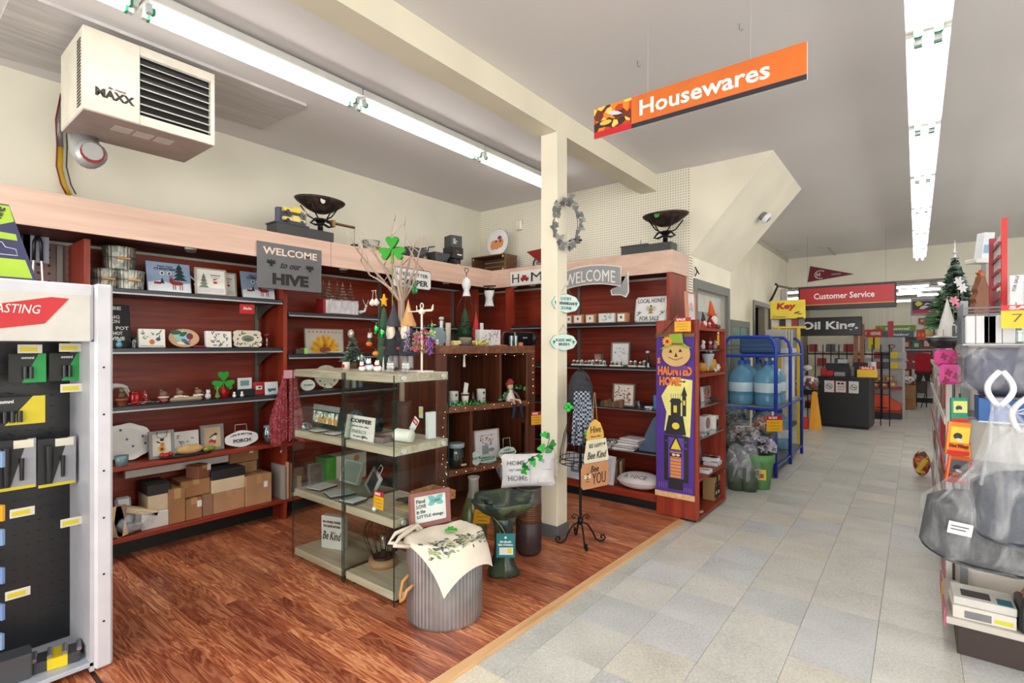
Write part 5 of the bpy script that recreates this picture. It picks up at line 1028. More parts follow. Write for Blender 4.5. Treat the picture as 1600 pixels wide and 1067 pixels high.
# jewellery stand with flower garlands
t=T('jewellery_stand','white T-shaped jewellery stand with a looped finial on the glass case','jewellery stand',GI(659,g1,-2.225),0); W_=(220,212,200,.35)
MB(W_).box(-.06,.05,-.035,.035,0,.008,.002).build('base',t); MB(W_).cyl((0,0,.008),(0,0,.235),.0055,n=8).build('pole',t)
MB(W_).tube([(-.085,-.01,.262),(-.085,-.01,.246),(.085,-.01,.246),(.085,-.01,.262)],.0032,6).build('cross_bar',t); MB(W_).tube([(-.06,.02,.272),(-.06,.02,.252),(.06,.02,.252),(.06,.02,.272)],.0032,6).build('cross_bar',t)
MB(W_).ell(0,0,.245,.018,.018,.012,10).build('hub',t); MB(W_).tube([(.011*math.cos(a*PI/6),0,.268+.011*math.sin(a*PI/6)) for a in range(12)],.003,5,True).build('ring_finial',t)
t.scale=(1.15,1.15,1.42)
def lei(label,x,z0,z1,cs,w=.03,y=-.02):
    gx,gy,gz=GI(659,g1,-2.225); t=T('flower_garland',label,'garland',(gx+x*1.15,gy+y,gz+z0*1.35+.03),0); R=random.Random(int(x*999)+7); H=z1-z0; m={}
    MB((90,150,90)).tube([(-w*.5,0,H*.2),(0,0,H+.02),(w*.5,0,H*.2)],.0015,4).build('string',t)
    for c in cs:
        mb=MB(c)
        for k in range(16):
            xx=R.uniform(-w,w); zz=R.uniform(0,H*.95); s=.006
            for q in range(4): a=q*PI/2+k; mb.at(xx+s*.7*math.cos(a),R.uniform(-.012,.012),zz+s*.7*math.sin(a)).ell(0,0,0,s*.65,s*.35,s*.65,5)
        o=mb.build('blossoms',t); o['kind']='stuff'
lei('purple and lilac flower garland, leftmost on the jewellery stand',-.088,.065,.20,((110,40,150),(176,130,190),(130,170,110)),.022)
lei('purple flower garland, second from the left on the stand',-.055,.065,.19,((120,60,160),(200,180,206)),.02,.02)
lei('red flower garland left of the stand pole',-.022,.06,.18,((196,30,50),(214,90,120),(110,160,100)),.024)
lei('deep red and pink flower garland right of the stand pole',.04,.06,.20,((176,10,50),(226,120,150),(30,150,90)),.030)
lei('purple flower garland at the right end of the stand',.078,.055,.15,((110,40,160),(160,100,190)),.018)
lei('cream and green flower garland hanging above the purple one',.072,.12,.21,((220,210,150),(30,160,100)),.018,.0)
# twig tree with the green shamrock, standing behind the case on the floor
tx,ty,_=DP(628,541,3.70)
t=T('twig_tree','bundle of bare whitewashed branches rising behind the gnomes','branches',(tx,ty,1.2),0)
t.location=(tx,ty,0); MB((74,42,28,.5)).lathe([(0,0),(.09,0),(.10,.02),(.07,.25),(.06,.6),(.075,.95),(.07,1.0),(.05,.98),(0,.9)],18).build('floor_vase',t)
R=random.Random(11); z0_=.95
def vis(px,py,dep=3.7): x,y,z=DP(px,py,dep); return (x-tx,y-ty,z)
mains=[[(624,470),(600,440),(575,412),(558,390),(553,383)],[(626,470),(606,430),(588,400),(574,385),(566,380)],[(627,470),(618,430),(612,400),(610,370),(616,345)],[(630,470),(634,430),(640,405),(646,388),(650,378)],[(629,470),(640,440),(648,420),(655,395),(662,372)],[(626,472),(612,452),(590,436),(578,430),(564,408)],[(628,470),(622,440),(600,415),(583,395),(580,378)],[(630,470),(645,445),(652,425),(648,405),(640,390)],[(628,470),(626,430),(628,395),(634,370),(632,352)]]
for i,mn in enumerate(mains):
    pts=[(R.uniform(-.01,.01),R.uniform(-.01,.01),.9)]+[vis(x,y,3.70+.06*math.sin(i*2+j)) for j,(x,y) in enumerate(mn)]
    b=MB((176,156,140,.8)).tube(pts,.013,6,r1=.003).build('branch',t)
    for k in range(4):
        p=Vector(pts[2+k%4]) if 2+k%4<len(pts) else Vector(pts[-1]); q=p+Vector((R.uniform(-.07,.07),R.uniform(-.05,.05),R.uniform(.04,.1))); MB((186,166,150,.8)).tube([p,(p+q)/2+Vector((.01,0,0)),q],.005,5,r1=.001).build('twig',b)
t=T('shamrock_pick','shiny green foil shamrock on a stalk above the bare branches','ornament',DP(613,410,3.25),0)
t.rotation_euler=(0,0,math.radians(38)-.1); shamrock(t,0,0,.085,.082,(40,150,30,.15),'clover_leaf',False,.03); MB((100,150,60,.4)).cyl((0,0,0),(0,0,.08),.012,.008,8).build('stalk',t)
t.location=DP(613,411,3.25); MB((110,150,80,.5)).cyl((0,0,0),(0,0,1.2405-t.location.z),.003,n=5).build('stick',t)
# felt tree with star
t=T('felt_tree','tall dark green felt tree with a yellow star, left of the gnomes','ornament',DP(600,541,2.95),math.radians(38)); x,y,z=DP(600,585,2.95); t.location=(x,y,1.24)
t.location=G(600,g1,.34); t.rotation_euler=(0,0,0); t.scale=(1.25,1.25,1.45)
MB((52,84,62,.8)).lathe([(0,.01),(.03,.012),(.038,.06),(.03,.13),(.034,.14),(.022,.2),(.024,.205),(.008,.27),(0,.28)],14).build('felt_cone',t)
m=MB((226,170,40,.5)); m.prism([((.030 if k%2==0 else .013)*math.sin(k*PI/5),.305+(.030 if k%2==0 else .013)*math.cos(k*PI/5)) for k in range(10)],-.005,.005).build('star',t)
t=hanger('pair of white birdhouse ornaments hanging behind the stag',585,478,.33,lambda t:[MB((226,222,214,.5)).lathe([(0,0),(.018,.008),(.022,.022),(.006,.045),(0,.05)],12,q*.02).build('birdhouse',t) for q in (-1,1)]+[MB((190,180,170)).cyl((q*.02,0,.05),(q*.012,0,.10),.002,n=4).build('cord',t) for q in (-1,1)]+[MB((190,180,170)).cyl((-.03,0,.1),(.02,0,.1),.003,n=5).build('bar',t)])
hanger('dark green shamrock ornament hanging right of the branches',648,462,.33,lambda t:[MB((20,110,50,.3)).ell(q*.012,0,.03+.03*(q==0),.016,.008,.02,8).build('leaf',t) for q in (-1,0,1)])
# ================================================================ ceiling heater
RC=math.radians(38.2)
hx,hy0,hy1,hz0,hz1=-3.31,.70,1.32,2.595,3.02
t=T('unit_heater','white ceiling heater with louvred outlet hanging in the left corner','heater',(hx-.23,(hy0+hy1)/2,hz0),R90); w=(hy1-hy0); 
MB((206,200,186,.5)).box(-w/2,w/2,-.20,.23,0,hz1-hz0,.004).build('casing',t); MB((168,148,140,.5)).box(-w/2+.004,w/2-.004,-.226,.226,-.004,.0).build('bottom_panel',t)
lx0=LX(219,hx)[0]-(hy0+hy1)/2; H=hz1-hz0
MB((206,200,186,.5)).box(-w/2,lx0,-.23,-.20,0,H,.003).build('front_panel',t)
MB((206,200,186,.5)).box(lx0,w/2,-.23,-.20,0,.05).build('outlet_sill',t); MB((206,200,186,.5)).box(lx0,w/2,-.23,-.20,H-.05,H).build('outlet_header',t); MB((206,200,186,.5)).box(w/2-.022,w/2,-.23,-.20,.05,H-.05).build('outlet_jamb',t)
MB((30,30,32,.6)).box(lx0,w/2-.022,-.203,-.20,.05,H-.05).build('dark_opening',t)
for k in range(8): m=MB((190,188,182,.4)); m.at(0,-.222,.072+k*.043,rx=.5).box(lx0+.002,w/2-.024,-.016,.016,-.002,.002).build('louvre',t)
MB((216,206,190)).box(lx0-.205,lx0-.015,-.2315,-.23,.075,.155).build('logo_sticker',t)
txt(t,'MAXX',lx0-.11,.107,.17,.045,(30,30,32),-.2325,.05); txt(t,'Mr. Heater',lx0-.10,.142,.08,.014,(90,70,64),-.2325,.02,.2)
for k in range(3): MB((206,194,190)).box(-.15+k*.1,-.065+k*.1,-.12,-.03,-.0055,-.004).build('instruction_label',t)
for k in range(22): MB((36,34,32)).box(-w/2-.002,-w/2,-.19,-.12,.03+k*.016,.038+k*.016).build('vent_slot',t)
for q in (-.22,.22): MB('steel').cyl((q,.1,H),(q,.1,ZC-hz0-.018),.006,n=6).build('hanging_rod',t)
t=T('flue_elbow','round grey flue elbow with a red lining under the heater','duct',(-3.72,.80,2.44),R90)
MB((170,172,172,.35,.4)).tube([(.0,.05,.15),(.0,.02,.06),(.0,-.06,.02),(.0,-.13,.02)],.07,14).build('elbow',t); MB((140,30,36,.5)).cyl((0,-.131,.02),(0,-.136,.02),.055,n=14).build('red_lining',t); MB((176,178,178,.35,.4)).cyl((0,-.136,.028),(0,-.140,.028),.048,n=14).build('inner_sleeve',t)
px=[(100,150),(92,190),(94,230),(93,262),(100,290),(108,305)]
t=T('gas_line','yellow gas line with thin red wires running down the wall beside the heater','pipe',(0,0,0)); P=[(-4.31,)+LX(x,-4.31,y) for x,y in px]
t.location=P[-1]; P=[tuple(Vector(p)-Vector(P[-1])) for p in P]
MB((206,166,20,.4)).tube(P[2:],.016,8).build('yellow_pipe',t); MB((150,150,150,.3,.5)).tube(P[:3],.018,8).build('grey_sleeve',t); MB((120,30,30,.5)).tube([(x+.025,y-.02,z) for x,y,z in P],.005,5).build('red_wire',t); MB((30,30,30,.5)).tube([(x+.02,y+.03,z+.01) for x,y,z in P],.004,5).build('black_wire',t)
# ================================================================ goods on the bookcase
def K(px,y,z): return BK(bx_px(px,y),y,z+.0005)
def KW(a,b,y=.12): return bx_px(b,y)-bx_px(a,y)
kt,k1,k0=1.395,.918,.42
t=T('potted_pine','bushy green dwarf pine in a grey pot on the bookcase','plant',K(727,.22,kt),RB)
MB((150,140,120,.6)).lathe([(0,0),(.045,0),(.058,.055),(.058,.07),(0,.07)],18).build('pot',t); flocked(t,0,0,.03,.33,.095,'pine_green',8,levels=12,per=26,w=.010); MB((40,70,44,.8)).lathe([(.02,.07),(.045,.11),(.03,.24),(0,.34)],10).build('core',t)
t=T('canada_cone','red and white cone hat with a maple leaf behind the dwarf pine','hat',K(744,.34,kt),RB)
MB((190,30,44,.5)).lathe([(.055,0),(.03,.16),(0,.31)],16).build('cone',t); MB((230,226,224,.5)).box(.01,.045,-.055,-.04,0,.2,.004).build('white_band',t); pr(t,lambda m:[m.on((190,30,44)).leaf(.02,.10,.035,.018,a,-.057) for a in (.3,1.57,2.84,4.0,5.4)])
t=T('floral_box','white gift box printed with grey flowers on the bookcase','box',K(764,.13,kt),RB); w=KW(749,781,.13); MB((222,222,222)).box(-w/2,w/2,-.02,.05,0,.135,.002).build('box',t); pr(t,lambda m:m_floral(m,w,.13,0,.065,-.021,((170,172,176),(140,144,150),(196,186,180)),30,6))
t=T('coffee_machine','glossy black machine in a bag at the right end of the bookcase','appliance',K(815,.16,kt),RB); w=KW(784,840,.16); MB((22,24,30,.15)).box(-w/2,w/2*.5,-.08,.08,0,.125,.01).build('body',t); MB((30,34,40,.12)).at(w*.33,0,.065).ell(0,0,0,w*.2,.085,.063,14).build('rounded_end',t); MB((20,22,24)).tube([(w*.25,-.09,.05),(w*.3,-.15,.0),(w*.32,-.17,-.06),(w*.33,-.165,-.10)],.004,5).build('cord',t); txt(t,'BREW',-w*.1,.07,.05,.012,(180,184,190),-.082)
for k,px in enumerate((799,806)): one(MB('jar').cyl((0,0,0),(0,0,.085),.022,n=14),'drinking_glass','clear drinking glass before the black machine, %s of two'%('left','right')[k],'glass',K(px,.035,kt),RB)
one(MB((196,110,70,.3)).cyl((0,0,0),(0,0,.028),.026,n=14),'copper_cup','small orange copper cup in front of the drinking glasses','cup',K(809,.0,kt) if False else K(813,.035,kt),RB)
t=T('blossom_bunch','bunch of small yellow blossoms lying on the bookcase edge','flowers',K(748,.05,kt),RB); R=random.Random(2)
for c in ((226,206,90),(240,226,150),(150,160,60)):
    mb=MB(c); 
    for k in range(26): mb.ell(R.uniform(-.06,.085),R.uniform(-.025,.025),R.uniform(.008,.04),.008,n=5)
    o=mb.build('blossoms',t); o['kind']='stuff'
t=one(MB((36,44,84,.4)).box(-.055,.055,-.03,.03,0,.012,.003),'blue_tray','dark blue flat tray at the left end of the bookcase top','tray',K(729,.05,kt),RB)
one(MB((222,208,140,.5)).box(-.03,.035,-.03,.03,0,.04,.006),'butter_dish','pale yellow block shaped dish on the bookcase','dish',K(712,.12,kt),RB)
one(MB((206,120,70,.5)).box(-.05,.05,-.03,.03,0,.006,.002),'copper_plate','flat orange plate at the front of the bookcase top','plate',K(782,.035,kt),RB)
t=T('glass_plate','round pale blue glass plate standing at the left end of the bookcase','plate',K(686,.30,kt),RB,-.15); MB((120,140,150,.15)).prism([(.075*math.cos(a*PI/12),.078+.075*math.sin(a*PI/12)) for a in range(24)],-.008,0).build('plate',t); ring(MB((60,66,72,.3)),.0,.0,.0,0,.001) if False else None
one(MB((216,208,190,.6)).cyl((0,0,0),(0,0,.20),.024,n=16),'white_candle','thick cream pillar candle at the back of the bookcase','candle',K(700,.45,kt),RB)
t=T('lidded_jar','clear jar with a small white sheep on its lid','jar',K(690,.52,kt),RB); MB('jar').cyl((0,0,0),(0,0,.22),.03,n=14).build('jar',t); MB((206,204,198)).ell(0,0,.24,.028,.018,.016,10).build('sheep_body',t); MB((40,40,42)).ell(.025,0,.252,.01,n=8).build('sheep_head',t)
t=T('bird_cage','small silver arched bird cage on the bookcase','ornament',K(790,.42,kt),RB)
MB('steel').cyl((0,0,0),(0,0,.008),.05,n=16).build('base',t)
for k in range(8): a=k*PI/4; MB('steel').tube([(.045*math.cos(a),.045*math.sin(a),.008),(.045*math.cos(a),.045*math.sin(a),.08),(.03*math.cos(a),.03*math.sin(a),.12),(0,0,.135)],.002,4).build('wire',t)
for k,(px,l) in enumerate(((677,'dark red'),(683,'pale'))): critter('%s figurine at the far left end of the bookcase top'%l,K(px,.12,kt),((130,40,40),(206,200,196))[k],((120,60,50),(220,214,208))[k],.016,RB)
# white dress form with wire skirt (lantern) hanging behind the pine
t=T('dress_form_stand','white bust dress form with a heart hook and wire skirt, behind the dwarf pine','display stand',K(729,.48,kt),RB)
b=T
x0,y0_,z0_=K(729,.48,kt); zt=DP(729,433,Vector((x0,y0_,0)).dot(FV))[2]-kt; zb_=DP(729,463,Vector((x0,y0_,0)).dot(FV))[2]-kt
MB((220,222,226,.3)).lathe([(.038,zb_),(.030,zb_+.03),(.024,zb_+.05),(.036,zb_+.08),(.042,zb_+.10),(.03,zt-.02),(.012,zt-.01),(.013,zt),(0,zt)],20).build('bust',t)
for k in range(8): a=k*PI/4; MB('rust').tube([(.036*math.cos(a),.036*math.sin(a),zb_),(.075*math.cos(a),.075*math.sin(a),zb_-.06),(.095*math.cos(a),.095*math.sin(a),zb_-.15),(.07*math.cos(a),.07*math.sin(a),.0)],.0028,5).build('skirt_wire',t)
MB('blackiron').tube([(0,0,zt),(0,0,zt+.03),(-.02,0,zt+.06),(-.022,0,zt+.075),(-.01,0,zt+.083),(0,0,zt+.072),(.01,0,zt+.083),(.022,0,zt+.075),(.02,0,zt+.06),(0,0,zt+.03)],.0032,5).build('heart_hook',t)
Yc=4.25; xx,zz=BY(765,Yc,447)
t=T('corset_hanger','small white corset form on a black bar hanger, in the nook corner','display stand',(xx,Yc,1.34),.4); zz-=1.34
MB('blackiron').cyl((-.07,0,zz),(.07,0,zz),.008,n=6).build('bar',t); MB('blackiron').cyl((0,0,0),(0,0,zz),.005,n=6).build('post',t); MB('blackiron').lathe([(0,0),(.06,0),(.05,.008),(0,.012)],14).build('foot',t)
MB((206,208,210,.5)).lathe([(.062,zz-.22),(.048,zz-.17),(.044,zz-.13),(.06,zz-.08),(.058,zz-.05),(0,zz-.045)],16,0,0,0,1,.6).build('corset',t)
for q in (-1,1): MB('blackiron').tube([(q*.06,-.01,zz-.22),(q*.046,-.03,zz-.14),(q*.062,-.01,zz-.06),(q*.05,0,zz-.02),(0,0,zz-.015)],.005,5).build('trim_band',t)
t.location=(xx,Yc,1.34)
one(MB('shelfsteel').box(-.2,.2,-.12,.12,-.03,0,.003),'small_shelf','small metal corner shelf holding the corset hanger','shelf',(xx,Yc,1.339),.4)
# ---- inside the bookcase
def canister(px,y,h,l,logo=True):
    t=T('shamrock_canister','white enamel canister with a shamrock, %s'%l,'canister',K(px,y,k1),RB,0,'shamrock canisters'); r=.038
    MB((216,216,212,.3)).lathe([(0,0),(r,0),(r,h-.004),(r+.002,h),(r-.003,h),(r-.003,.006),(0,.006)],20).build('body',t)
    if logo: pr(t,lambda m:[m.on((40,90,50)).leaf(0,h*.75,.014,.012,a,-r-.0005) for a in (.3,1.6,2.9,4.7)]+[m.on((110,130,120)).box(-.014,.014,-r-.001,-r,h*.35,h*.42)])
canister(709,.06,.115,'the left one'); canister(752,.06,.12,'the right one')
t=T('tapered_cup','tapered white cup with a card inside, between the canisters','cup',K(727,.06,k1),RB); MB((216,212,206,.3)).lathe([(0,0),(.022,0),(.034,.095),(.03,.095),(.02,.006),(0,.006)],18).build('cup',t); MB((222,222,218)).at(0,0,.09,rx=-.2,ry=.3).box(-.02,.02,-.002,.002,0,.09).build('card',t)
MB('copper_band').lathe([(.0335,.075),(.0345,.078),(.0345,.088),(.0345,.089)],18).build('band',t)
one(MB((50,26,26,.15)).lathe([(0,0),(.016,0),(.016,.06),(.007,.085),(.007,.105),(0,.105)],12),'small_bottle','dark red glass bottle between the white cups','bottle',K(739,.05,k1),RB)
one(MB((222,216,206,.5)).cyl((0,0,0),(0,0,.1),.012,.006,8),'white_ribbon','white ribbon hanging from the underside of the bookcase top','ribbon',K(725,.03,1.225),RB)
t=T('elf_doll','long-legged girl doll with bandana and striped sleeves sitting on the shelf edge','doll',K(797,.03,k1),RB)
MB((224,216,208,.6)).lathe([(0,.0),(.04,0),(.045,.03),(.025,.08),(.02,.1),(0,.1)],14).build('dress',t); MB((206,160,130,.6)).ell(0,0,.13,.03,.028,.032,12).build('head',t); MB((140,90,60,.9)).ell(0,.008,.15,.036,.034,.032,12).build('hair',t); MB((150,40,40,.7)).lathe([(.034,.155),(.035,.165),(.02,.19),(0,.195)],12).build('hat',t)
for q in (-1,1): MB((90,86,84,.8)).tube([(q*.02,0,.09),(q*.06,-.015,.06),(q*.085,-.02,.02)],.011,8).build('sleeve',t)
for q,e in ((-1,0),(1,.03)): MB((200,160,140,.6)).tube([(q*.015,-.02,.02),(q*.02+e,-.07,.01),(q*.02+e,-.085,-.02)],.011,8).build('leg',t)
for q,e in ((-1,0),(1,.03)): MB((34,42,58,.9)).tube([(q*.02+e,-.086,-.015),(q*.025+e,-.085,-.08),(q*.04+e,-.085,-.13)],.015,8).build('stocking',t)
for (bx0,by0,bz0,l,n_) in ((.10,.03,k1,'along the middle shelf of the bookcase',9),(.64,.05,k1,'beside the sitting doll',8)):
    t=T('shamrock_garland','green shamrock garland '+l,'garland',BK(bx0,by0,bz0+.0005),RB); R=random.Random(n_)
    pts=[(i*.045,-.02+R.uniform(-.012,.01),.006+R.uniform(0,.02)+(.1*math.sin(i/ n_*PI) if bx0>.5 else 0)) for i in range(n_)]
    MB((20,90,44)).tube(pts,.002,4).build('wire',t)
    for p in pts:
        m=MB('tinsel'); 
        for a in (0,2.1,4.2): m.leaf(p[0],p[2]+.004,.024,.02,a+1.57,p[1]-.004)
        o=m.build('shamrock',t); o['kind']='stuff'
# fairy lights: wire and bulbs
t=T('fairy_lights','string of tiny warm fairy lights stapled round the bookcase shelves','string lights',BK(0,0,0),RB)
R=random.Random(3); pts=[]
for k in range(9): pts.append((.07+k*.10,-.006,1.322-.012*(k%2)))
for k in range(6): pts.append((.985,-.006,1.28-.06*k))
for k in range(10): pts.append((.93-.095*k,-.006,.90-.012*(k%2)+R.uniform(-.01,.02)))
for k in range(6): pts.append((.055+R.uniform(-.01,.01),-.006,.84-.07*k))
for k in range(8): pts.append((.09+.09*k,-.006,.40+R.uniform(-.01,.012)))
for k in range(10): pts.append((.05+R.uniform(-.02,.05),-.012,.55-.05*k+R.uniform(-.02,.02)))
MB((90,70,50)).tube(pts,.0009,4).build('wire',t)
for p in pts: MB('fairy').at(p[0],p[1]-.004,p[2]).ell(0,0,0,.0026,n=6).build('bulb',t)
# lower shelf
t=T('ribbed_jar','large clear ribbed glass jar on the lower bookcase shelf','jar',K(713,.09,k0),RB); MB('jar').lathe([(0,0),(.055,0),(.066,.02),(.068,.13),(.06,.16),(.064,.17),(.064,.185),(.058,.185),(.056,.165),(.062,.13),(.06,.02),(0,.008)],28,wave=lambda a,j:1+.02*math.cos(a*20)).build('glass_body',t); MB((150,170,176,.2)).lathe([(.064,.16),(.067,.165),(.067,.19),(.064,.195)],28).build('collar',t); MB((206,180,130,.6)).box(.0,.05,-.072,-.066,.02,.035).build('wooden_tag',t)
w=KW(741,779,.16); frame('white shadowbox frame with flowers in a milk can on the lower bookcase shelf',K(759,.16,k0),w,.255,(196,182,174),(222,220,222),lambda m,w,h,x,z,y:(m.on((140,146,150)).box(x-.2*w,x+.08*w,y-.001,y,z-.34*h,z-.02*h).disc(x+.2*w,z-.2*h,.14*w,.07*h,y),m_floral(m,w*.7,h*.5,x,z+.14*h,y-.0012,((150,70,50),(90,100,80),(120,110,140),(160,120,90)),26,3),m.on((160,150,150)).box(x-.3*w,x+.35*w,y-.001,y,z+.33*h,z+.35*h)),RB,-.08,.01,.03)
def oval(label,loc,w,h,rz,tilt,words,c=(206,224,218),handle=False,name='shamrock_sign',tc=(60,130,100),group=None):
    t=T(name,label,'sign',loc,rz,tilt,group); P=[(w/2*math.cos(a*PI/24)*(1+.03*math.cos(8*a*PI/24)),h/2+h/2*math.sin(a*PI/24)*(1+.03*math.cos(8*a*PI/24))) for a in range(48)]
    MB(c).prism(P,-.008,0).build('panel',t); MB((120,160,150,.5)).prism([(x*1.03,h/2+(z-h/2)*1.05) for x,z in P],-.006,-.001).build('rim',t)
    n=len(words)
    for k,s in enumerate(words): txt(t,s,0,h*(.5+.26*((n-1)/2-k)),w*(.62 if len(s)>5 else .4),h*.17,tc if k%2==0 else (70,90,90),-.010,.02)
    pr(t,lambda m:[m.on((50,150,110)).leaf(q*w*.38,h*.5,h*.13,h*.11,a,-.0086) for q in (-1,1) for a in (.5,1.57,2.6,4.7)])
    if handle: MB((190,196,196,.3,.5)).tube([(-.04,-.004,h*.92),(-.036,-.004,h+.075),(.036,-.004,h+.075),(.04,-.004,h*.92)],.003).build('handle',t)
    return t
oval('oval mint shamrock SHENANIGANS sign standing with a wire handle',K(793,.03,k0+.01),.19,.10,RB,-.1,['LUCKY','SHENANIGANS','HAPPENS'],handle=True)
oval('oval mint shamrock sign lying almost flat at the shelf front',K(766,.03,k0),.2,.12,RB,-1.25,['SHAMROCK','& ROLL'])
oval('small mint scalloped sign leaning on the shadowbox frame',K(744,.04,k0),.09,.11,RB,-.2,['LUCK'])
t=T('cylinder_vase','tall smoky glass cylinder holding green sprigs, on the lower bookcase shelf','vase',K(822,.12,k0),RB); MB('jar').lathe([(0,0),(.045,0),(.045,.28),(.041,.28),(.041,.006),(0,.006)],20).build('glass_body',t); MB((130,90,64,.6)).lathe([(.03,.01),(.036,.05),(.036,.18),(0,.2)],14).build('filling',t)
for k in range(5): MB('tinsel').leaf(-.03+.015*k,.27,.05,.02,1.2+.2*k,-.02).build('sprig',t)
t=saletag('yellow and red SALE tag hanging in front of the glass cylinder vase',K(838,-.03,.70),RB-.2,-.05,1.35)
# pillow etc. in front of the bookcase
def pillow(t,w,h,d,m,n=12,name='cover'):
    mb=MB(m)
    for s in (-1,1):
        def fn(u,v,s=s):
            x=(u-.5);z=(v-.5); k=max(0,(1-(2*abs(x))**3)*(1-(2*abs(z))**3))**.5
            return (x*w*(1-.06*(1-(2*z)**2)),s*d/2*k,h/2+z*h*(1-.06*(1-(2*x)**2)))
        mb.sheet(fn,n,n)
    return mb.build(name,t)
px_,py_,_=DP(826,541,3.42)
t=T('throw_pillow','white HOME SWEET HOME cushion with a grey shed print, on the tall brown vase','cushion',(px_,py_,.452),RC+.15,-.15); pillow(t,.37,.225,.12,(206,204,206,.8))
txt(t,'HOME',-.09,.165,.12,.03,(90,92,98),-.058,.01,rot=.0); txt(t,'my sweet',-.085,.118,.11,.024,(110,112,118),-.063,.01,.3); txt(t,'HOME',-.08,.068,.13,.034,(80,82,88),-.058,.01)
pr(t,lambda m:(m.on((150,152,160)).box(.0,.003,-.062,-.060,.03,.18).box(.01,.15,-.056,-.054,.115,.118).box(.05,.15,-.052,-.050,.03,.033).box(.05,.053,-.053,-.051,.03,.075).box(.06,.10,-.053,-.050,.16,.185)),'shed_print')
bag=bag_mesh(22,.21,.09,.115,.10,20,'film_thin').build('plastic_wrap',t)
t=T('ivy_garland','bright green artificial leaves lying over the cushion','garland',DP(838,722,3.30),RC); R=random.Random(9)
pts=[(-.08,0,-.02),(-.03,-.02,.03),(.03,-.01,.06),(.07,0,.10),(.085,0,.15)]; MB((40,90,40)).tube(pts,.003,5).build('vine',t)
for k in range(14):
    p=Vector(pts[k%5])+Vector((R.uniform(-.03,.03),R.uniform(-.03,.0),R.uniform(-.025,.025))); m=MB(((40,170,60,.3),(24,110,44,.35))[k%2]); m.at(p.x,p.y,p.z,rx=R.uniform(-.6,.6),rz=R.uniform(-.5,.5)); heart_leaf(m,0,0,0,.045,R.uniform(0,6),t=.002); m.build('leaf',t)
cx_,cy_,_=DP(826,541,3.44)
t=T('tall_vase','tall brown ceramic vase with a copper band, beside the cream post','vase',(cx_,cy_,.013)); prof=[(0,0),(.075,0),(.086,.02),(.088,.21),(.084,.215)]
MB('brown_vase').lathe(prof,26).build('lower_body',t); MB('copper_band').lathe([(.084,.215),(.086,.22),(.084,.33),(.082,.335)],26,wave=lambda a,j:1+.0*a).build('copper_band',t)
for k in range(7): MB('copper_band').lathe([(.0855,.235+k*.014),(.0875,.239+k*.014),(.0855,.243+k*.014)],26).build('ridge',t)
MB((88,80,78,.5)).lathe([(.082,.335),(.084,.345),(.083,.43),(.087,.438),(.076,.438),(.07,.3),(0,.3)],26).build('collar',t)
gx_,gy_,_=DP(740,541,3.38)
t=T('green_vase','tall olive green bottle vase with a cloudy neck','vase',(gx_,gy_,.013)); MB('olive').lathe([(0,0),(.07,0),(.085,.05),(.09,.18),(.075,.30),(.045,.39)],24).build('body',t); MB((130,126,120,.3)).lathe([(.045,.39),(.034,.43),(.033,.50),(.040,.52),(.034,.52),(.028,.44),(0,.42)],24).build('neck',t)
x,y,z=DP(752,818,3.26); t=saletag('yellow and red sale tag hanging on the olive green bottle vase',(x,y,z),RC+.1,0,1.45); t.rotation_euler=(0,.12,RC+.3)
# birdbath
bx_,by_,_=DP(787,541,3.12); 
t=T('bird_bath','glazed dark green bird bath with a rippled leaf bowl and trunk pedestal','bird bath',(bx_,by_,.013))
MB('verdigris').lathe([(0,0),(.085,0),(.095,.02),(.075,.06),(.055,.12),(.05,.2),(.058,.28),(.075,.34),(.05,.36),(0,.36)],22,wave=lambda a,j:1+.10*math.sin(3*a+j*.7)+.05*math.sin(7*a)).build('pedestal',t)
MB('verdigris').lathe([(.0,.345),(.07,.35),(.13,.38),(.175,.425),(.195,.455),(.19,.462),(.165,.44),(.12,.40),(.06,.378),(0,.374)],48,wave=lambda a,j:1+(.07 if j in (3,4,5,6) else .02)*math.sin(6*a+1)).build('leaf_bowl',t)
o=MB('verdigris').ell(0,0,0,.035,.024,.022,12).build('bird_body',t); o.location=(-.075,-.05,.425); o=MB('verdigris').ell(0,0,0,.014,n=8).build('bird_head',t); o.location=(-.105,-.07,.445)
for k in range(3): MB('verdigris').tube([(.05*math.cos(k*2.1),.05*math.sin(k*2.1),.02),(.065*math.cos(k*2.1+.4),.065*math.sin(k*2.1+.4),.15),(.05*math.cos(k*2.1+.9),.05*math.sin(k*2.1+.9),.3)],.014,7,r1=.007).build('vine',t)
x,y,z=DP(790,871,2.98)
t=T('product_tag','teal hang tag with white lettering and price label on the bird bath','tag',(x,y,z),RC,0); w,h=.108,.14
MB((16,116,126,.4)).box(-w/2,w/2,-.002,0,0,h,.001).build('card',t); MB((226,226,220)).box(-w*.34,w*.4,-.003,-.002,h*.12,h*.42).build('price_label',t); MB((222,206,80)).box(w*.1,w*.34,-.0036,-.003,h*.18,h*.4).build('yellow_patch',t)
txt(t,'Birdbath',0,h*.66,w*.6,h*.09,(226,236,236),-.0035,.03); txt(t,'Bain d\'oiseaux',0,h*.54,w*.78,h*.09,(226,236,236),-.0035,.03); pr(t,lambda m:m.on((230,240,240)).disc(0,h*.83,.007,.007,-.0025)); MB((196,180,140)).tube([(-.0,-.001,h*.97),(-.03,.02,h+.04),(-.09,.06,h+.09)],.0015,4).build('string',t)
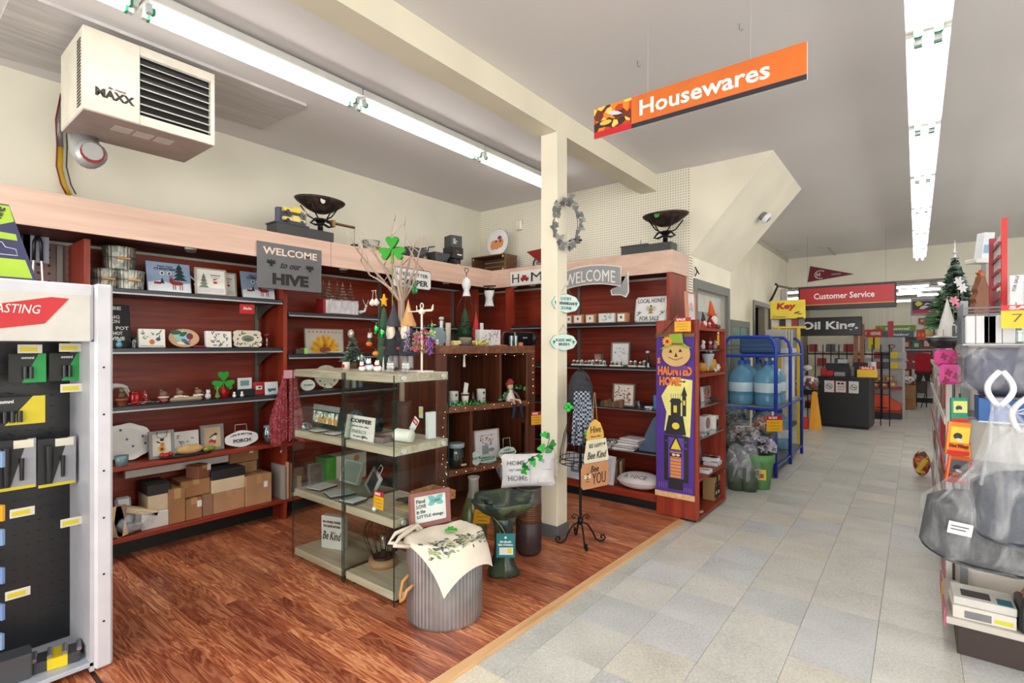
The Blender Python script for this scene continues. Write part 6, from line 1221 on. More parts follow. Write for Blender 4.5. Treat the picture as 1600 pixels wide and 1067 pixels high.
# barrel with tote bag
Cx,Cy,_=DP(695,541,2.66); Rb=.192; Hb=.405
t=T('galvanised_barrel','large ribbed galvanised bin with a rope handle, on the wood floor','bin',(Cx,Cy,.013)); nseg=120
MB('zinc').lathe([(0,.002),(Rb*.985,.002),(Rb,.012),(Rb,.06),(Rb,Hb-.02),(Rb+.004,Hb-.012),(Rb+.004,Hb),(Rb-.004,Hb),(0,Hb-.002)],nseg,smooth=False,wave=lambda a,j:1+(.009*math.cos(a*60) if j in (2,3,4) else 0)).build('body',t)
a0=math.atan2(-FV.y,-FV.x)-.95   # direction of the handle, left of the camera side
def pol(a,r,z): return (r*math.cos(a),r*math.sin(a),z)
MB((190,140,84,.8)).tube([pol(a0-.11,Rb,.235),pol(a0-.12,Rb+.03,.21),pol(a0-.09,Rb+.045,.15),pol(a0,Rb+.05,.125),pol(a0+.10,Rb+.045,.15),pol(a0+.13,Rb+.035,.185),pol(a0+.15,Rb,.205)],.0085,7).build('rope_handle',t)
rr=RV; tc=-FV
def drape(x,y,lift=0):
    rho=math.hypot(x,y); R0=Rb+.008; zt_=Hb+.013+.006+lift
    if rho<=R0: q=Vector((Cx,Cy,0))+rr*x+tc*y; return Vector((q.x,q.y,zt_+.006*math.sin(x*30)*math.sin(y*26)))
    e=rho-R0; k=(R0+.30*e)/rho; q=Vector((Cx,Cy,0))+rr*x*k+tc*y*k; return Vector((q.x,q.y,zt_-.9*e+.0))
C4=[Vector((-.26,.02)),Vector((.12,-.22)),Vector((.37,.06)),Vector((.05,.43))]
def bagpt(u,v,lift=0): # u along A->B, v towards D
    p=(C4[0]*(1-u)+C4[1]*u)*(1-v)+(C4[3]*(1-u)+C4[2]*u)*v; return drape(p.x,p.y,lift)
ox,oy,oz=Cx,Cy,Hb+.014
t=T('tote_bag','cream canvas tote bag printed with grey succulents, draped over the bin','bag',(ox,oy,oz)); Ov=Vector((ox,oy,oz))
MB((222,212,196,.9)).sheet(lambda u,v:tuple(bagpt(u,v)-Ov),28,28).build('canvas',t); MB((206,196,180,.9)).sheet(lambda u,v:tuple(bagpt(.02+.96*u,.02+.96*v,-.004)-Ov),20,20).build('back_canvas',t)
def bprint(t):
    R=random.Random(21)
    for c in ((70,84,88),(104,124,90),(150,156,90),(120,132,132),(60,64,66),(176,186,150)):
        mb=MB(c)
        for k in range(22):
            u=R.uniform(.08,.92); v=.54+.08*math.sin(u*3)+R.uniform(-.12,.12); a=R.uniform(0,6.28); l=R.uniform(.05,.10); w=l*.38
            P=[bagpt(u+math.cos(a)*s*l-math.sin(a)*q*w,v+math.sin(a)*s*l+math.cos(a)*q*w,.0022+.0004*(k%5))-Ov for s,q in ((0,0),(.5,.5),(1,0),(.5,-.5))]
            mb.add([tuple(p) for p in P],[(0,1,2,3)])
        o=mb.build('print',t); o['kind']='stuff'
bprint(t)
hA=bagpt(.0,.0)-Ov
for q,(a,b,h) in enumerate((((.0,.12),(.30,.0),.035),((.0,.30),(.34,.06),.02))):
    A=bagpt(0,a[1])-Ov; B=bagpt(b[0],0)-Ov; out=(-rr*.07+tc*.05)
    MB((214,204,188,.9)).tube([A,A+out*.9+Vector((0,0,.02)),(A+B)/2+out*1.0+Vector((0,0,h)),B+out*.3+Vector((0,0,.03)),B],.011,6).build('handle',t)
t=T('shamrock_clip','small bright green fabric shamrock on the tote bag','ornament',DP(705,852,2.66),RC); t.location.z=Hb+.028
for a in (.3,1.6,2.9,4.4): m=MB((50,170,50,.4)); m.at(0,0,.006,rx=PI/2-.25*math.cos(a)); heart_leaf(m,0,0,0,.032,a,t=.004); m.build('leaf',t)
x,y,z=DP(671,541,2.80)
t=frame('pink-brown framed sign with a teal butterfly: Find LOVE in the LITTLE things',(x,y,Hb+.014),.235,.185,(142,92,86),(214,222,218),lambda m,w,h,x,z,y:m_butter(m,w*.55,h,x+w*.18,z+h*.25,y,(110,180,178),.5),RC+.62,-.1,.022,.03,'framed_sign','sign')
for s,z,w,x in (('Find',.135,.05,-.055),('LOVE',.108,.055,-.052),('in the',.081,.05,-.055),('LITTLE things',.052,.155,-.0)): txt(t,s,x,z,w,.020,(50,54,58),-.0195,.015)
# ================================================================ post: signs, wreath
def onpost(label,px0,px1,py0,py1,words):
    X=-2.008; ya,_=LX(px0,X); yb,_=LX(px1,X); zc=(LX((px0+px1)/2,X,py0)[1],LX((px0+px1)/2,X,py1)[1]); h=zc[0]-zc[1]
    t=oval(label,(X,(ya+yb)/2,zc[1]),(yb-ya)*.95,h,R90-.25,0,words,name='door_sign',c=(206,226,222)); 
    MB((150,130,100)).tube([(-(yb-ya)*.22,-.004,h*.95),(0,-.002,h+.07),((yb-ya)*.22,-.004,h*.95)],.0015,4).build('string',t); return t
onpost('mint oval shamrock SHENANIGANS sign hanging on the post, the upper one',867,899,460,488,['LUCKY','SHENANIGANS','ZONE']); onpost('mint oval KISS ME IRISH sign hanging on the post, the lower one',864,895,522,547,['KISS ME','IRISH'])
X=-1.985; yc,zc=LX(884,X,350)
t=T('butterfly_wreath','grey wreath of metal butterflies hanging high on the cream post','wreath',(X,yc,zc),R90-.55); R=random.Random(5)
P=[(.095*math.cos(a*PI/12)+.0,0,.165*math.sin(a*PI/12)) for a in range(24)]; MB((120,116,108,.4,.4)).tube(P,.003,5,True).build('wire_ring',t)
for k in range(26):
    a=k*2*PI/26; x,z=.10*math.cos(a)+R.uniform(-.015,.015),.17*math.sin(a)+R.uniform(-.012,.012); m=MB(((110,112,110,.5),(134,134,128,.5),(92,94,94,.5))[k%3]); rr_=R.uniform(0,6)
    m.at(x,-.008-R.uniform(0,.025),z,ry=rr_,rz=R.uniform(-.4,.4))
    for s in (-1,1):
        m.add([(0,0,-.012),(s*.024,-.008,-.022),(s*.03,-.010,-.002),(s*.03,-.012,.024),(s*.014,-.006,.02),(0,0,.012)],[(0,1,2,3,4,5)] if s>0 else [(5,4,3,2,1,0)])
    m.build('butterfly',t)
# ================================================================ dress form with the bee signs
sx,sy,_=DP(907,541,3.60)
t=T('dress_form','black scrolled stand with a wire skirt dress form, right of the post','dress form',(sx,sy,.013))
MB('blackiron').cyl((0,0,.14),(0,0,1.06),.010,n=10).build('pole',t); MB('blackiron').ell(0,0,.155,.022,.022,.03,10).build('hub',t)
for k in range(4):
    a=math.atan2(-FV.y,-FV.x)+k*PI/2+.12; c,q=math.cos(a),math.sin(a)
    L=[(.0,.15),(.05,.13),(.09,.07),(.11,.022),(.135,.008),(.165,.012),(.178,.032),(.168,.05),(.15,.048),(.146,.034),(.157,.028)]
    MB('blackiron').tube([(r*c,r*q,z) for r,z in L],.0065,7).build('scroll_foot',t)
for k in range(2):
    a=math.atan2(RV.y,RV.x)+k*PI; c,q=math.cos(a),math.sin(a)
    MB('blackiron').tube([(r*c,r*q,z) for r,z in ((.005,.15),(.02,.19),(.045,.205),(.06,.185),(.05,.168),(.038,.176),(.042,.188))],.004,6).build('scroll',t)
zs0,zs1=.565,.95
for k in range(14): a=k*2*PI/14; c,q=math.cos(a),math.sin(a); MB('blackiron').tube([(r*c,r*q,z) for r,z in ((.148,zs0),(.142,zs0+.08),(.115,zs0+.2),(.075,zs0+.32),(.05,zs1))],.0024,5).build('skirt_wire',t)
for r,z in ((.148,zs0),(.142,zs0+.035),(.05,zs1)): MB('blackiron').tube([(r*math.cos(a*PI/12),r*math.sin(a*PI/12),z) for a in range(24)],.003,5,True).build('hoop',t)
for k in range(3): a=k*PI/3; MB('blackiron').cyl((-.148*math.cos(a),-.148*math.sin(a),zs0),(.148*math.cos(a),.148*math.sin(a),zs0),.003,n=5).build('cross_wire',t)
MB('blackiron').lathe([(.05,zs1-.01),(.055,zs1+.03),(.075,zs1+.12),(.065,zs1+.2),(.03,zs1+.25),(.014,zs1+.27),(0,zs1+.28)],20,0,0,0,1,.7).build('torso',t)
def sc(t,x0,x1,z0,z1,dx,dy):
    def fn(u,v): return (x0+(x1-x0)*u+dx*v,dy-.008*math.sin(u*9)-.004*math.sin(v*12),z0+(z1-z0)*v)
    return MB('plaid').sheet(fn,10,12).build('scarf_end',t)
t=T('plaid_scarf','navy and white plaid scarf draped over the dress form','scarf',(sx,sy,.013+zs1-.25),RC); 
sc(t,-.075,.0,.0,.37,.02,-.085); sc(t,.02,.10,.05,.37,-.05,-.088); MB('darkfab').lathe([(.075,.24),(.088,.30),(.085,.40),(.06,.47),(.035,.50)],18,0,0,0,1,.85).build('wrap',t)
for dx,dz,l in ((-.085,.28,'left side of'),(.06,.10,'lower right of')):
    a,b,c_=DP(907+dx*220,541,3.46); o=T('shamrock_lights','glossy green shamrock charm on the %s the plaid scarf'%l,'ornament',(a,b,.7+dz),RC); [MB((30,170,60,.2)).ell(.018*math.cos(k*1.57),0,.018*math.sin(k*1.57),.016,.01,.016,8).build('leaf',o) for k in range(4)]
bx2,by2,_=DP(929,541,3.40)
# bee signs hung one under another
def zpx(px,py,dep): return DP(px,py,dep)[2]
rzb=R90-.28
def signpiece(label,name,pxc,y0,y1,poly,c,dep=3.42):
    x,y,z=DP(pxc,y1,dep); return T(name,label,'sign',(x,y,z),rzb,0,'stack of hanging bee signs')
hp=zpx(929,655,3.42)-zpx(929,685,3.42); t=signpiece('top yellow beehive shaped sign reading Hive on the dress form','bee_sign',929,655,686,None,None); h=hp*1.04; w=.155
P=[(-w/2,.01),(-w*.47,h*.35),(-w*.28,h*.8),(0,h),(w*.28,h*.8),(w*.47,h*.35),(w/2,.01),(w*.44,0),(-w*.44,0)]
MB((214,172,84,.6)).prism(P,-.010,0).build('panel',t); txt(t,'Hive',0,h*.50,w*.62,h*.34,(50,36,22),-.012,.0); txt(t,'Sweet Hive',0,h*.16,w*.6,h*.10,(120,90,50),-.012,.0)
for q in (-1,1): MB((150,120,84,.8)).cyl((q*.02,-.004,h*.9),(q*.004,.0,h*.9+.19),.0028,n=5).build('rope',t)
h=zpx(931,686,3.42)-zpx(931,721,3.42); t=signpiece('middle cream BEE HAPPY Bee Kind sign on the dress form','bee_sign',931,685,721,None,None); w=.225
MB((214,208,184,.6)).prism([(-w/2,h*.1),(-w*.38,h),(w*.38,h),(w/2,h*.1),(w*.47,0),(-w*.47,0)],-.010,0).build('panel',t); txt(t,'BEE HAPPY',-.01,h*.74,w*.56,h*.18,(100,96,86),-.012,0); txt(t,'Bee Kind',0,h*.32,w*.78,h*.32,(60,66,60),-.012,.01,.3); pr(t,lambda m:bee(m,w*.1,h*.18,w*.3,h*.76,-.0108,(60,60,60),(60,60,60)))
h=zpx(929,722,3.42)-zpx(929,761,3.42); t=signpiece('bottom wooden Bee YOU sign with a bee on the dress form','bee_sign',929,722,761,None,None); w=.25
MB((186,132,92,.6)).prism([(-w/2,h*.12),(-w/2,h*.8),(-w*.42,h),(w*.42,h),(w/2,h*.8),(w/2,h*.12),(w*.44,0),(-w*.44,0)],-.010,0).build('panel',t); txt(t,'Bee',-.01,h*.76,w*.3,h*.26,(60,48,36),-.012,.01,.3); txt(t,'YOU',w*.12,h*.37,w*.5,h*.46,(60,48,36),-.012,0)
pr(t,lambda m:bee(m,w*.28,h*.5,-w*.3,h*.42,-.0108,(230,228,222)))
# ================================================================ goods on the run under the pegboard
s5,s4,s3,s2=1.612,1.203,.83,.44; dk=.15
def PR(px,z,Y=4.40): return (BY(px,Y)[0],Y,z+.0005)
for k,(a,b,l,c) in enumerate([(888,896,'far left',(176,130,90)),(898,914,'second from the left',(196,150,110)),(917,933,'third from the left',(196,150,110)),(966,981,'right of the wide one',(176,130,90))]):
    w=WB(a,b,4.36); t=T('scented_block','small kraft gift box with white label on the honey shelf, %s'%l,'box',PR((a+b)/2,s5,4.36),0,0,'kraft gift boxes'); MB((170,124,84,.7)).box(-w/2,w/2,-.03,.04,0,.085,.002).build('box',t)
    MB((226,220,220)).box(-w*.4,w*.3,-.032,-.03,.008,.075).build('label',t); pr(t,lambda m:m.on(((120,110,150),(150,60,60),(110,150,120),(60,100,60))[k]).leaf(-.01,.03,.03,.015,1,-.0325).leaf(.0,.03,.025,.012,2.2,-.0325).disc(-.005,.05,.009,.008,-.033))
block('wide white card box with a teal sprig on the honey shelf',PR(951,s5,4.36),WB(939,963,4.36),.085,.05,(216,216,214),lambda m,w,h,x,z,y:m_floral(m,w,h,x,z,y,((60,140,150),(110,150,150),(150,160,170)),14,2),0,0)
w=WB(994,1050,4.42); h=.24
t=T('honey_sign','white LOCAL HONEY FOR SALE sign with a large bee, tilted on the top shelf','sign',PR(1016,s5,4.5),0,-.2); c_=.02; w=.31
P=[(-w/2+c_,0),(w/2-c_,0),(w/2,c_),(w/2,h-c_),(w/2-c_,h),(-w/2+c_,h),(-w/2,h-c_),(-w/2,c_)]
MB((222,222,222,.4)).prism(P,-.006,0).build('panel',t); MB((70,70,74,.5)).prism([(x*.965,h/2+(z-h/2)*.955) for x,z in P],-.0068,-.006).build('black_line',t); MB((222,222,222,.4)).prism([(x*.945,h/2+(z-h/2)*.93) for x,z in P],-.0076,-.0068).build('inner_panel',t)
txt(t,'LOCAL HONEY',0,h*.84,w*.84,h*.17,(44,44,48),-.0095,.01); txt(t,'FOR SALE',-.01,h*.14,w*.6,h*.17,(44,44,48),-.0095,.01); pr(t,lambda m:(bee(m,w*.42,h*.44,0,h*.47,-.0084),[m.on((70,72,76)).leaf(q*w*.36,h*.32,.035,.008,a,-.0084) for q in (-1,1) for a in (.8,1.57,2.3,3.6)]))
# village shelf
def village(label,a,b,n,Y=4.34,z=s4):
    w=WB(a,b,Y); t=T('village_scene',label,'figurine',PR((a+b)/2,z,Y),0,0,'miniature winter villages'); R=random.Random(a)
    MB((222,220,216,.6)).box(-w/2,w/2,-.03,.03,0,.014,.006).build('snow_base',t)
    for k in range(n):
        x=-w/2+w*(k+.5)/n; c=((150,60,50),(120,140,120),(200,196,190),(90,80,76))[k%4]; hh=R.uniform(.02,.035); MB(c).box(x-.010,x+.010,-.012,.01,.014,.014+hh).build('tiny_house',t); MB((230,230,228)).prism([(x-.013,.014+hh),(x+.013,.014+hh),(x,.028+hh)],-.014,.012).build('snowy_roof',t)
        MB((60,90,66,.7)).cyl((x+.012,-.02,.014),(x+.012,-.02,.045),.008,.001,7).build('tiny_tree',t)
for a,b,n,l in ((894,912,3,'at the left end'),(913,929,3,'second from the left'),(930,947,3,'before the grey house box'),(954,973,3,'in front of the framed print'),(983,996,2,'right of the framed print'),(998,1010,2,'left of the dark tree figurine')): village('miniature snowy village on the shelf below the honey sign, '+l,a,b,n)
one(MB((120,112,108,.7)).box(-.035,.035,-.03,.03,0,.11,.003).on((170,120,110)).box(-.025,.025,-.032,-.03,.05,.09),'house_box','grey box printed with a house behind the snowy villages','box',PR(936,s4,4.46),0)
frame('grey framed print of birds on a branch behind the snowy villages',PR(970,s4,4.5),WB(956,985,4.5),.225,(120,112,104),(216,218,220),lambda m,w,h,x,z,y:m_floral(m,w,h*.7,x,z+.1*h,y,((130,136,150),(190,196,170),(110,112,120)),16,14),0,-.08,.012)
t=T('tree_ornament','dark christmas tree figurine with a white top, right of the villages','ornament',PR(1012,s4,4.36),0)
for k in range(4): MB((50,60,52,.7)).lathe([(0,.01+k*.025),(.036-.008*k,.01+k*.025),(0,.06+k*.025)],10).build('tier',t)
MB((226,222,220,.6)).ell(0,0,.135,.02,.02,.012,8).build('snow_top',t)
critter('tiny white snowman at the foot of the dark tree figurine',PR(1013,s4,4.28),(226,226,224),(226,226,224),.013,0)
# middle shelf
frame('grey framed print of autumn flowers on the middle shelf',PR(975,s3,4.42),WB(958,992,4.42),.21,(120,104,98),(226,218,206),lambda m,w,h,x,z,y:m_floral(m,w,h,x,z,y,((60,60,60),(200,120,60),(160,60,70),(90,120,80),(120,60,100)),34,15),0,-.1,.012)
w=WB(940,975,4.3); t=T('village_scene','row of small brown wooden houses on the middle shelf','ornament',PR(957,s3,4.3),0)
for k in range(6): MB(((96,70,50,.7),(120,86,60,.7))[k%2]).box(-w/2+w*k/6,-w/2+w*(k+1)/6-.003,-.02,.02,0,.05+.012*(k%3),.002).build('house',t)
one(MB('jar').lathe([(0,0),(.022,0),(.026,.07),(.023,.07),(.02,.006),(0,.006)],14),'drinking_glass','clear glass tumbler on the middle shelf right of the brown houses','glass',PR(998,s3,4.32),0)
t=one(MB((226,228,232,.3)).lathe([(0,0),(.03,0),(.04,.03),(.036,.03),(.028,.006),(0,.006)],14).on((50,80,150)).box(-.02,.02,-.04,-.036,.008,.02),'patterned_bowl','small blue and white bowl on the middle shelf','bowl',PR(1014,s3,4.3),0)
one(MB((70,130,190,.5)).box(-.02,.02,-.01,.01,0,.13,.001),'blue_box','small blue box behind the banner edge on the middle shelf','box',PR(1025,s3,4.34),0)
t=T('shopping_bag','blue grey plastic bag slumped against the banner unit','bag',PR(1020,s2,4.45),0); MB((90,110,140,.4)).prism([(-.12,0),(.06,0),(.06,.34),(.02,.30),(-.06,.14)],-.04,.05).build('contents',t); 
for k in range(5):
    R=random.Random(k); t=one(MB(((216,214,212),(196,190,188),(226,224,226),(206,200,206),(214,212,210))[k]).box(-.10,.10,-.09,.09,0,.022,.008),'folded_towel','folded white tea towel, number %s up the pile on the lower shelf'%('one','two','three','four','five')[k],'towel',(BY(978+3*k,4.38)[0],4.38,s2+.0005+k*.023),R.uniform(-.2,.2))
t=T('patterned_cloths','stack of patterned grey cloths left of the white tea towels','towel',PR(958,s2,4.38),0)
for k in range(4): MB('speck' if k%2 else 'fruitprint').box(-.07,.07,-.08,.08,k*.018,k*.018+.017,.006).build('cloth',t)
one(MB('bread').ell(0,0,.03,.05,.04,.03,10) if False else MB((150,120,100,.8)).box(-.05,.05,-.05,.05,0,.10,.01),'kraft_parcel','kraft parcel partly hidden behind the plaid scarf','parcel',PR(905,s2,4.36),0)
# deck
frame('white framed sign with a grey ornament leaning on the deck, behind the bee signs',PR(945,dk,4.18),.20,.25,(206,206,210),(190,194,204),lambda m,w,h,x,z,y:m.on((120,124,134)).disc(x,z,w*.3,h*.3,y).on((200,204,212)).disc(x,z,w*.2,h*.2,y-.001),-.15,-.15,.02)
frame('white framed sign with a grey ornament on the deck, left of the pole',PR(900,dk,4.16),.20,.24,(206,206,210),(190,194,204),lambda m,w,h,x,z,y:m.on((110,114,124)).box(x-w*.35,x+w*.35,y-.001,y,z-h*.3,z+h*.1).on((200,204,212)).disc(x,z-.05*h,w*.2,h*.12,y-.002),-.1,-.12,.02)
for k,(px,c) in enumerate(((966,(120,90,70)),(972,(140,110,86)))): t=one(MB(c).box(-.012,.012,-.08,.08,0,.20,.002),'folded_carton','%s folded carton standing behind the white framed sign'%('dark','light')[k],'cardboard',PR(px,dk,4.32),.2+.1*k)
t=T('throw_pillow','large white cushion lettered NICE lying on the deck','cushion',(BY(1000,4.22)[0],4.22,dk+.07),.05); MB((206,198,200,.85)).ell(0,0,0,.20,.16,.068,20).build('cover',t); MB((190,180,182,.85)).tube([(.2*math.cos(a*PI/14),.16*math.sin(a*PI/14),0) for a in range(28)],.004,5,True).build('piping',t)
m=txt(t,'& NICE',0,0,.2,.05,(130,130,136),0); m.rotation_euler=(-1.15,0,0); m.location=(0,-.105,.052)
# ================================================================ end unit: banner and goods
xl=BY(1026,EY0-.012)[0]; xr=BY(1085,EY0-.012)[0]
zt=BY(1060,EY0-.012,527)[1]; zbm=BY(1060,EY0-.012,772)[1]; w=xr-xl; h=zt-zbm
t=T('halloween_banner','purple HOME SWEET HAUNTED HOME banner with a scarecrow face and black house','banner',((xl+xr)/2,EY0-.014,zbm),0)
PU=(78,48,140,.8)
MB(PU).sheet(lambda u,v:((u-.5)*w,-.002-.003*math.sin(u*7+v*3),v*h),6,8).build('cloth',t)
MB('pine').box(-w/2-.01,w/2+.005,-.012,.004,-.035,.008,.002).build('bottom_batten',t); MB('crate').box(-w/2-.005,w/2+.005,-.012,.004,h,h+.03,.002).build('top_batten',t)
for q in (-1,1): MB('crate').cyl((q*w*.42,-.004,h+.02),(0.02,-.002,h+.17),.007,n=5).build('hanging_stick',t)
def bp(m):
    Z=lambda v:v*h
    Y_=(226,220,130); K_=(28,26,34)
    m.on(Y_).prism([(-w*.28,Z(.40)),(w*.40,Z(.37)),(w*.46,Z(.73)),(-w*.05,Z(.745)),(-w*.36,Z(.62)),(-w*.22,Z(.52))],-.0075,-.0065)
    m.on(K_).prism([(-w*.26,Z(.38)),(w*.30,Z(.38)),(w*.22,Z(.50)),(-w*.16,Z(.50))],-.0085,-.0075).box(-w*.10,w*.16,-.0085,-.0075,Z(.50),Z(.585)).prism([(-w*.14,Z(.585)),(w*.20,Z(.585)),(w*.14,Z(.61)),(-w*.08,Z(.61))],-.0085,-.0075)
    m.box(w*.20,w*.30,-.0085,-.0075,Z(.50),Z(.63)).prism([(w*.17,Z(.63)),(w*.33,Z(.63)),(w*.25,Z(.69))],-.0085,-.0075)
    for k in range(5): m.box(-w*.10+k*w*.06,-w*.09+k*w*.06,-.0085,-.0075,Z(.61),Z(.64))
    m.box(-w*.28,w*.36,-.0085,-.0075,Z(.08),Z(.37)); m.on((96,62,160)).box(-w*.17,w*.24,-.009,-.0085,Z(.10),Z(.36)); m.on(K_).prism([(-w*.15,Z(.28)),(w*.22,Z(.28)),(w*.035,Z(.38))],-.0095,-.009)
    m.on(PU).box(-w*.25,-w*.12,-.0095,-.0088,Z(.33),Z(.342)).box(w*.2,w*.32,-.0095,-.0088,Z(.33),Z(.342)).box(w*.22,w*.33,-.0095,-.0088,Z(.29),Z(.302))
    m.on((222,196,60)).disc(w*.03,Z(.435),w*.10,h*.022,-.0095).box(-w*.03,w*.06,-.0095,-.0088,Z(.52),Z(.565)).box(w*.225,w*.275,-.0095,-.0088,Z(.57),Z(.60)); m.prism([(-w*.10,Z(.285)),(w*.17,Z(.285)),(w*.035,Z(.355))],-.0103,-.0098)
    m.on((222,140,44))
    for k in range(8): m.box(-w*.11,w*.17,-.0103,-.0098,Z(.105+k*.021),Z(.121+k*.021))
    m.on(K_).box(-w*.13,w*.19,-.011,-.0103,Z(.237),Z(.262)).box(-w*.16,w*.22,-.0095,-.009,Z(.03),Z(.08)); m.on((214,210,206)).disc(-w*.02,Z(.25),w*.05,h*.008,-.0116).disc(w*.09,Z(.25),w*.05,h*.008,-.0116)
    m.on((120,90,180))
    for k in range(4): m.box(-w*.42+k*w*.06,-w*.40+k*w*.06,-.0085,-.0075,Z(.03),Z(.065)).box(w*.24+k*w*.06,w*.26+k*w*.06,-.0085,-.0075,Z(.02),Z(.05))
    m.on(K_).leaf(w*.2,Z(.715),w*.10,h*.012,.3,-.0085).leaf(w*.2,Z(.715),w*.10,h*.012,2.6,-.0085)
pr(t,bp,'appliqued_house')
txt(t,'HAUNTED',.0*w,h*.785,w*.90,h*.06,(220,120,40),-.0095,.06); txt(t,'HOME',-w*.12,h*.718,w*.58,h*.06,(220,120,40),-.0095,.06); txt(t,'S',-w*.42,h*.85,w*.09,h*.04,(220,120,40),-.0095,.06); txt(t,'SWEET',.1*w,h*.872,w*.4,h*.03,(220,120,40),-.0095,.04)
xc,zc=BY(1057,EY0-.03,553); 
t=T('scarecrow_face','round burlap scarecrow face with green hat and orange flower above the banner','wall decoration',(xc,EY0-.035,zc),0); r=.105
MB((206,170,110,.8)).prism([(r*1.08*math.cos(a*PI/16),r*.95*math.sin(a*PI/16)) for a in range(32)],-.012,0).build('face',t)
MB((110,60,130,.7)).prism([(-r*.5,-r*.8),(r*.75,-r*.85),(r*.9,-r*1.2),(-r*.4,-r*1.22)],-.006,.004).build('bow',t)
MB((140,170,50,.7)).prism([(-r*1.25,r*.35),(-r*.6,r*.75),(-r*.5,r*1.5),(r*.5,r*1.55),(r*.6,r*.75),(r*1.2,r*.45),(r*.9,r*.42),(0,r*.7),(-r*.7,r*.45)],-.018,-.012).build('hat',t); MB((120,80,40,.6)).prism([(-r*.56,r*.85),(r*.56,r*.82),(r*.6,r*.68),(-r*.62,r*.7)],-.021,-.018).build('hat_band',t)
def fl(m):
    for k in range(12): m.on((226,150,50)).leaf(-r*.62,r*.95,r*.45,r*.16,k*PI/6,-.0215-.0004*(k%2))
    m.on((120,60,30)).disc(-r*.62,r*.95,r*.14,r*.14,-.0235)
    m.on((40,34,30)).prism([(-r*.55,r*.1),(-r*.25,r*.1),(-r*.4,r*.38)],-.013,-.0122).prism([(r*.2,r*.15),(r*.5,r*.15),(r*.35,r*.42)],-.013,-.0122).prism([(-r*.12,-r*.22),(r*.15,-r*.22),(0.02*r,r*.12)],-.013,-.0122)
    for k in range(8): m.box(-r*.55+k*r*.14,-r*.46+k*r*.14,-.013,-.0122,-r*.5+abs(k-3.5)*r*.05,-r*.42+abs(k-3.5)*r*.05)
    for q in (-1,1):
        for k in range(4): m.on((90,50,120)).leaf(q*r*1.0,-r*.1,r*.35,r*.05,(0 if q>0 else PI)+(k-1.5)*.5,-.004)
pr(t,fl,'stitched_features')
t=saletag('yellow and red FEATURED PRICE tag over the scarecrow hat',(BY(1067,EY0-.06)[0],EY0-.065,BY(1067,EY0-.06,518)[1]),0,0,1.3,.10,.085)
# goods facing the aisle (front of shelf at x=EX1)
def PE(px,z,dx=.09): X=EX1-dx; return (X,min(LX(px,X)[0],4.715),z+.0005)
def gnome2(label,px,z,hat,body,s=1,dx=.1,lean=0):
    t=T('gnome_doll',label,'doll',PE(px,z,dx),R90); MB(body).lathe([(0,0),(.045*s,0),(.05*s,.02*s),(.035*s,.08*s),(.02*s,.11*s),(0,.115*s)],16).build('body',t); MB((214,206,196,.9)).lathe([(.008*s,.02*s),(.03*s,.05*s),(.032*s,.09*s),(.012*s,.12*s),(0,.125*s)],14,0,-.02*s).build('beard',t)
    MB((206,160,130,.6)).ell(0,-.045*s,.118*s,.01*s,n=8).build('nose',t); MB(hat).tube([(0,0,.115*s),(0,0,.15*s),(-.012*s,0,.2*s),(-.04*s,0,.24*s)],.036*s,12,r1=.006*s).build('hat',t); return t
gnome2('large gnome doll with a tall orange hat and white beard on the end unit',1128,1.54,(190,80,34,.9),(140,30,34,.9),1.05)
gnome2('small gnome with a dark grey hat, left of the orange hat gnome',1099,1.54,(60,60,66,.9),(190,60,50,.9),.6)
for px in (1108,1115): critter('small red and white santa figurine between the two gnomes, %s one'%('left' if px<1110 else 'right'),PE(px,1.54,.08),(150,36,40),(214,204,200),.02)
one(MB((90,60,40,.7)).ell(0,0,.022,.03,.03,.022,10),'dark_ornament','small dark brown ornament at the right end of the end unit top','ornament',PE(1140,1.54,.05),R90)
X=EX1-.30; Y0,z=LX(1094,X); 
t=T('rainbow_print','pale wood framed print of a pink and blue rainbow on top of the end unit','picture',(-1.58,4.56,1.5405),R90,-.05); w=.20; h=.33; ring(MB((196,140,110,.6)),w,h,.012,-.03,0).build('frame',t); MB((226,226,226)).box(-w/2+.01,w/2-.01,-.02,-.004,.01,h-.01).build('picture_board',t)
for k,c in enumerate(((214,150,150),(226,196,180),(150,190,206))): 
    ro,ri=.055-.014*k,.055-.014*(k+1)
    P=[(ro*math.cos(a*PI/10),.16+ro*1.4*math.sin(a*PI/10)) for a in range(11)]+[(ri*math.cos(a*PI/10),.16+ri*1.4*math.sin(a*PI/10)) for a in range(10,-1,-1)]; MB(c).prism(P+[],-.0215,-.0205).build('rainbow_arch',t)
t=saletag('yellow and red price tag hanging from the top shelf of the end unit',(EX1+.006,LX(1121,EX1)[0],1.40),R90,0,1,.055,.12)
for k,px in enumerate((1098,1109,1118,1128)): critter('snowy ceramic figurine on the second shelf of the end unit, %s from the left'%('first','second','third','fourth')[k],PE(px,1.36,.07),((190,180,176),(150,40,40),(120,116,120),(206,196,190))[k],(220,214,210),.027,hat=((150,30,30) if k==1 else None))
t=T('cellophane_bag','white lace cone hanging below the second shelf of the end unit','decoration',PE(1106,1.175,.07),R90); MB((180,184,188,.6)).lathe([(.003,.0),(.02,.04),(.05,.13),(.055,.15),(0,.15)],12).build('cone',t)
def pumpkin(label,px,z,r,c,dx=.1,h=None):
    h=h or r*1.3; t=T('pumpkin',label,'pumpkin',PE(px,z,dx),R90); MB(c).lathe([(r*.3,0),(r*.85,h*.12),(r,h*.5),(r*.8,h*.88),(r*.25,h*.96),(0,h*.9)],28,wave=lambda a,j:1+.07*abs(math.sin(a*5))).build('shell',t); MB((120,110,70,.7)).tube([(0,0,h*.9),(.005,0,h*1.1),(.015,0,h*1.25)],r*.12,6,r1=r*.06).build('stem',t)
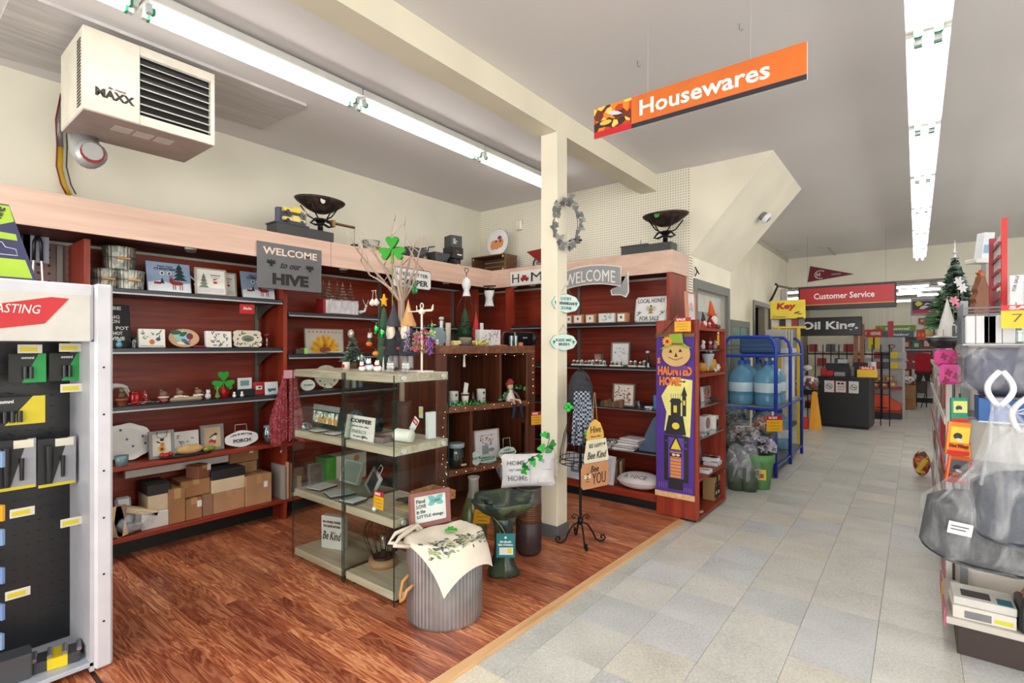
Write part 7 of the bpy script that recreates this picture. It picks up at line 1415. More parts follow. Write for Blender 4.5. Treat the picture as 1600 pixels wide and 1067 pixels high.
pumpkin('yellow ribbed pumpkin on the third shelf of the end unit',1107,1.165,.07,(190,146,60,.6),.1,.125); pumpkin('white speckled pumpkin on the third shelf of the end unit',1126,1.165,.055,(206,200,190,.6),.08,.075); pumpkin('orange pumpkin half hidden at the left of the third shelf',1096,1.165,.05,(200,140,50,.6),.12,.09)
one(MB('speck').ell(0,0,.03,.04,.04,.03,10),'grey_ornament','fluffy grey ornament sitting on the yellow pumpkin','ornament',(lambda p:(p[0],p[1],p[2]+.128))(PE(1108,1.165,.1)),R90)
t=one(MB((226,222,216)).box(-.012,.012,-.001,.001,0,.10),'price_card','white tilted price card leaning on the white pumpkin','card',PE(1119,1.165,.03),R90); t.rotation_euler=(-.3,-.3,R90)
for k,(a,b) in enumerate(((1094,1100),(1102,1114),(1116,1133))): block('canvas of autumn leaves on the fourth shelf of the end unit, %s'%('left','middle','right')[k],PE((a+b)/2,.905,.14),WL(a,b,EX1-.14)*.80,.13,.02,(222,216,210),lambda m,w,h,x,z,y:m_floral(m,w,h,x,z,y,((190,90,40),(120,80,60),(160,60,60),(200,160,90)),20,30+k),R90,-.05)
t=T('black_lettering','black script word ornament in front of the autumn canvases','ornament',PE(1114,.905,.045),R90); txt(t,'gather',0,.035,.20,.06,(24,24,26),0,.03,.3,'word'); MB((24,24,26)).box(-.10,.10,-.008,.008,-.0005,.004).build('base',t)
for k,(px,c) in enumerate(((1098,(60,40,40)),(1104,(120,90,84)))): pass
t=T('wall_clock','round grey clock in a white box on the fifth shelf of the end unit','clock',PE(1101,.655,.12),R90); MB((220,218,216)).box(-.09,.09,-.03,.03,0,.13,.002).build('box',t); MB((150,110,110)).prism([(.05*math.cos(a*PI/10)-.01,.065+.05*math.sin(a*PI/10)) for a in range(20)],-.034,-.03).build('dial',t)
for k in range(2):
    t=T('wooden_house','white wooden house block with dark windows on the fifth shelf, %s'%('left','right')[k],'ornament',PE((1117,1129)[k],.655,.08),R90); w=.07-.015*k; h=.12-.03*k; MB((222,222,218,.6)).box(-w/2,w/2,-.03,.03,0,h,.002).build('block',t)
    for q in (-1,1): MB((40,40,44)).box(q*w*.22-.008,q*w*.22+.008,-.032,-.03,h*.3,h*.65).build('window_print',t)
one(MB((150,152,156,.3)).box(-.05,.05,-.03,.03,0,.02,.006),'foil_packet','crumpled silver packet at the left of the fifth shelf','packet',PE(1096,.655,.04),R90)
for k,(px,dz,dx,w) in enumerate(((1099,0,.05,.09),(1112,0,.08,.10),(1126,0,.08,.10),(1110,.032,.1,.10),(1122,.032,.09,.10))):
    t=T('game_box','flat printed box on the sixth shelf of the end unit, %s'%('front left','middle below','right below','upper left','upper right')[k],'box',(lambda p:(p[0],p[1],p[2]+dz))(PE(px,.345,dx)),R90+.05*k); MB((206,210,216)).box(-w/2,w/2,-.06,.06,0,.03,.001).build('box',t); MB('colourmix').box(-w/2+.005,w/2-.005,-.055,.055,.03,.0312).build('printed_top',t)
t=one(MB((150,160,170,.3)).box(-.05,.05,-.004,.004,0,.2),'glass_panel_frame','grey glass frame leaning at the back of the sixth shelf','picture',PE(1097,.345,.2),R90,-.1)
for k in range(2):
    t=T('lantern_box','brown carton printed with a black lantern on the bottom shelf, %s'%('left','right')[k],'box',PE((1110,1124)[k],.045,.09),R90,0,'lantern cartons'); w=.105; h=.20; MB((160,126,84,.7)).box(-w/2,w/2,-.05,.05,0,h,.002).build('box',t); MB((40,38,34)).box(-w/2+.008,w/2-.008,-.051,-.05,h*.1,h*.75).build('printed_panel',t); pr(t,lambda m:m.on((220,214,190)).disc(0,h*.3,.016,.018,-.052).on((150,120,80)).box(-.02,.02,-.052,-.0512,h*.6,h*.66))
one(MB((220,214,206)).box(-.02,.02,-.01,.01,0,.008),'price_card','small white price card at the left of the bottom shelf','card',PE(1096,.045,.03),R90)
# ================================================================ battery endcap at the left edge
EX=-2.72; YR=.678
t=T('battery_endcap','tall white display endcap with black pegboard and a red LASTING header','display stand',(-2.93,.2,0),R90); 
def e(y): return y-.2   # local x from world y ; local y = -(X+2.93)
W1=(206,206,214,.4)
MB(W1).box(e(.615),e(YR),-.21,.21,.02,1.655,.01).build('right_upright',t); MB(W1).box(e(-.28),e(-.22),-.21,.21,.02,1.45,.008).build('left_upright',t)
MB(W1).box(e(-.28),e(.614),-.205,.21,1.41,1.65,.01).build('header_box',t)
MB((206,204,198,.4)).box(e(-.2),e(.60),-.214,-.204,1.41,1.605,.002).build('header_panel',t)
P=[(e(-.1),1.455),(e(.33),1.455),(e(.45),1.50),(e(.50),1.555),(e(.555),1.585),(e(-.1),1.56)]
P=[(e(.05),1.43),(e(.33),1.458),(e(.455),1.48),(e(.53),1.584),(e(.475),1.587),(e(.33),1.552),(e(.05),1.50)]
MB((196,16,28,.4)).prism(P,-.2165,-.214).build('red_band',t); txt(t,'LASTING',e(.371),1.535,.145,.034,(236,232,230),-.218,.0,.25)
MB((188,190,198,.4)).box(e(.60),e(.615),-.2,.15,.02,1.41).build('inner_side',t)
MB((26,28,32,.35)).box(e(-.22),e(.60),.13,.15,.06,1.42).build('pegboard',t)
m=MB((6,6,8,.5))
for j in range(26):
    for i in range(14): m.box(e(.05)+i*.04,e(.05)+i*.04+.012,.128,.1301,.12+j*.05,.125+j*.05)
o=m.build('peg_hole',t); o['kind']='stuff'
MB((178,186,200,.35)).box(e(-.22),e(.615),-.2,.13,.04,.06,.003).build('base_shelf',t)
for z in (.22,.42,.66,.86,1.1,1.3): MB((20,20,24)).cyl((e(.645),-.2115,z),(e(.645),-.2095,z),.0045,n=8).build('bolt',t)
def pack(label,px,py,w,h,c,c2,fn,X=-2.90,name='blister_pack'):
    y,z=LX(px,X,py); t=T(name,label,'package',(X,y,z-h/2),R90); MB(c).box(-w/2,w/2,-.003,0,0,h,.001).build('card',t)
    if c2: MB(c2).prism([(w/2,0),(w/2,h),(w*.3,h),(-w*.15,0)],-.0036,-.003).build('colour_wedge',t)
    MB((40,40,44)).cyl((0,-.02,h+.008),(0,.16,h+.008),.003,n=5).build('peg_hook',t)
    fn(t,w,h); return t
def cells(t,w,h):
    txt(t,'omni',-.0,h*.86,w*.34,h*.09,(226,226,226),-.0045,.02)
    for q in (-1,1): MB((40,42,46,.25,.3)).cyl((q*.009,-.012,h*.14),(q*.009,-.012,h*.55),.008,n=10).build('battery',t)
pack('black and green carded battery pack, the left one of the top row',43,575,.115,.12,(26,30,30),(30,150,70),cells); pack('black and green carded battery pack, the right one of the top row',104,573,.115,.12,(26,30,30),(30,150,70),cells)
def cells6(t,w,h):
    txt(t,'omni',-w*.12,h*.84,w*.22,h*.12,(226,226,226),-.0045,.03)
    for q in range(5): MB((40,42,46,.25,.3)).cyl((-w*.38+q*.022,-.012,h*.1),(-w*.38+q*.022,-.012,h*.5),.009,n=10).build('battery',t)
pack('wide black and yellow carded battery pack below the green ones',22,642,.19,.115,(34,36,36),(206,190,40),cells6)
def torch(t,w,h):
    for x,r,a,b in ((-w*.22,.014,.10,.86),(w*.14,.008,.18,.62)): MB((20,20,22,.3)).cyl((x,-.014,h*a),(x,-.014,h*b),r*.8,r,12).build('torch',t)
    MB((206,190,40)).box(-w*.48,w*.48,-.0042,-.003,0,h*.06).build('yellow_strip',t); MB((222,220,200)).box(-w*.05,w*.44,-.0048,-.003,h*.82,h*.98).build('price_card',t)
pack('black carded flashlight twin pack on the pegboard, the right one',89,721,.125,.205,(30,32,34),(150,152,160),torch); pack('black carded flashlight twin pack on the pegboard, the left one',24,726,.125,.205,(30,32,34),(150,152,160),torch)
def ptag(label,px,py,X=-2.86,w=.075,h=.036):
    y,z=LX(px,X,py); t=T('price_tag',label,'price tag',(X,y,z-h/2),R90); MB((216,214,200)).box(-w/2,w/2,-.002,0,0,h,.001).build('card',t); MB((214,200,50)).box(-w*.42,w*.3,-.0026,-.002,h*.2,h*.72).build('yellow_print',t)
for px,py,l in ((47,545,'over the left green battery pack'),(110,543,'over the right green battery pack'),(112,606,'below the right green battery pack'),(35,800,'below the left flashlight pack'),(112,815,'below the right flashlight pack'),(28,927,'low on the empty left pegs')): ptag('small white and yellow price tag '+l,px,py)
for k,(px,py,c) in enumerate(((6,718,(120,150,190,.3)),(6,802,(216,160,30,.4)),(6,840,(120,150,190,.3)),(6,900,(110,140,190,.3)),(6,957,(110,140,190,.3)),(5,1003,(120,150,190,.3)))):
    y,z=LX(px,-2.66,py); one(MB(c).box(-.006,.006,-.03,.03,-.03,.03,.002),'clip_tag','%s plastic clip tag at the very left edge, number %s from the top'%('orange' if k==1 else 'blue',('one','two','three','four','five','six')[k]),'tag',(-2.69,y-.012,z),R90+.4)
y,z=LX(90,-2.83,1062); t=T('battery_brick','clear wrapped brick of batteries with a yellow band, at the foot of the endcap','package',(-2.83,y,z-.02),R90-.2)
t.location=(-2.84,y,.0605+.0); MB((60,62,66,.4)).box(-.075,.075,-.05,.05,0,.11+z-.06,.004).build('body',t); MB((222,196,30,.4)).box(-.03,.035,-.053,.053,.0,.113+z-.06,.002).build('yellow_band',t)
for k in range(4): MB((150,152,160,.25,.6)).cyl((-.07+.047*k if k<2 else -.07+.047*k,-.04,.118+z-.06),(-.07+.047*k,.04,.118+z-.06),.009,n=8).build('battery',t)
y,z=LX(12,-2.84,1050); t=one(MB((70,74,78,.35)).box(-.07,.07,-.05,.05,0,.10,.006),'battery_brick','dark wrapped brick of batteries in the bottom left corner','package',(-2.84,y,.0605),R90-.1)
# lime and navy placard, kitchen tools in the bay behind
y,z0=LX(8,-2.86,436); t=T('lime_placard','lime and navy placard leaning on top of the white endcap','sign',(-2.86,y-.02,1.656),R90,0); H=.30
MB((40,44,92,.4)).prism([(-.16,0),(.115,0),(.03,H),(-.16,H)],-.006,0).build('board',t); MB((170,206,50,.4)).prism([(-.16,.012),(.10,.012),(.078,.085),(-.16,.085)],-.0075,-.006).build('lime_band',t); MB((170,206,50,.4)).prism([(-.16,.17),(.055,.16),(.05,.185),(-.16,.2)],-.0075,-.006).build('lime_band',t); MB((170,206,50,.4)).prism([(-.16,.21),(.0,.215),(.045,.235),(.03,.295),(-.16,.295)],-.0075,-.006).build('lime_band',t)
MB((226,226,230)).tube([(-.04,-.008,.10),(.055,-.008,.10),(.05,-.008,.125),(.02,-.008,.13),(.01,-.008,.148),(-.04,-.008,.15)],.0016,4).build('outline_drawing',t); txt(t,'MINE',0.0,.265,.045,.03,(30,34,60),-.009,.03,rot=1.3)
for k,(px,l) in enumerate(((28,'black handled baster on a grey card'),(58,'steel and black kitchen tongs on a blue grey card'))):
    X=-4.22; y,z=LX(px,X,362); t=T('kitchen_tool',l+', hanging in the pegboard bay','kitchen tool',(X,y,1.66),R90); zt=LX(58,X,359)[1]-1.66; MB((150,156,176,.5)).box(-.065,.055,-.003,0,zt-.20,zt,.001).build('card',t)
    if k: [MB((22,22,24,.4)).tube([(0,-.014,zt-.03),(q*.016,-.014,zt-.08),(q*.018,-.014,zt-.19)],.009,6).build('grip',t) for q in (-1,1)]; [MB('chrome').cyl((q*.018,-.014,zt-.19),(q*.024,-.014,zt-.32),.007,n=8).build('steel_arm',t) for q in (-1,1)]; [MB((22,22,24,.4)).cyl((q*.024,-.014,zt-.32),(q*.026,-.014,zt-.40),.009,n=8).build('tip',t) for q in (-1,1)]
    else: MB((22,22,24,.4)).cyl((0,-.02,zt-.02),(0,-.02,zt-.20),.018,.016,10).build('handle',t); MB((30,30,32,.4)).cyl((0,-.02,zt-.20),(.012,-.02,zt-.36),.008,n=8).build('stem',t)
# ================================================================ Housewares sign
Ys=2.6; xa,za=BY(928.5,Ys,169.9); xb,zb_=BY(1261,Ys,66); zt=(za+zb_)/2; zl=(BY(927.7,Ys,216)[1]+BY(1260,Ys,126)[1])/2; h=zt-zl; w=xb-xa
t=T('housewares_sign','long orange Housewares sign with a kitchen photo, hung from the ceiling over the aisle','sign',((xa+xb)/2,Ys,zl),0)
MB((226,224,220,.5)).box(-w/2,w/2,0,.012,0,h).build('board',t); MB((208,104,34,.45)).box(-w*.285,w/2,-.002,0,h*.14,h).build('orange_face',t); MB((34,34,44,.4)).box(-w*.285,w/2,-.002,0,0,h*.14).build('dark_strip',t)
MB('warmprint').box(-w/2,-w*.285,-.002,0,h*.2,h).build('kitchen_photo',t); MB((196,16,36,.4)).box(-w/2,-w*.285,-.0025,0,0,h*.2).build('red_strip',t)
pr(t,lambda m:(m.on((40,34,34)).disc(-w*.45,h*.42,w*.05,h*.12,-.003).disc(-w*.36,h*.62,w*.03,h*.1,-.003),m.on((230,180,70)).disc(-w*.43,h*.44,w*.035,h*.08,-.0038),m.on((206,206,212)).leaf(-w*.42,h*.75,w*.09,h*.14,-.3,-.0038)))
txt(t,'Housewares',w*.06,h*.565,w*.60,h*.50,(238,232,226),-.004,.02)
for q in (-.2,.28): MB((180,180,180)).cyl((q*w,.006,h),(q*w,.006,ZC-zl),.0012,n=4).build('hanging_wire',t)
for px,py in ((1155,46),(996,103)): x,y=FZ(px,py,ZC-.03); one(MB((120,116,112)).tube([(0,0,.03),(0,0,.0),(.012,0,-.012),(.02,0,-.004)],.0022,5),'ceiling_hook','small wire hook left in the ceiling %s the orange sign'%('behind and right of' if px>1100 else 'just above'),'hook',(x,y,ZC-.03),0)
# smoke detector on the soffit
sl=math.atan2(3.09-2.255,.725); u=.5; x,y=-1.70+.725*u,0
best=None
for i in range(400):
    uu=i/400; X=-1.70+.725*uu; Z=2.255+.835*uu; yy,zz=LX(1190,X,336)
    if best is None or abs(zz-Z)<best[0]: best=(abs(zz-Z),X,yy,Z)
_,X,yy,Z=best
t=T('smoke_detector','white round smoke detector on the sloped stair soffit','smoke detector',(X+.02,yy,Z-.02),0); t.rotation_euler=(0,PI-sl+PI,0); t.rotation_euler=(0,PI-(sl),0)
MB((120,120,122,.5)).cyl((0,0,-.015),(0,0,.02),.045,n=16).build('bracket',t); MB((226,228,232,.4)).lathe([(.055,.02),(.06,.035),(.05,.055),(.02,.062),(0,.062)],20).build('housing',t); MB((130,132,136)).lathe([(.022,.062),(.024,.064),(.026,.062)],16).build('vent_ring',t)
t=T('hinge_bracket','small rusty coat hook bracket above the first door frame','bracket',(-1.69,LX(1086,-1.69)[0],2.07),0); MB('rust').tube([(0,0,0),(0.02,0,.04),(0,0,.09),(.03,.03,.02)],.006,5).build('hook',t)
# ================================================================ blue bottle rack
BLU=(22,60,176,.35); RX0,RX1=-1.70,-1.17; RY=(6.0,6.80,7.56)
t=T('bottle_rack','blue tubular steel rack holding water bottles','rack',((RX0+RX1)/2,6.8,0)); hx_=(RX1-RX0)/2
for y in RY:
    q=y-6.8; MB(BLU).tube([(hx_,q,0),(hx_,q,1.36),(hx_-.02,q,1.44),(hx_-.07,q,1.49),(-hx_+.07,q,1.49),(-hx_+.02,q,1.44),(-hx_,q,1.36),(-hx_,q,0)],.019,8).build('end_hoop',t)
    for z in (.10,.715,1.285): MB(BLU).cyl((-hx_,q,z),(hx_,q,z),.017,n=8).build('cross_rail',t)
for z in (.10,.715,1.285): 
    for s in (-1,1): MB(BLU).cyl((s*hx_,-.8,z),(s*hx_,.76,z),.014,n=6).build('side_rail',t)
for z,c in ((.112,(110,112,114,.5)),(.728,(150,150,146,.5))): MB(c).box(-hx_+.01,hx_-.01,-.79,.75,z,z+.01).build('deck',t)
MB((90,96,110)).cyl((-hx_,-.8,1.40),(hx_,-.8,1.40),.005,n=5).build('wire',t); MB((90,96,110)).cyl((-hx_,-.8,1.36),(hx_,-.8,1.36),.005,n=5).build('wire',t)
J=T('water_bottle','blue water bottle on the upper rack shelf, back of the nearest pair','bottle',(0,0,0),0,0,'water cooler bottles')
MB('jug').lathe([(0,.0),(.115,0),(.13,.02),(.13,.10),(.122,.115),(.13,.13),(.13,.21),(.122,.225),(.13,.24),(.13,.32),(.10,.38),(.045,.42),(.03,.44),(.03,.46),(0,.46)],20).build('body',J); MB('jug_cap').cyl((0,0,.445),(0,0,.49),.034,.032,14).build('cap',J); MB((196,220,232,.5)).lathe([(.1315,.15),(.132,.152),(.132,.25),(.1315,.252)],20).build('label',J)
sp=[(-1.555,6.16),(-1.285,6.16),(-1.555,6.44),(-1.285,6.44),(-1.555,6.98)]
for k,(x,y) in enumerate(sp):
    if k: dup(J,(x,y,.7385),k*1.3,'blue water bottle on the upper rack shelf, '+('','front of the nearest pair','back of the second pair','front of the second pair','alone in the far bay')[k])
J.location=(sp[0][0],sp[0][1],.7385)
dup(J,(-1.33,7.05,.1225),.5,'large blue water cooler bottle on the lower shelf of the blue rack, behind the flowers')
dup(J,(-1.58,7.3,.1225),.9,'large blue water cooler bottle at the back of the lower rack shelf')
one(MB((222,222,222)).box(-.008,.008,-.33,.33,0,.53),'white_board','white board standing in the far bay of the blue rack','board',(-1.25,7.18,.7385),0)
one(MB((206,210,214,.5)).box(-.22,.2,-.33,.33,0,.06,.002).on((30,30,34)).box(.201,.2015,-.1,.05,.02,.04),'white_tray','white shelf tray on the top of the blue rack','tray',(-1.42,7.17,1.305),0)
for k in range(9): one(MB(((170,166,160),(206,200,190),(120,116,112))[k%3]).box(-.10,.12,-.012,.012,0,.23,.001),'magazine','thin upright magazine on top of the blue rack, %s from the near end'%ord_[k],'magazine',(-1.36,6.93+.06*k,1.366),.0)
one(MB((40,76,124,.6)).box(-.2,.18,-.16,.16,0,.18,.02),'blue_bag','folded blue fabric bag on top of the blue rack','bag',(-1.42,6.5,1.305),0)
# flowers in pots wrapped in film
def mum(label,px,dep,z,r,cs,pot=None,film=True,h=.0):
    x,y,_=DP(px,541,dep); t=T('wrapped_flowers',label,'flowers',(x,y,0 if pot else z)); R=random.Random(px)
    if pot: MB(pot).lathe([(0,0),(.085,0),(.105,.17),(.118,.25),(.13,.26),(.13,.34),(.12,.34),(.1,.28),(0,.27)],24).build('pot',t)
    zz=z if pot else 0
    for c in cs:
        mb=MB(c)
        for k in range(46):
            a=R.uniform(0,6.28); p=R.uniform(-.2,1.4); mb.at(r*math.cos(p)*math.cos(a),r*math.cos(p)*math.sin(a),zz+r*.8+r*math.sin(p)*.8,rx=R.uniform(0,3),rz=a).box(-.03,.03,-.018,.018,-.002,.002)
        o=mb.build('petals',t); o['kind']='stuff'
    MB((50,70,50,.8)).ell(0,0,zz+r*.7,r*.7,r*.7,r*.6,10).build('foliage_core',t)
    if film: f=bag_mesh(px,r*1.25,r*1.25,r*1.3,.16,20,'film_thin').build('plastic_wrap',t); f.location=(0,0,zz-.06)
    return t
mum('grey lilac artificial flowers in a green pot before the blue rack',1188,5.05,.30,.12,((170,166,180),(130,126,146),(206,204,214)),(96,150,90,.5),False)
x,y,_=DP(1188,541,5.05); x2,y2,_=DP(1188,541,4.92)
one(MB((206,186,60)).box(-.05,.05,-.002,.002,0,.10).on((170,60,50)).box(-.03,.03,-.003,-.002,.02,.06),'pot_label','yellow label with a picture on the green flower pot','label',(x2,y2,.11),RC-.3)
mum('orange and white bouquet in clear wrap on the near shelf of the blue rack',1200,5.45,.42,.13,((190,120,90),(206,196,190),(150,90,70)))
mum('large bouquet in crumpled clear wrap between the end unit and the blue rack',1162,5.2,.365,.13,((150,146,150),(190,186,190),(120,100,96)))
mum('dark teal bouquet in clear wrap behind the end unit',1146,5.5,.5,.13,((60,90,96),(110,130,130),(40,60,66)))
for px,dep,l in ((1150,5.0,'left'),(1170,4.95,'right')):
    x,y,_=DP(px,541,dep); t=one(bag_mesh(px,.10,.10,.21,.12,18,'film'),'plastic_bag','clear plastic bag slumped on the floor before the wrapped bouquets, %s one'%l,'bag',(x,y,.03),0)
    one(MB((70,84,66,.6)).lathe([(0,0),(.07,0),(.09,.20),(0,.2)],16),'flower_pot','dark green flower pot inside the %s plastic bag'%l,'pot',(x,y,.001),0)
x,y,_=DP(1152,541,5.45)
t=T('bucket_stand','stack of dark buckets holding the wrapped bouquets behind the end unit','bucket',(x,y,0)); MB((50,54,60,.5)).lathe([(0,0),(.11,0),(.14,.5),(.13,.5),(0,.45)],18).build('bucket',t)
x,y,_=DP(1166,541,5.2); t=T('bucket_stand','dark floor bucket under the large wrapped bouquet','bucket',(x,y,0)); MB((60,64,66,.5)).lathe([(0,0),(.10,0),(.13,.36),(.12,.36),(0,.3)],18).build('bucket',t)
x,y,z=DP(1210,674,5.25); saletag('yellow price tag tied to the orange and white bouquet',(x,y,z),RC,0,1.9,.085,.085,word='2/$5')
x,y,_=DP(1147,541,5.05); one(MB('darkfab').box(-.05,.05,-.06,.06,0,.28,.03),'dark_bag','dark fabric bag standing behind the end unit, above the bouquets','bag',(-1.62,5.35,.001),0)
# yellow stand with Key box
x,y,_=DP(1233,541,7.3)
t=T('yellow_stand','yellow metal stand carrying packets, behind the blue rack','stand',(x,y,0),RC*.2)
for a in (-.12,.12):
    for b in (-.14,.14): MB((222,190,20,.4)).box(a-.018,a+.018,b-.018,b+.018,0,1.66).build('leg',t)
for z in (.5,1.0,1.42,1.64): MB((222,190,20,.4)).box(-.15,.15,-.16,.16,z,z+.03,.003) if z<1.5 else MB((222,190,20,.4)).box(-.21,.21,-.16,.16,z,z+.03,.003).build('tray',t)
for k in range(5): one(MB(((206,206,206),(30,30,34),(196,190,190),(150,40,50),(120,122,130))[k]).box(-.036,.036,-.04,.04,0,.10,.003),'small_package','small package under the yellow Key box, %s from the left'%ord_[k],'package',(x-.16+.08*k,y-.03-.0*k,1.6705),RC*.2)
t=T('key_box','bright yellow carton with red Key lettering on the yellow stand','box',(x,y-.0,1.775),RC*.2); MB((226,200,16,.4)).box(-.23,.2,-.15,.15,0,.26,.003).build('carton',t); txt(t,'Key',-.03,.165,.24,.11,(176,20,24),-.153,.05,.1); txt(t,'Carton',-.12,.03,.16,.03,(60,40,20),-.153,.0); pr(t,lambda m:(m.on((40,30,20)).leaf(.06,.07,.09,.02,.3,-.152).leaf(.1,.06,.07,.015,.1,-.152).box(.1,.18,-.152,-.151,.0,.015)),'print')
one(MB((150,140,130)).box(-.03,.03,-.03,.03,0,.10),'prop_block','small blocks propping the Key box','block',(x,y,1.6705),0)
t=T('sculpture','grey twisted wall bracket with bags left of the customer service sign','bracket',(-1.9,9.6,2.15)); MB('rust').tube([(-.06,0,.0),(0,0,.12),(.06,0,.26),(.02,0,.30)],.02,6).build('arm',t); MB((130,124,116,.7)).tube([(.06,0,.26),(.2,0,.22),(.28,0,.2)],.018,6).build('arm',t); MB((190,190,186,.6)).box(.1,.2,-.03,.03,-.1,.2,.02).build('bag',t)
# ================================================================ customer service counter and signs
Yc=9.0; xa,za=BY(1247,Yc,450); xb,zb_=BY(1401,Yc,444); zl=BY(1401,Yc,476)[1]; w=xb-xa; h=(za+zb_)/2-zl
t=T('customer_service_sign','red Customer Service sign with a black frame hanging over the counter','sign',((xa+xb)/2,Yc,zl)); MB((30,32,36,.4)).box(-w/2,w/2,0,.06,-.03,h+.02,.006).build('frame',t); MB((176,22,34,.35)).box(-w*.48,w*.48,-.003,0,h*.17,h*.98).build('red_face',t); MB((206,160,60,.4)).box(-w*.48,w*.48,-.004,-.003,h*.13,h*.17).build('gold_line',t)
txt(t,'Customer Service',-.02,h*.57,w*.62,h*.30,(238,232,232),-.006,.02)
for q in (-.4,.4): MB((120,120,120)).cyl((q*w,.03,h),(q*w,.03,ZC-zl),.0015,n=5).build('hanger',t)
xp,zp=BY(1292,10.9,438); t=T('pennant','dark red triangular hockey pennant on the far wall above the sign','pennant',(xp,YFW-.01,BY(1262,YFW,441)[1]),0,-.0); w=WB(1262,1335,YFW); h=BY(1265,YFW,416)[1]-BY(1262,YFW,441)[1]
t.location.x=(BY(1262,YFW)[0]+BY(1335,YFW)[0])/2
MB((110,22,36,.6)).prism([(-w/2,0),(w/2,h*.30),(-w*.44,h)],-.004,0).build('felt',t)
MB((216,206,210)).tube([(-w*.22+.09*math.cos(a),-.006,h*.42+.075*math.sin(a)) for a in [math.radians(v) for v in range(45,320,25)]],.009,5).build('emblem_ring',t); txt(t,'H',-w*.26,h*.42,.06,.07,(216,206,210),-.008,.04); txt(t,'CANADIENS',w*.12,h*.38,w*.2,h*.09,(200,180,186),-.006,.02)
cx0,cx1=-1.33,-.60; Yk=10.35
t=T('service_counter','black service counter with no-smoking notices on its front','counter',((cx0+cx1)/2,Yk+.3,0),-.06); w=cx1-cx0
MB((26,27,30,.45)).box(-w/2,w/2,-.3,.3,.05,.84,.004).build('body',t); MB((30,30,34,.35)).box(-w/2-.02,w/2+.02,-.32,.32,.84,.87,.004).build('top',t); MB((60,58,56,.5)).box(w/2,w/2+.012,-.28,.3,.05,.84).build('side_panel',t); MB((16,16,18)).box(-w/2+.02,w/2-.06,-.27,.27,0,.05).build('plinth',t)
for a in (-.27,.27): MB((20,20,22)).cyl((w/2-.03,a-.012,.025),(w/2-.03,a+.012,.025),.025,n=10).build('caster',t)
for k,(x,ww) in enumerate(((-.20,.145),(-.03,.16),(.155,.14))):
    hh=.20; n_=MB((214,212,212)).box(x-ww/2,x+ww/2,-.3035,-.301,.60,.60+hh).build('paper_notice',t)
    if k!=1: MB((40,40,44)).tube([(x+.045*math.cos(a*PI/8),-.3045,.70+.045*math.sin(a*PI/8)) for a in range(16)],.0045,4,True).build('no_smoking_ring',n_); MB((40,40,44)).cyl((x-.03,-.3045,.73),(x+.03,-.3045,.67),.004,n=4).build('bar',n_); MB((60,60,64)).box(x-.028,x+.028,-.3045,-.3035,.695,.705).build('cigarette',n_)
    else: ring(MB((190,30,50)).at(x,-.3036,.60),ww,hh,.008,-.001,0).build('red_border',n_); txt(n_,'ATTENTION',x,.70,ww*.7,.022,(190,30,50),-.305,.03); pr(n_,lambda m:m.on((30,30,34)).disc(x-.03,.755,.02,.02,-.3045).box(x,x+.045,-.3045,-.3037,.74,.77).box(x-.05,x+.05,-.3045,-.3037,.665,.67).box(x-.05,x+.05,-.3045,-.3037,.645,.65))
zc_=.8705
def onc(px,Y=10.6): return (BY(px,Y)[0],Y,zc_)
t=T('cash_register','black cash register turned away on the counter','cash register',onc(1307,10.75),.1); MB((28,29,33,.35)).add([(-.2,-.15,0),(.2,-.15,0),(.2,.15,0),(-.2,.15,0),(-.15,-.08,.22),(.19,-.08,.22),(.19,.1,.22),(-.15,.1,.22)],[(3,2,1,0),(4,5,6,7),(0,1,5,4),(1,2,6,5),(2,3,7,6),(3,0,4,7)]).build('body',t); MB((170,176,180)).box(.02,.16,-.04,-.02,.22,.29,.003).build('display',t)
for k,(px,c,ww,hh,l) in enumerate(((1287,(170,40,44),.09,.13,'red and white tub'),(1297,(190,30,40),.10,.09,'red carton'),(1312,(150,152,156),.16,.07,'grey card reader tray'),(1326,(90,60,120),.06,.12,'purple packet'),(1333,(130,132,136),.05,.17,'grey stand'),(1345,(34,34,38),.20,.24,'black leaflet rack'),(1365,(214,216,222),.07,.25,'white and blue poster card'))):
    one(MB(c).box(-ww/2,ww/2,-.05,.05,0,hh,.006),'counter_item','%s on the service counter'%l,'item',onc(px,10.6 if k<3 else 10.72),0)
t=T('yellow_sale_sign','yellow and red SALE card on the right end of the counter','sign',onc(1355,10.42),.1,-.3); MB((222,180,20,.4)).box(-.14,.14,-.004,0,0,.13).build('yellow_card',t); MB((190,40,36)).box(-.11,.10,-.0045,0,.13,.19).build('red_header',t); txt(t,'SALE',0,.16,.15,.04,(236,226,220),-.006,.03)
Yo=10.75; xa,zt=BY(1247,Yo,497); xb,_=BY(1347,Yo,494); zl=BY(1347,Yo,524)[1]; zt=BY(1347,Yo,494)[1]; w=xb-xa
t=T('oil_king_sign','large black Oil King sign standing above the counter','sign',((xa+xb)/2,Yo,zl)); h=zt-zl; MB((34,36,42,.35)).box(-w/2,w/2,0,.05,0,h,.01).build('board',t); txt(t,'Oil King.',w*.0,h*.5,w*.88,h*.56,(226,226,228),-.003,.03)
for px in (1337,1347): x,_=BY(px,Yo+.07); one(MB((132,84,54,.6)).box(-.03,.03,-.03,.03,0,zl+.2-.8705),'wooden_post','brown wooden post carrying the Oil King sign, %s one'%('left' if px<1340 else 'right'),'post',(x,Yo+.085,.8705),0)
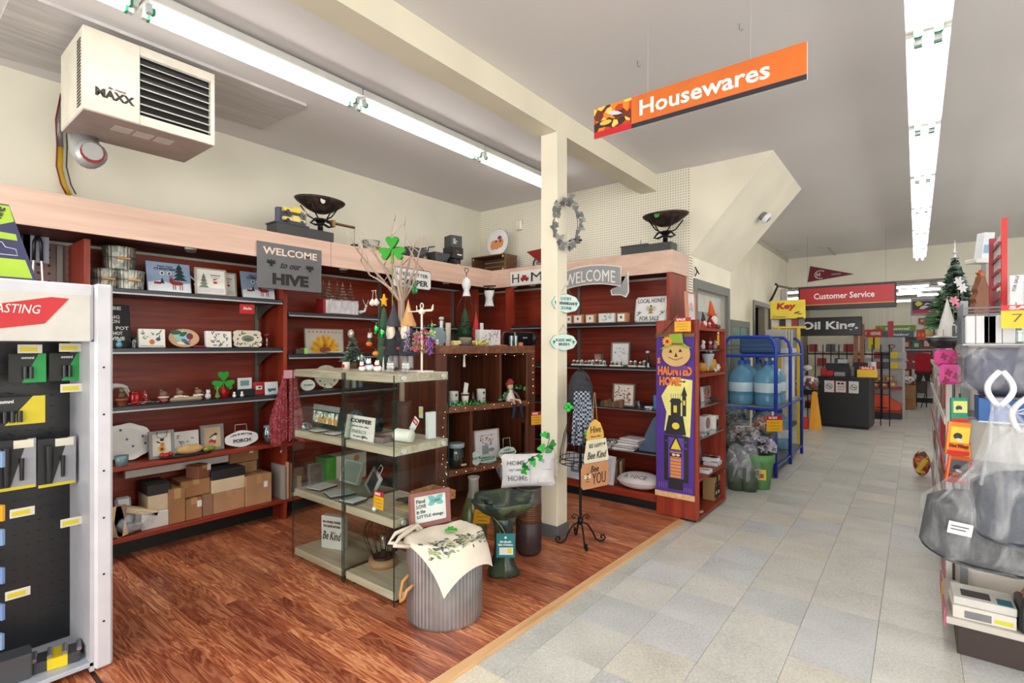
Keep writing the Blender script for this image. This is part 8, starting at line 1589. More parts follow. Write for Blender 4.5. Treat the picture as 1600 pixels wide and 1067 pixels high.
# wire gates behind the counter
t=T('wire_gate','black tubular gate behind the service counter','gate',(BY(1318,11.0)[0],11.05,0)); a0,b0=BY(1262,11.05)[0]-BY(1318,11.0)[0],BY(1390,11.05)[0]-BY(1318,11.0)[0]
for z in (.75,1.25): MB('blackiron').cyl((a0,0,z),(b0,0,z),.012,n=6).build('rail',t)
for k in range(11): MB('blackiron').cyl((a0+(b0-a0)*k/10,0,.0),(a0+(b0-a0)*k/10,0,1.42),.009,n=6).build('bar',t)
x,y=FZ(1378,655); t=T('display_pole','thin black display pole on a square foot right of the counter','stand',(x,y,0)); MB('blackiron').cyl((0,0,.01),(0,0,1.28),.011,n=8).build('pole',t); MB('blackiron').cyl((-.09,0,.22),(.09,0,.22),.009,n=6).build('cross_bar',t); MB('blackiron').cyl((-.18,0,1.24),(.12,0,1.24),.009,n=6).build('cross_bar',t); MB('steel').box(-.14,.14,-.12,.12,0,.012).build('foot_plate',t)
x,y,_=DP(1274,541,8.6); t=T('wet_floor_sign','folded yellow caution sign leaning beside the counter','sign',(x,y,0),.3); MB((226,150,20,.4)).prism([(-.10,0),(-.02,0),(.03,.62),(-.02,.64),(-.05,.62)],-.03,.0).build('panel',t); MB((226,160,30,.4)).prism([(-.06,0),(.10,0),(.03,.60),(.0,.62)],.01,.04).build('back_panel',t); MB((190,40,30,.5)).box(-.2,-.1,-.02,.05,0,.2,.02).build('red_foot',t)
x,y,_=DP(1268,541,8.9); t=T('bag_trolley','dark folding trolley heaped with grey plastic bags beside the counter','trolley',(x-.05,y,0)); MB('blackplastic').box(-.16,.16,-.14,.14,.56,.64,.02).build('tray',t); bag_mesh(5,.17,.15,.13,.2,16,'greymix').build('bags',t).location=(0,0,.62)
for a in (-.13,.13):
    for b in (-.11,.11): MB('blackiron').cyl((a,b,0),(a,b,.56),.012,n=6).build('leg',t)
MB((206,206,206,.5)).ell(0,-.05,1.02,.07,.07,.05,10).build('white_cap',t); MB((150,150,156,.4)).tube([(-.1,0,.7),(-.06,0,.95),(0,0,1.0)],.02,6).build('hose',t)
# ================================================================ stockroom beyond
def hangsign(label,px0,py0,px1,py1,Y,c,word=None,fn=None,tc=(236,232,226)):
    xa,zt=BY(px0,Y,py0); xb,zl=BY(px1,Y,py1); w=xb-xa; h=zt-zl; t=T('hanging_sign',label,'sign',((xa+xb)/2,Y,zl)); MB(c).box(-w/2,w/2,0,.04,0,h,.004).build('board',t)
    if word: txt(t,word,w*.05,h*.5,w*.6,h*.42,tc,-.003,.03)
    if fn: pr(t,lambda m:fn(m,w,h,0,h/2,-.001))
    top=ZB if Y>11.3 else ZC
    for q in (-.4,.4): MB((150,150,150)).cyl((q*w,.02,h),(q*w,.02,top-zl),.002,n=4).build('hanging_wire',t)
    return t
fr_=lambda m,w,h,x,z,y:(m.on((40,36,50)).box(-w*.44,w*.44,y-.002,y,h*.14,h*.86),m.on((206,196,60)).leaf(-w*.35,h*.72,w*.3,h*.3,0,y-.003),m.on((170,24,60)).box(-w*.44,w*.44,y-.004,y-.002,h*.14,h*.34),m.on((200,200,210)).leaf(-w*.2,h*.4,w*.5,h*.2,.4,y-.004).leaf(0,h*.7,w*.3,h*.2,-.3,y-.004))
hangsign('grey framed sign with a dark red and yellow picture, left of the frosted tree',1423,468,1466,492,11.6,(130,130,134,.5),None,fr_)
hangsign('purple and red picture sign below the framed one',1435,497,1462,506,13.5,(120,50,110,.5),None,lambda m,w,h,x,z,y:m.on((226,170,60)).leaf(-w*.4,h*.5,w*.3,h*.5,.2,y-.002).on((190,30,50)).box(-w*.45,0,y-.003,y-.002,h*.1,h*.3))
hangsign('red rectangular sign behind the Oil King sign',1354,515,1380,527,12.8,(184,22,36,.4),'HARDWARE')
hangsign('green Seasonal sign on the far wall',1368,509,1431,518,15.5,(110,140,40,.5),'Seasonal',lambda m,w,h,x,z,y:m.on((190,60,40)).leaf(-w*.45,h*.4,w*.1,h*.5,.5,y-.002))
hangsign('blue grey sign below the green Seasonal sign',1381,518,1428,527,15.2,(70,90,110,.5),'Outdoor')
hangsign('tall red and blue bottle-shaped placard before the green sign',1387,502,1396,527,12.0,(170,40,50,.5))
hangsign('orange and red floral sign beside the frosted tree',1432,515,1446,531,13.0,(190,60,40,.5),None,lambda m,w,h,x,z,y:[m.on((226,120,50)).disc(q*w*.2,h*.5,w*.15,h*.2,y-.002) for q in (-1,1)])
def gondola(label,x0,x1,Y,zt,c,deckc=(150,40,36,.5)):
    t=T('gondola_shelf',label,'shelving',((x0+x1)/2,Y,0)); w=x1-x0; MB(c).box(-w/2,w/2,0,.05,.1,zt).build('back_panel',t); MB(deckc).box(-w/2,w/2,-.4,0,.12,.16).build('deck',t); MB(deckc).box(-w/2,w/2,-.36,0,.56,.60).build('shelf',t); MB((40,40,44)).box(-w/2,w/2,-.38,0,0,.12).build('plinth',t); MB((206,204,200,.5)).box(w/2,w/2+.04,-.02,.07,0,zt).build('end_upright',t); return t
xg0,xg1=BY(1352,12.6)[0],BY(1410,12.6)[0]
gondola('grey pegboard gondola with red shelves beyond the service counter',xg0,xg1,12.6,BY(1400,12.6,527)[1],(176,176,180,.6))
R=random.Random(77)
for k in range(7): one(MB((170,126,84,.7)).box(-.06,.06,-.06,.06,0,.11,.003).on((206,196,170)).box(-.03,.03,-.062,-.06,.03,.08),'food_carton','small kraft carton on the red gondola shelf, %s'%('lower row %s'%ord_[k] if k<4 else 'upper row %s'%ord_[k-4]),'box',(xg1-.14-.145*(k%4)-(0.05 if k>3 else 0),12.38,.6005+(.1115 if k>3 else 0)),0)
one(MB((216,70,24,.45)).prism([(-.24,0),(.22,0),(.24,.12),(.1,.2),(.05,.28),(-.24,.30)],-.1,.1),'orange_cover','bright orange folded machine cover on the gondola deck','cover',(BY(1385,12.4)[0],12.38,.1605),0)
t=T('hand_rake','red and grey hand tool hanging on the far pegboard','tool',(BY(1393,12.5)[0],12.57,1.3)); t.scale=(.6,1,.6); MB((150,30,40)).tube([(-.09,0,.15),(-.07,0,.2),(.07,0,.2),(.09,0,.15),(0,0,.08),(-.09,0,.15)],.012,5).build('head',t); MB((90,40,44)).cyl((0,0,.08),(0,0,-.2),.008,n=5).build('handle',t)
for k in range(2): one(MB((214,196,40,.4)).box(-.055,.055,-.01,.01,0,.24,.002),'yellow_packet','tall yellow packet hanging on the far pegboard, %s of two'%('left','right')[k],'packet',(BY(1361+8*k,12.5)[0],12.575,1.33),0)
for k in range(12): one(MB(((206,206,206),(150,40,50),(60,70,90),(226,200,60),(190,190,196),(120,30,36))[k%6]).box(-.07,.07,-.02,.02,0,.13,.003),'hanging_package','small package hanging on the far pegboard, column %s, %s row'%(ord_[k%6],'upper' if k<6 else 'lower'),'package',(xg0+.08+(k%6)*.13,12.56,.95+(.2 if k<6 else 0)),0)
x,y=FZ(1420,637); t=carton('tall open cardboard carton beyond the counter holding wrapped stems',x,y,0,.26,.3,.52,'card2',0,False); bag_mesh(9,.13,.13,.13,.2,14,'greymix').build('wrapped_stems',t).location=(0,0,.46)
x,y=FZ(1411,639); carton('low cardboard box on the floor before the tall open carton',x,y,0,.34,.3,.26,'card',0,True)
x,y=FZ(1438,636); t=T('folding_chair','dark folding chair frame standing beyond the tall carton','chair',(x+.02,y,0)); MB((80,66,60,.5)).box(-.09,.09,-.02,.02,.32,.60,.005).build('back_panel',t)
for a in (-.09,.09): MB('blackiron').cyl((a,0,0),(a,0,.62),.01,n=6).build('leg',t); MB('blackiron').cyl((a-.1,-.1,0),(a,0,.4),.008,n=6).build('leg',t)
x,y,z=DP(1441,550,11.4); t=T('hanging_outfit','red jacket and dark trousers hanging on a rail in the stockroom','clothing',(x,y,.62)); MB((176,24,40,.8)).prism([(-.24,.56),(-.1,.62),(.1,.62),(.24,.52),(.30,.42),(.22,.36),(.16,.44),(.15,.22),(-.13,.22),(-.13,.44),(-.26,.46)],-.06,.06).build('jacket',t); MB((90,24,60,.8)).box(-.13,.16,-.05,.05,.14,.26,.03).build('jacket_hem',t); MB((34,34,44,.8)).prism([(-.1,-.02),(-.02,-.02),(.02,.14),(.06,-.0),(.13,-.0),(.14,.16),(-.1,.16)],-.04,.04).build('trousers',t)
MB('steel').cyl((-.5,0,.68),(.5,0,.68),.01,n=6).build('rail',t)
for q in (-.5,.5): MB('steel').cyl((q,0,-.62),(q,0,.68),.01,n=6).build('rail_leg',t)
t=gondola('long white gondola full of mixed goods along the back wall of the stockroom',-2.3,4.5,16.6,1.75,(200,200,204,.6),(196,196,200,.5))
for z in (.95,1.3,1.62): MB((190,190,194,.5)).box(-3.4,3.4,-.3,0,z,z+.02).build('shelf',t)
G4=T('shelf_goods','small packaged goods packed along the white gondola at the back of the stockroom','package',(0,0,0),0,0,'goods on the back gondola'); G4.location=(-2.2,16.45,.605)
bodies=[MB(c).box(-.09,.09,-.08,.08,0,.24,.004).mesh('package_body') for c in ((190,50,50),(226,226,222),(60,90,150),(220,180,60),(110,112,120),(60,120,90),(214,210,206),(150,70,50))]
tops=[MB((206,206,206)).box(-.05,.05,-.082,-.08,.06,.18).mesh('label_patch')]
b=bpy.data.objects.new('body',bodies[0]); COL.objects.link(b); b.parent=G4; b=bpy.data.objects.new('front_label',tops[0]); COL.objects.link(b); b.parent=G4
for k in range(1,112):
    col,row=k%28,k//28; o=G4.copy(); COL.objects.link(o); ci=R.randrange(8); o['label']='%s package on the %s shelf of the far white gondola, column %d'%(('red','white','blue','yellow','grey','green','cream','brown')[ci],('bottom','second','third','top')[row],col+1); o.location=(-2.2+col*.2,16.42,(.601,.971,1.321,1.641)[row]); o.scale=(R.uniform(.8,1.05),1,R.uniform(.7,1.15))
    a=bpy.data.objects.new('body',bodies[ci]); COL.objects.link(a); a.parent=o; a=bpy.data.objects.new('front_label',tops[0]); COL.objects.link(a); a.parent=o
# clothes and packaged rack left of pole
xg0,xg1=BY(1262,13.6)[0],BY(1345,13.6)[0]; gondola('pegboard gondola of car accessories behind the wire gate',xg0,xg1,13.6,1.7,(206,200,184,.6))
for k in range(14): one(MB(((150,50,54),(206,204,204),(90,94,100),(190,186,180))[k%4]).box(-.08,.08,-.03,.03,0,.17,.004),'hanging_package','package on the pegboard behind the wire gate, column %s, %s row'%(ord_[k%7],'upper' if k<7 else 'lower'),'package',(xg0+.12+(k%7)*.17,13.55,.95+(.32 if k<7 else 0)),0)
def sup(a,e=.45): c,q=math.cos(a),math.sin(a); return math.copysign(abs(c)**e,c),math.copysign(abs(q)**e,q)
# ================================================================ endcap and gondola at the right edge
YE=3.05; GX=.10
def E_(px,Y=3.0,py=541): return BY(px,Y,py)
t=T('aisle_endcap','grey metal endcap shelving at the right edge with wire baskets','shelving',(.52,3.3,0)); o_=lambda x:x-.52
MB((196,190,182,.5)).box(o_(.105),o_(.95),-.25,.25,.135,.165,.003).build('base_deck',t); MB((58,46,42,.5)).box(o_(.145),o_(.95),-.225,.25,.0,.134,.003).build('kickplate',t)
MB((196,190,182,.5)).box(o_(.18),o_(.95),.20,.23,.165,1.5).build('back_panel',t)
for x in (.19,.93): MB((120,122,126,.4,.5)).box(o_(x)-.015,o_(x)+.015,.16,.20,.165,1.62).build('upright',t)
for z in (.55,.80,1.05): MB((120,120,122,.4,.5)).box(o_(.17),o_(.95),-.10,.19,z,z+.016,.003).build('wire_shelf',t)
for k,c in enumerate(((186,90,110),(206,160,80),(176,80,100))): MB(c).box(o_(.098),o_(.1045),-.25+k*.17,-.25+(k+1)*.17,.12,.20).build('price_strip',t)
# wire basket on top
xa,_=E_(1506,2.95); t=T('wire_basket','wide wire basket shelf on top of the right endcap','basket',(xa+.22,3.08,1.40)); 
for z in (0,.05,.11,.17): ring(MB('brushed').at(0,.16,z,rx=-PI/2),.46,.32,.006,-.003,.003).build('wire_rail',t)
for k in range(12): MB('brushed').cyl((-.225+k*.041,-.157,0),(-.225+k*.041,-.157,.17),.002,n=4).build('wire',t)
for k in range(7): MB('brushed').cyl((-.227,-.157+k*.052,0),(-.227,-.157+k*.052,.17),.002,n=4).build('wire',t)
MB((176,176,180,.5)).box(-.225,.225,-.155,.155,-.006,.0).build('floor',t)
one(MB('jar').box(-.10,.10,-.07,.07,0,.12,.01).on((120,124,130,.4)).box(-.1,.1,-.07,.07,.12,.135,.01).on((214,212,208)).tube([(-.05,0,.01),(-.04,0,.09),(0,0,.1),(.04,0,.09),(.05,0,.01)],.01,5),'storage_box','clear plastic box holding coiled white cord, in the wire basket','box',(E_(1541,3.12)[0]+.02,3.16,1.4005),0)
for k,(px,c) in enumerate(((1522,(216,216,220)),(1550,(200,202,206)),(1536,(180,186,196)))): one(MB(c).box(-.05,.05,-.03,.03,0,.12,.004),'white_carton','white carton inside the wire basket, %s one'%('left','right','rear middle')[k],'box',(E_(px,2.98)[0]+.02,2.985+.066*(k==2),1.4005),0)
x,zt=E_(1564,2.86,478); _,zl=E_(1564,2.86,513); t=T('sale_sign','large yellow and red SALE 70 card on the wire basket','sign',(x+.055,2.86,zl)); w,h=.16,zt-zl
w=.13; t.location.x=x+w/2
MB((226,186,30,.5)).box(-w/2,w/2,-.002,0,0,h*.78).build('yellow_card',t); MB((196,20,36,.5)).box(-w/2,w/2,-.0025,0,h*.78,h*1.02).build('red_header',t); txt(t,'SALE',.01,h*.90,w*.8,h*.15,(240,236,232),-.004,.03); txt(t,'70',.0,h*.45,w*.5,h*.36,(110,84,40),-.0035,-.01)
# quilt in plastic and blue box
x0,_=E_(1506,2.93); t=T('packed_quilt','dark blue quilt folded in shiny plastic with a yellow price tag','quilt',(x0+.15,3.0,1.29-.135)); MB((60,64,92,.9)).box(-.15,.24,-.11,.13,.0,.20,.05).build('quilt',t); f=MB('film_bag').sheet(lambda u,v:(.04+.215*sup(2*PI*u,.4)[0]*min(1,(v*9+.03)**.5,((1-v)*9+.03)**.5)*(1+.02*math.sin(40*u)),.0+.14*sup(2*PI*u,.4)[1]*min(1,(v*9+.03)**.5,((1-v)*9+.03)**.5),-.0+.215*v),60,14).build('plastic_wrap',t); MB((222,206,70)).at(.08,-.15,.12,ry=-.2).box(-.04,.04,-.002,0,-.015,.015).build('price_tag',t); t.location=(x0+.16,3.02,1.185)
one(MB('brushed').box(-.24,.24,-.16,.15,-.012,0,.003),'wire_shelf','thin wire shelf carrying the packed quilt','shelf',(.46,3.03,1.1845),0)
x0,_=E_(1528,2.9); t=T('blue_box','flat blue carton picturing a folding rack, on the right endcap','box',(x0+.16,3.0,1.075)); MB((26,88,160,.4)).box(-.16,.2,-.12,.08,0,.10,.002).build('carton',t); MB((206,214,222)).box(-.16,.2,-.1205,-.12,-.0,.006).build('white_edge',t)
pr(t,lambda m:[m.on((206,210,224)).leaf(-.06+.02*k,.045,.08,.006,.5,-.121) for k in range(5)]+[m.on((206,210,224)).leaf(-.08,.05,.17,.006,-.1,-.1215)]); txt(t,'RACK',.10,.06,.08,.018,(226,230,236),-.122,.02); txt(t,'FOLDING',.10,.03,.1,.014,(226,230,236),-.122,0)
one(MB('brushed').box(-.22,.24,-.14,.15,-.010,0,.003),'wire_shelf','thin wire shelf carrying the flat blue carton','shelf',(.47,3.02,1.0745),0)
# hanging snack packs
def snack(label,px,py,dep,c,c2,w=.075,h=.12,word=None,tilt=.0):
    x,y,z=DP(px,py,dep); t=T('snack_pack',label,'snack',(x,y,z-h/2),RC-.1); t.rotation_euler=(0,tilt,RC-.1)
    MB(c).box(-w/2,w/2,-.008,.008,0,h,.004).build('pouch',t); MB(c2).box(-w*.42,w*.42,-.0092,-.008,h*.38,h*.86).build('picture_board',t); MB((196,30,30)).box(-w/2,w/2,-.0095,-.008,h*.02,h*.14).build('red_band',t)
    if word: txt(t,word,0,h*.27,w*.85,h*.14,(120,20,16),-.0105,.03)
    pr(t,lambda m:m.on((50,46,50)).disc(-w*.1,h*.58,w*.2,h*.1,-.0096).on((200,200,190)).leaf(-w*.2,h*.5,w*.4,h*.1,-.3,-.0100)); return t
snack('teal snack pack hanging from the endcap corner, topmost',1498,640,2.12,(20,130,100,.35),(200,206,120),.062,.10)
snack('yellow and orange hot fries snack pack below the teal one',1494,685,2.10,(216,120,30,.35),(216,190,60),.085,.135,'Hot Wings',.1)
snack('orange snack pack half behind the yellow and orange one',1502,712,2.16,(206,60,30,.35),(220,170,60),.08,.12,'Hot Fries',-.05)
snack('lowest orange snack pack in the hanging strip',1492,733,2.13,(216,90,30,.35),(90,90,96),.08,.115,'Hot Fries',.15)
one(MB((30,30,34)).cyl((0,0,0),(0,0,.36),.004,n=5),'clip_strip','thin black clip strip behind the hanging snack packs','strip',DP(1500,745,2.22),0)
# big bags
def bigbag(label,px,y0,y1,dep,w,d,cont,seed,topx=0,tilt=0):
    x,y,zt=DP(px,y0,dep); zb=DP(px,y1,dep)[2]; h=zt-zb; t=T('plastic_bag',label,'bag',(x,y,zb),RC*.5); t.rotation_euler=(0,tilt,RC*.5)
    def cf(u,v):
        X,Y=sup(2*PI*u,.6); k=min(1,(v*6)**.5,((1-v)*5+.001)**.5); return (w*.47*X*k,d*.45*Y*k,.006+h*.50*v+.015*math.sin(X*6)*v)
    MB(cont).sheet(cf,32,14).build('contents',t)
    def fn(u,v):
        a=2*PI*u; X,Y=sup(a,.55); k=min(1,(v*8+.02)**.5)*(1-.93*max(0,(v-.42)/.58)**.85); r=1+.025*math.sin(9*a+seed)*min(1,v*2)+.05*math.sin(23*a+seed)*max(0,v-.4)
        return (w*.5*X*k*r+topx*max(0,v-.4)/.6,d*.5*Y*k*r,h*v)
    MB('film_bag').sheet(fn,72,22).build('film',t)
    for q in (-1,1): MB('film').tube([(q*w*.46,-d*.2,h*.42),(topx*.5+q*w*.24,-d*.12,h*.72),(topx+q*.02,0,h*.97)],.006,6).build('gathered_seam',t); MB((226,228,232,.4)).tube([(topx+q*.035*math.sin(PI*j/9)+q*.004,0,h*(.95+.23*j/9)) for j in range(10)],.010,6).build('bag_handle',t)
    return t
t=bigbag('large clear bag hanging at the endcap with a dark bed inside and a white label',1525,655,893,2.02,.40,.24,'darkfab',3,.05,.16); MB((226,226,226)).box(-.175,-.10,-.140,-.137,.16,.205).build('paper_label',t); pr(t,lambda m:m.on((70,70,74)).box(-.168,-.112,-.1415,-.141,.188,.192).box(-.168,-.12,-.1415,-.141,.176,.180))
t=bigbag('clear bag with white handles and a grey blue blanket, nearer the picture edge',1600,625,862,1.90,.34,.2,'denim',8,-.10,.05)
# deck goods
x,y=FZ(1508,958,.165); t=T('book_box','flat white printed game box lying on the endcap deck','box',(.225,3.15,.1655),.05); MB((214,210,202)).box(-.10,.11,-.08,.1,0,.055,.002).build('box',t); MB((120,122,126)).box(-.06,.03,-.0812,-.08,.008,.04).build('print',t); MB((206,200,60)).box(.04,.1,-.0812,-.08,.012,.03).build('yellow_tag',t)
t=T('book_box','second white printed box with a teal corner, stacked on the first','box',(.23,3.16,.2215),.02); MB((206,204,200)).box(-.10,.11,-.08,.1,0,.035,.002).build('box',t); MB((30,110,130)).box(.05,.1,-.07,.0,.035,.0358).build('teal_corner',t); MB((60,60,64)).box(-.07,.03,-.05,.03,.035,.0356).build('print',t)
one(MB((28,28,32,.4)).box(-.04,.04,-.08,.1,0,.12,.01),'black_carton','black carton between the printed boxes and the wicker basket','box',(.385,3.14,.1655),0)
t=T('wicker_basket','round wicker basket on the endcap deck at the picture edge','basket',(.50,3.14,.1655)); R=random.Random(1)
for k in range(9): MB('wicker').tube([((.085+.006*k)*math.cos(a*PI/16)*(1+.015*(-1)**a),(.06+.005*k)*math.sin(a*PI/16)*(1+.015*(-1)**a),.008+k*.018) for a in range(32)],.0085,5,True).build('woven_row',t)
MB('wicker').lathe([(0,.001),(.08,.002),(.13,.16),(.122,.16),(.075,.008),(0,.008)],24,sy=.75).build('lining',t)
t=one(MB((190,24,40,.4)).box(-.05,.05,-.03,.03,0,.06,.02),'red_packet','small red packet above the wicker basket','packet',(.52,3.1,.33),0)
# pink mitts and black pans hanging on the corner
x,y,z=DP(1479,600,2.60); t=T('oven_mitts','pair of pink floral quilted mitts hanging on the endcap corner','kitchen textile',(x,y,z),RC); 
MB((206,70,140,.8)).box(-.065,.05,-.02,.015,.09,.175,.02).build('upper_mitt',t); MB((214,84,150,.8)).box(-.055,.055,-.035,-.005,.0,.10,.02).build('lower_mitt',t); MB((40,36,44,.8)).box(.04,.075,-.02,.015,.0,.14,.01).build('black_trim',t)
pr(t,lambda m:[m.on((150,20,70)).leaf(xx,zz,.022,.014,a,-.0365 if zz<.09 else -.0215) for xx,zz in ((-.03,.14),(.01,.12),(-.02,.06),(.02,.04),(-.035,.02),(.03,.15)) for a in (.2,1.8,3.4,5)])
x,y,z=DP(1474,541,2.62); t=T('black_funnel','black oval pan with a grey rim hanging above the pink mitts','pan',(x,y,z-.01),RC); MB((34,34,38,.35)).lathe([(0,0),(.05,0),(.075,.035),(.082,.055),(.076,.055),(.045,.008),(0,.008)],24,sy=.6).build('pan',t); MB((170,172,176,.3,.5)).lathe([(.078,.052),(.086,.056),(.078,.060)],24,sy=.6).build('rim',t)
one(MB('brushed').cyl((0,0,0),(0,0,1.5),.006,n=6),'hook_rail','grey rail on the endcap corner carrying the mitts and pans','rail',(DP(1490,541,2.72)[0],DP(1490,541,2.72)[1],0),0)
# trees on top
x,y,_=DP(1492,541,3.55); t=T('frosted_tree','snow dusted artificial christmas tree on top of the aisle gondola','artificial tree',(x,y,1.50)); flocked(t,0,0,-.02,.58,.20,'frost_green',41,levels=15,per=24,w=.026); flocked(t,0,0,-.02,.58,.18,'pine_green',42,levels=13,per=20,w=.024); MB((60,50,44,.8)).cyl((0,0,.0),(0,0,.5),.012,n=8).build('trunk',t); flocked(t,0,0,.02,.60,.17,(214,218,220),43,'snow',levels=11,per=9,w=.014); MB((30,30,34)).lathe([(0,0),(.07,0),(.06,.012),(0,.014)],14).build('base',t)
x,y,_=DP(1462,541,3.5); t=T('green_branch','pale green frosted pine branch reaching left from the tree','branch',(x,y,1.50)); flocked(t,.03,0,.0,.30,.13,(110,150,110),47,levels=7,per=16,w=.02); MB((60,50,44,.8)).cyl((.03,0,0),(.03,0,.25),.008,n=6).build('stem',t)
x,y,z=DP(1480,530,3.0); t=T('cone_tree','white glittered cone tree in front of the frosted tree','cone tree',(x,y,1.43)); MB((206,206,204,.6)).lathe([(.055,0),(.0,.245)],18).build('cone',t); MB((214,212,210)).cyl((0,0,-.0),(0,0,.004),.056,n=18).build('base',t)
x,y,z=DP(1532,472,3.1); t=T('wooden_tree','rusty brown wavy sided tree ornament with a star, on the endcap','ornament',(x,y,1.575),RC); H=.265
P=[(-.055,0),(-.062,.04),(-.04,.075),(-.05,.10),(-.032,.135),(-.038,.16),(-.02,.2),(-.012,.235)]; P=P[::1]; MB((128,80,54,.6)).prism([(x_,z_) for x_,z_ in P]+[(-x_,z_) for x_,z_ in reversed(P)],-.02,.02).build('panel',t)
MB((170,90,50,.6)).prism([((.026 if k%2==0 else .011)*math.sin(k*PI/5),.25+(.026 if k%2==0 else .011)*math.cos(k*PI/5)) for k in range(10)],-.012,.012).build('star',t)
pr(t,lambda m:[m.on((80,44,30)).leaf(q*.04,zz,.02,.006,1.57-q,-.021) for q in (-1,1) for zz in (.07,.13,.19)]+[m.on((140,60,36)).leaf(-.012,.025,.028,.02,1,-.021)])
for k,(px,py,c) in enumerate(((1497,440,(206,206,210)),(1503,450,(214,214,216)),(1490,470,(206,130,150)),(1500,478,(200,110,130)))):
    x,y,z=DP(px,py,3.1); t=T('poinsettia_pick','%s fabric poinsettia among the tree branches, %s'%('silver' if k<2 else 'pink',('upper','lower','upper','lower')[k%2]),'flowers',(x,y,1.52),RC)
    MB((90,110,90)).cyl((0,0,0),(0,0,z-1.52),.002,n=4).build('stem',t)
    m=MB(c); [m.leaf(0,z-1.52,.034,.018,a,-.004-.001*(i%2)) for i,a in enumerate((.2,1.2,2.3,3.3,4.4,5.4))]; m.build('petals',t)
# gondola running down the aisle behind the endcap
t=T('aisle_gondola','long pale gondola shelving running down the right side of the aisle','shelving',(.5,5.4,0)); q_=lambda x:x-.5
MB((206,200,192,.5)).box(q_(.42),q_(.46),-1.75,1.7,.1,1.5).build('back_panel',t); MB((60,48,44,.5)).box(q_(.15),q_(.42),-1.75,1.7,0,.1).build('kickplate',t)
for z in (.15,.45,.75,1.0,1.25,1.48): MB((206,200,194,.5)).box(q_(.125),q_(.42),-1.75,1.7,z-.02,z,.002).build('shelf',t); MB((190,90,104,.5) if z in (.15,.75) else (220,218,214,.5)).box(q_(.119),q_(.1245),-1.75,1.7,z-.035,z+.005).build('price_rail',t)
MB((214,210,206,.5)).box(q_(.125),q_(.46),-1.78,-1.752,.1,1.5).build('end_panel',t)
R=random.Random(31); nm=['first','second','third','fourth','fifth','sixth','seventh']
for j,z in enumerate((.15,.45,.75,1.0,1.25)):
    for i in range(7):
        c=R.choice([(214,214,214),(206,200,200),(226,222,216),(180,40,50),(120,124,130),(206,206,210),(150,110,80),(230,230,230)]); hh=R.uniform(.12,.21); dd=R.uniform(.36,.46)
        t=T('stacked_package','packaged goods on %s shelf of the aisle gondola, %s from the near end'%(('the lowest','the second','the middle','the fourth','the top')[j],nm[i]),'package',(.255,3.92+i*.47,z+.0005)); MB(c).box(-.115-.012*(i%2),.1,-dd/2,dd/2,0,hh,.006).build('body',t); MB((190,36,50) if (i+j)%3==0 else (90,96,110)).box(-.128,-.127,-dd*.3,dd*.1,hh*.2,hh*.8).build('printed_label',t)
x,y=FZ(1439,744); t=T('candy_bag','bag of wrapped candy in orange and yellow leaning at the foot of the gondola','bag',(x-.0,y-.3,0)); x,y,_=DP(1440,541,5.5); t.location=(x,y,.0); MB('warmprint').ell(0,0,.14,.075,.07,.135,14).build('bag',t); MB((222,180,40,.4)).at(0,0,.13,ry=.5).box(-.022,.022,-.085,-.06,-.08,.08).build('yellow_label',t); bag_mesh(51,.082,.08,.17,.1,16,'film_thin').build('clear_top',t)
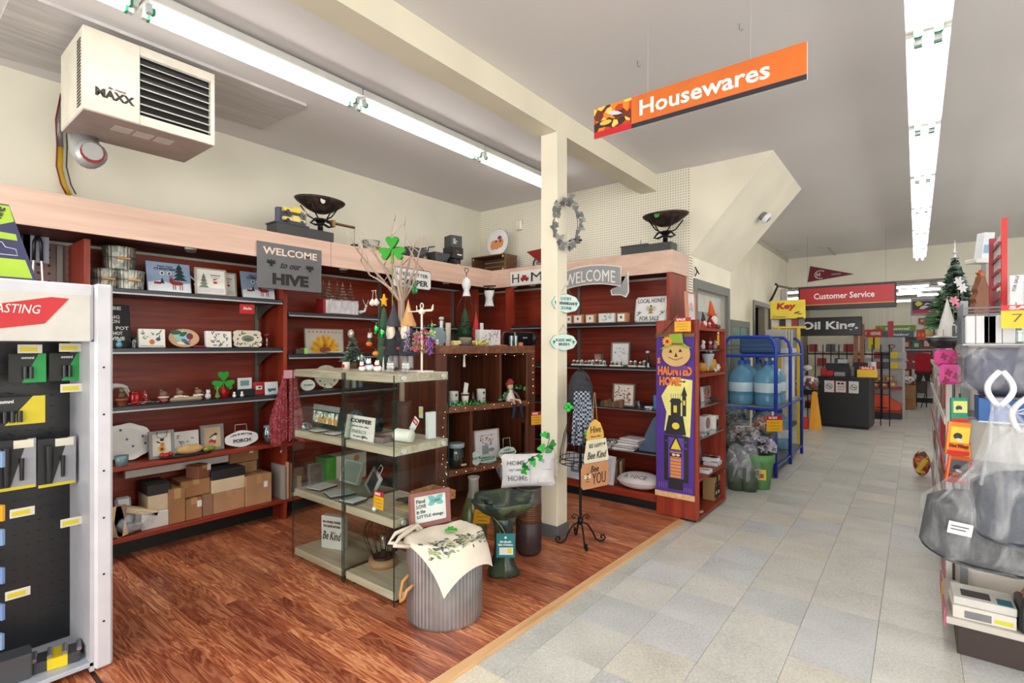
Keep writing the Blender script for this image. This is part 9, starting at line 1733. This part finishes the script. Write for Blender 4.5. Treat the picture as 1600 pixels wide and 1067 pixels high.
# red frame, package and racks at the top right
x0,_=E_(1563,3.4); zt=BY(1567,3.4,343)[1]; t=T('peg_rack','bright red upright rack with pegs rising above the right endcap','display frame',(x0+.012,3.62,0))
x0,_=E_(1563,3.62); x1,_=E_(1572,3.62); zt=BY(1567,3.62,343)[1]; t.location=((x0+x1)/2,3.59,0); w=x1-x0
MB((196,10,24,.35)).box(-w/2,w/2,-.02,.02,0,zt).build('post',t)
for k in range(5): z=zt-.12-.07*k; MB((150,30,50,.4)).at(0,0,z,rx=.0).box(-.02,-.008,.02,.35,-.008,.008).build('peg_rail',t)
MB((150,30,50,.4)).box(-.03,-.0,.3,.33,zt-.5,zt-.05).build('rear_post',t); MB((206,204,206,.5)).box(-.012,-.006,.03,.3,zt-.32,zt-.08).build('white_panel',t); MB((110,110,116,.3)).box(-.012,-.004,.05,.3,zt-.5,zt-.36).build('clear_tubes',t)
x,y,z=DP(1537,405,3.75); t=T('white_blue_package','white and pale blue tall package beside the red frame','package',(x,y,z),RC); MB((206,212,220,.4)).prism([(-.045,0),(.035,0),(.055,.19),(-.02,.19)],-.03,.03).build('package',t); MB((120,160,196,.4)).prism([(-.03,.04),(.025,.04),(.035,.1),(-.022,.1)],-.032,-.03).build('blue_print',t)
one(MB((206,204,200,.5)).box(-.09,.06,-.04,.06,-.03,0,.004),'white_box','white box under the pale blue package','box',(x,y,z-.001),RC)
one(MB((130,130,134,.5)).box(-.012,.012,-.012,.012,0,z-.032),'support_pole','slim pole carrying the white box beside the red frame','pole',(x,y,0),0)
x0,_=E_(1594,3.3); t=T('tyre_rack','dark ribbed tyre on a red rack at the extreme right edge','rack',(E_(1601,3.5)[0]+.15,3.75,0)); zt=BY(1597,3.5,275)[1]; z2=BY(1597,3.5,350)[1]; z3=BY(1597,3.5,405)[1]
MB((150,30,60,.4)).box(-.09,-.07,-.02,.02,z2,zt).build('post',t); MB((150,30,60,.4)).at(0,0,z2,ry=-.5).box(-.1,.06,-.02,.02,-.012,.012).build('arm',t); MB((40,42,46,.6)).at(0,0,(z2+z3)/2-.02).tube([(.05+.12*math.cos(a*PI/14),0,.12*math.sin(a*PI/14)) for a in range(28)],.03,8,True).build('tyre',t); MB((196,10,24,.35)).box(-.09,.1,-.03,.03,z3-.12,z3-.05).build('red_bracket',t); MB((196,10,24,.35)).box(.04,.08,-.02,.02,0,z3-.08).build('leg',t)
x0,_=E_(1577,3.25); zt=BY(1590,3.25,430)[1]; t=T('white_poster','white poster board with grey print behind the SALE 70 card','poster',(x0+.12,3.25,1.575)); MB((214,214,218,.5)).box(-.12,.2,-.006,0,0,zt-1.575,.002).build('board',t); txt(t,'FOR SALE',-.10,.10,.07,.012,(130,90,100),-.008,.02,rot=1.4); MB((190,190,196)).box(-.075,-.07,-.008,-.006,.0,zt-1.6).build('fold_line',t)
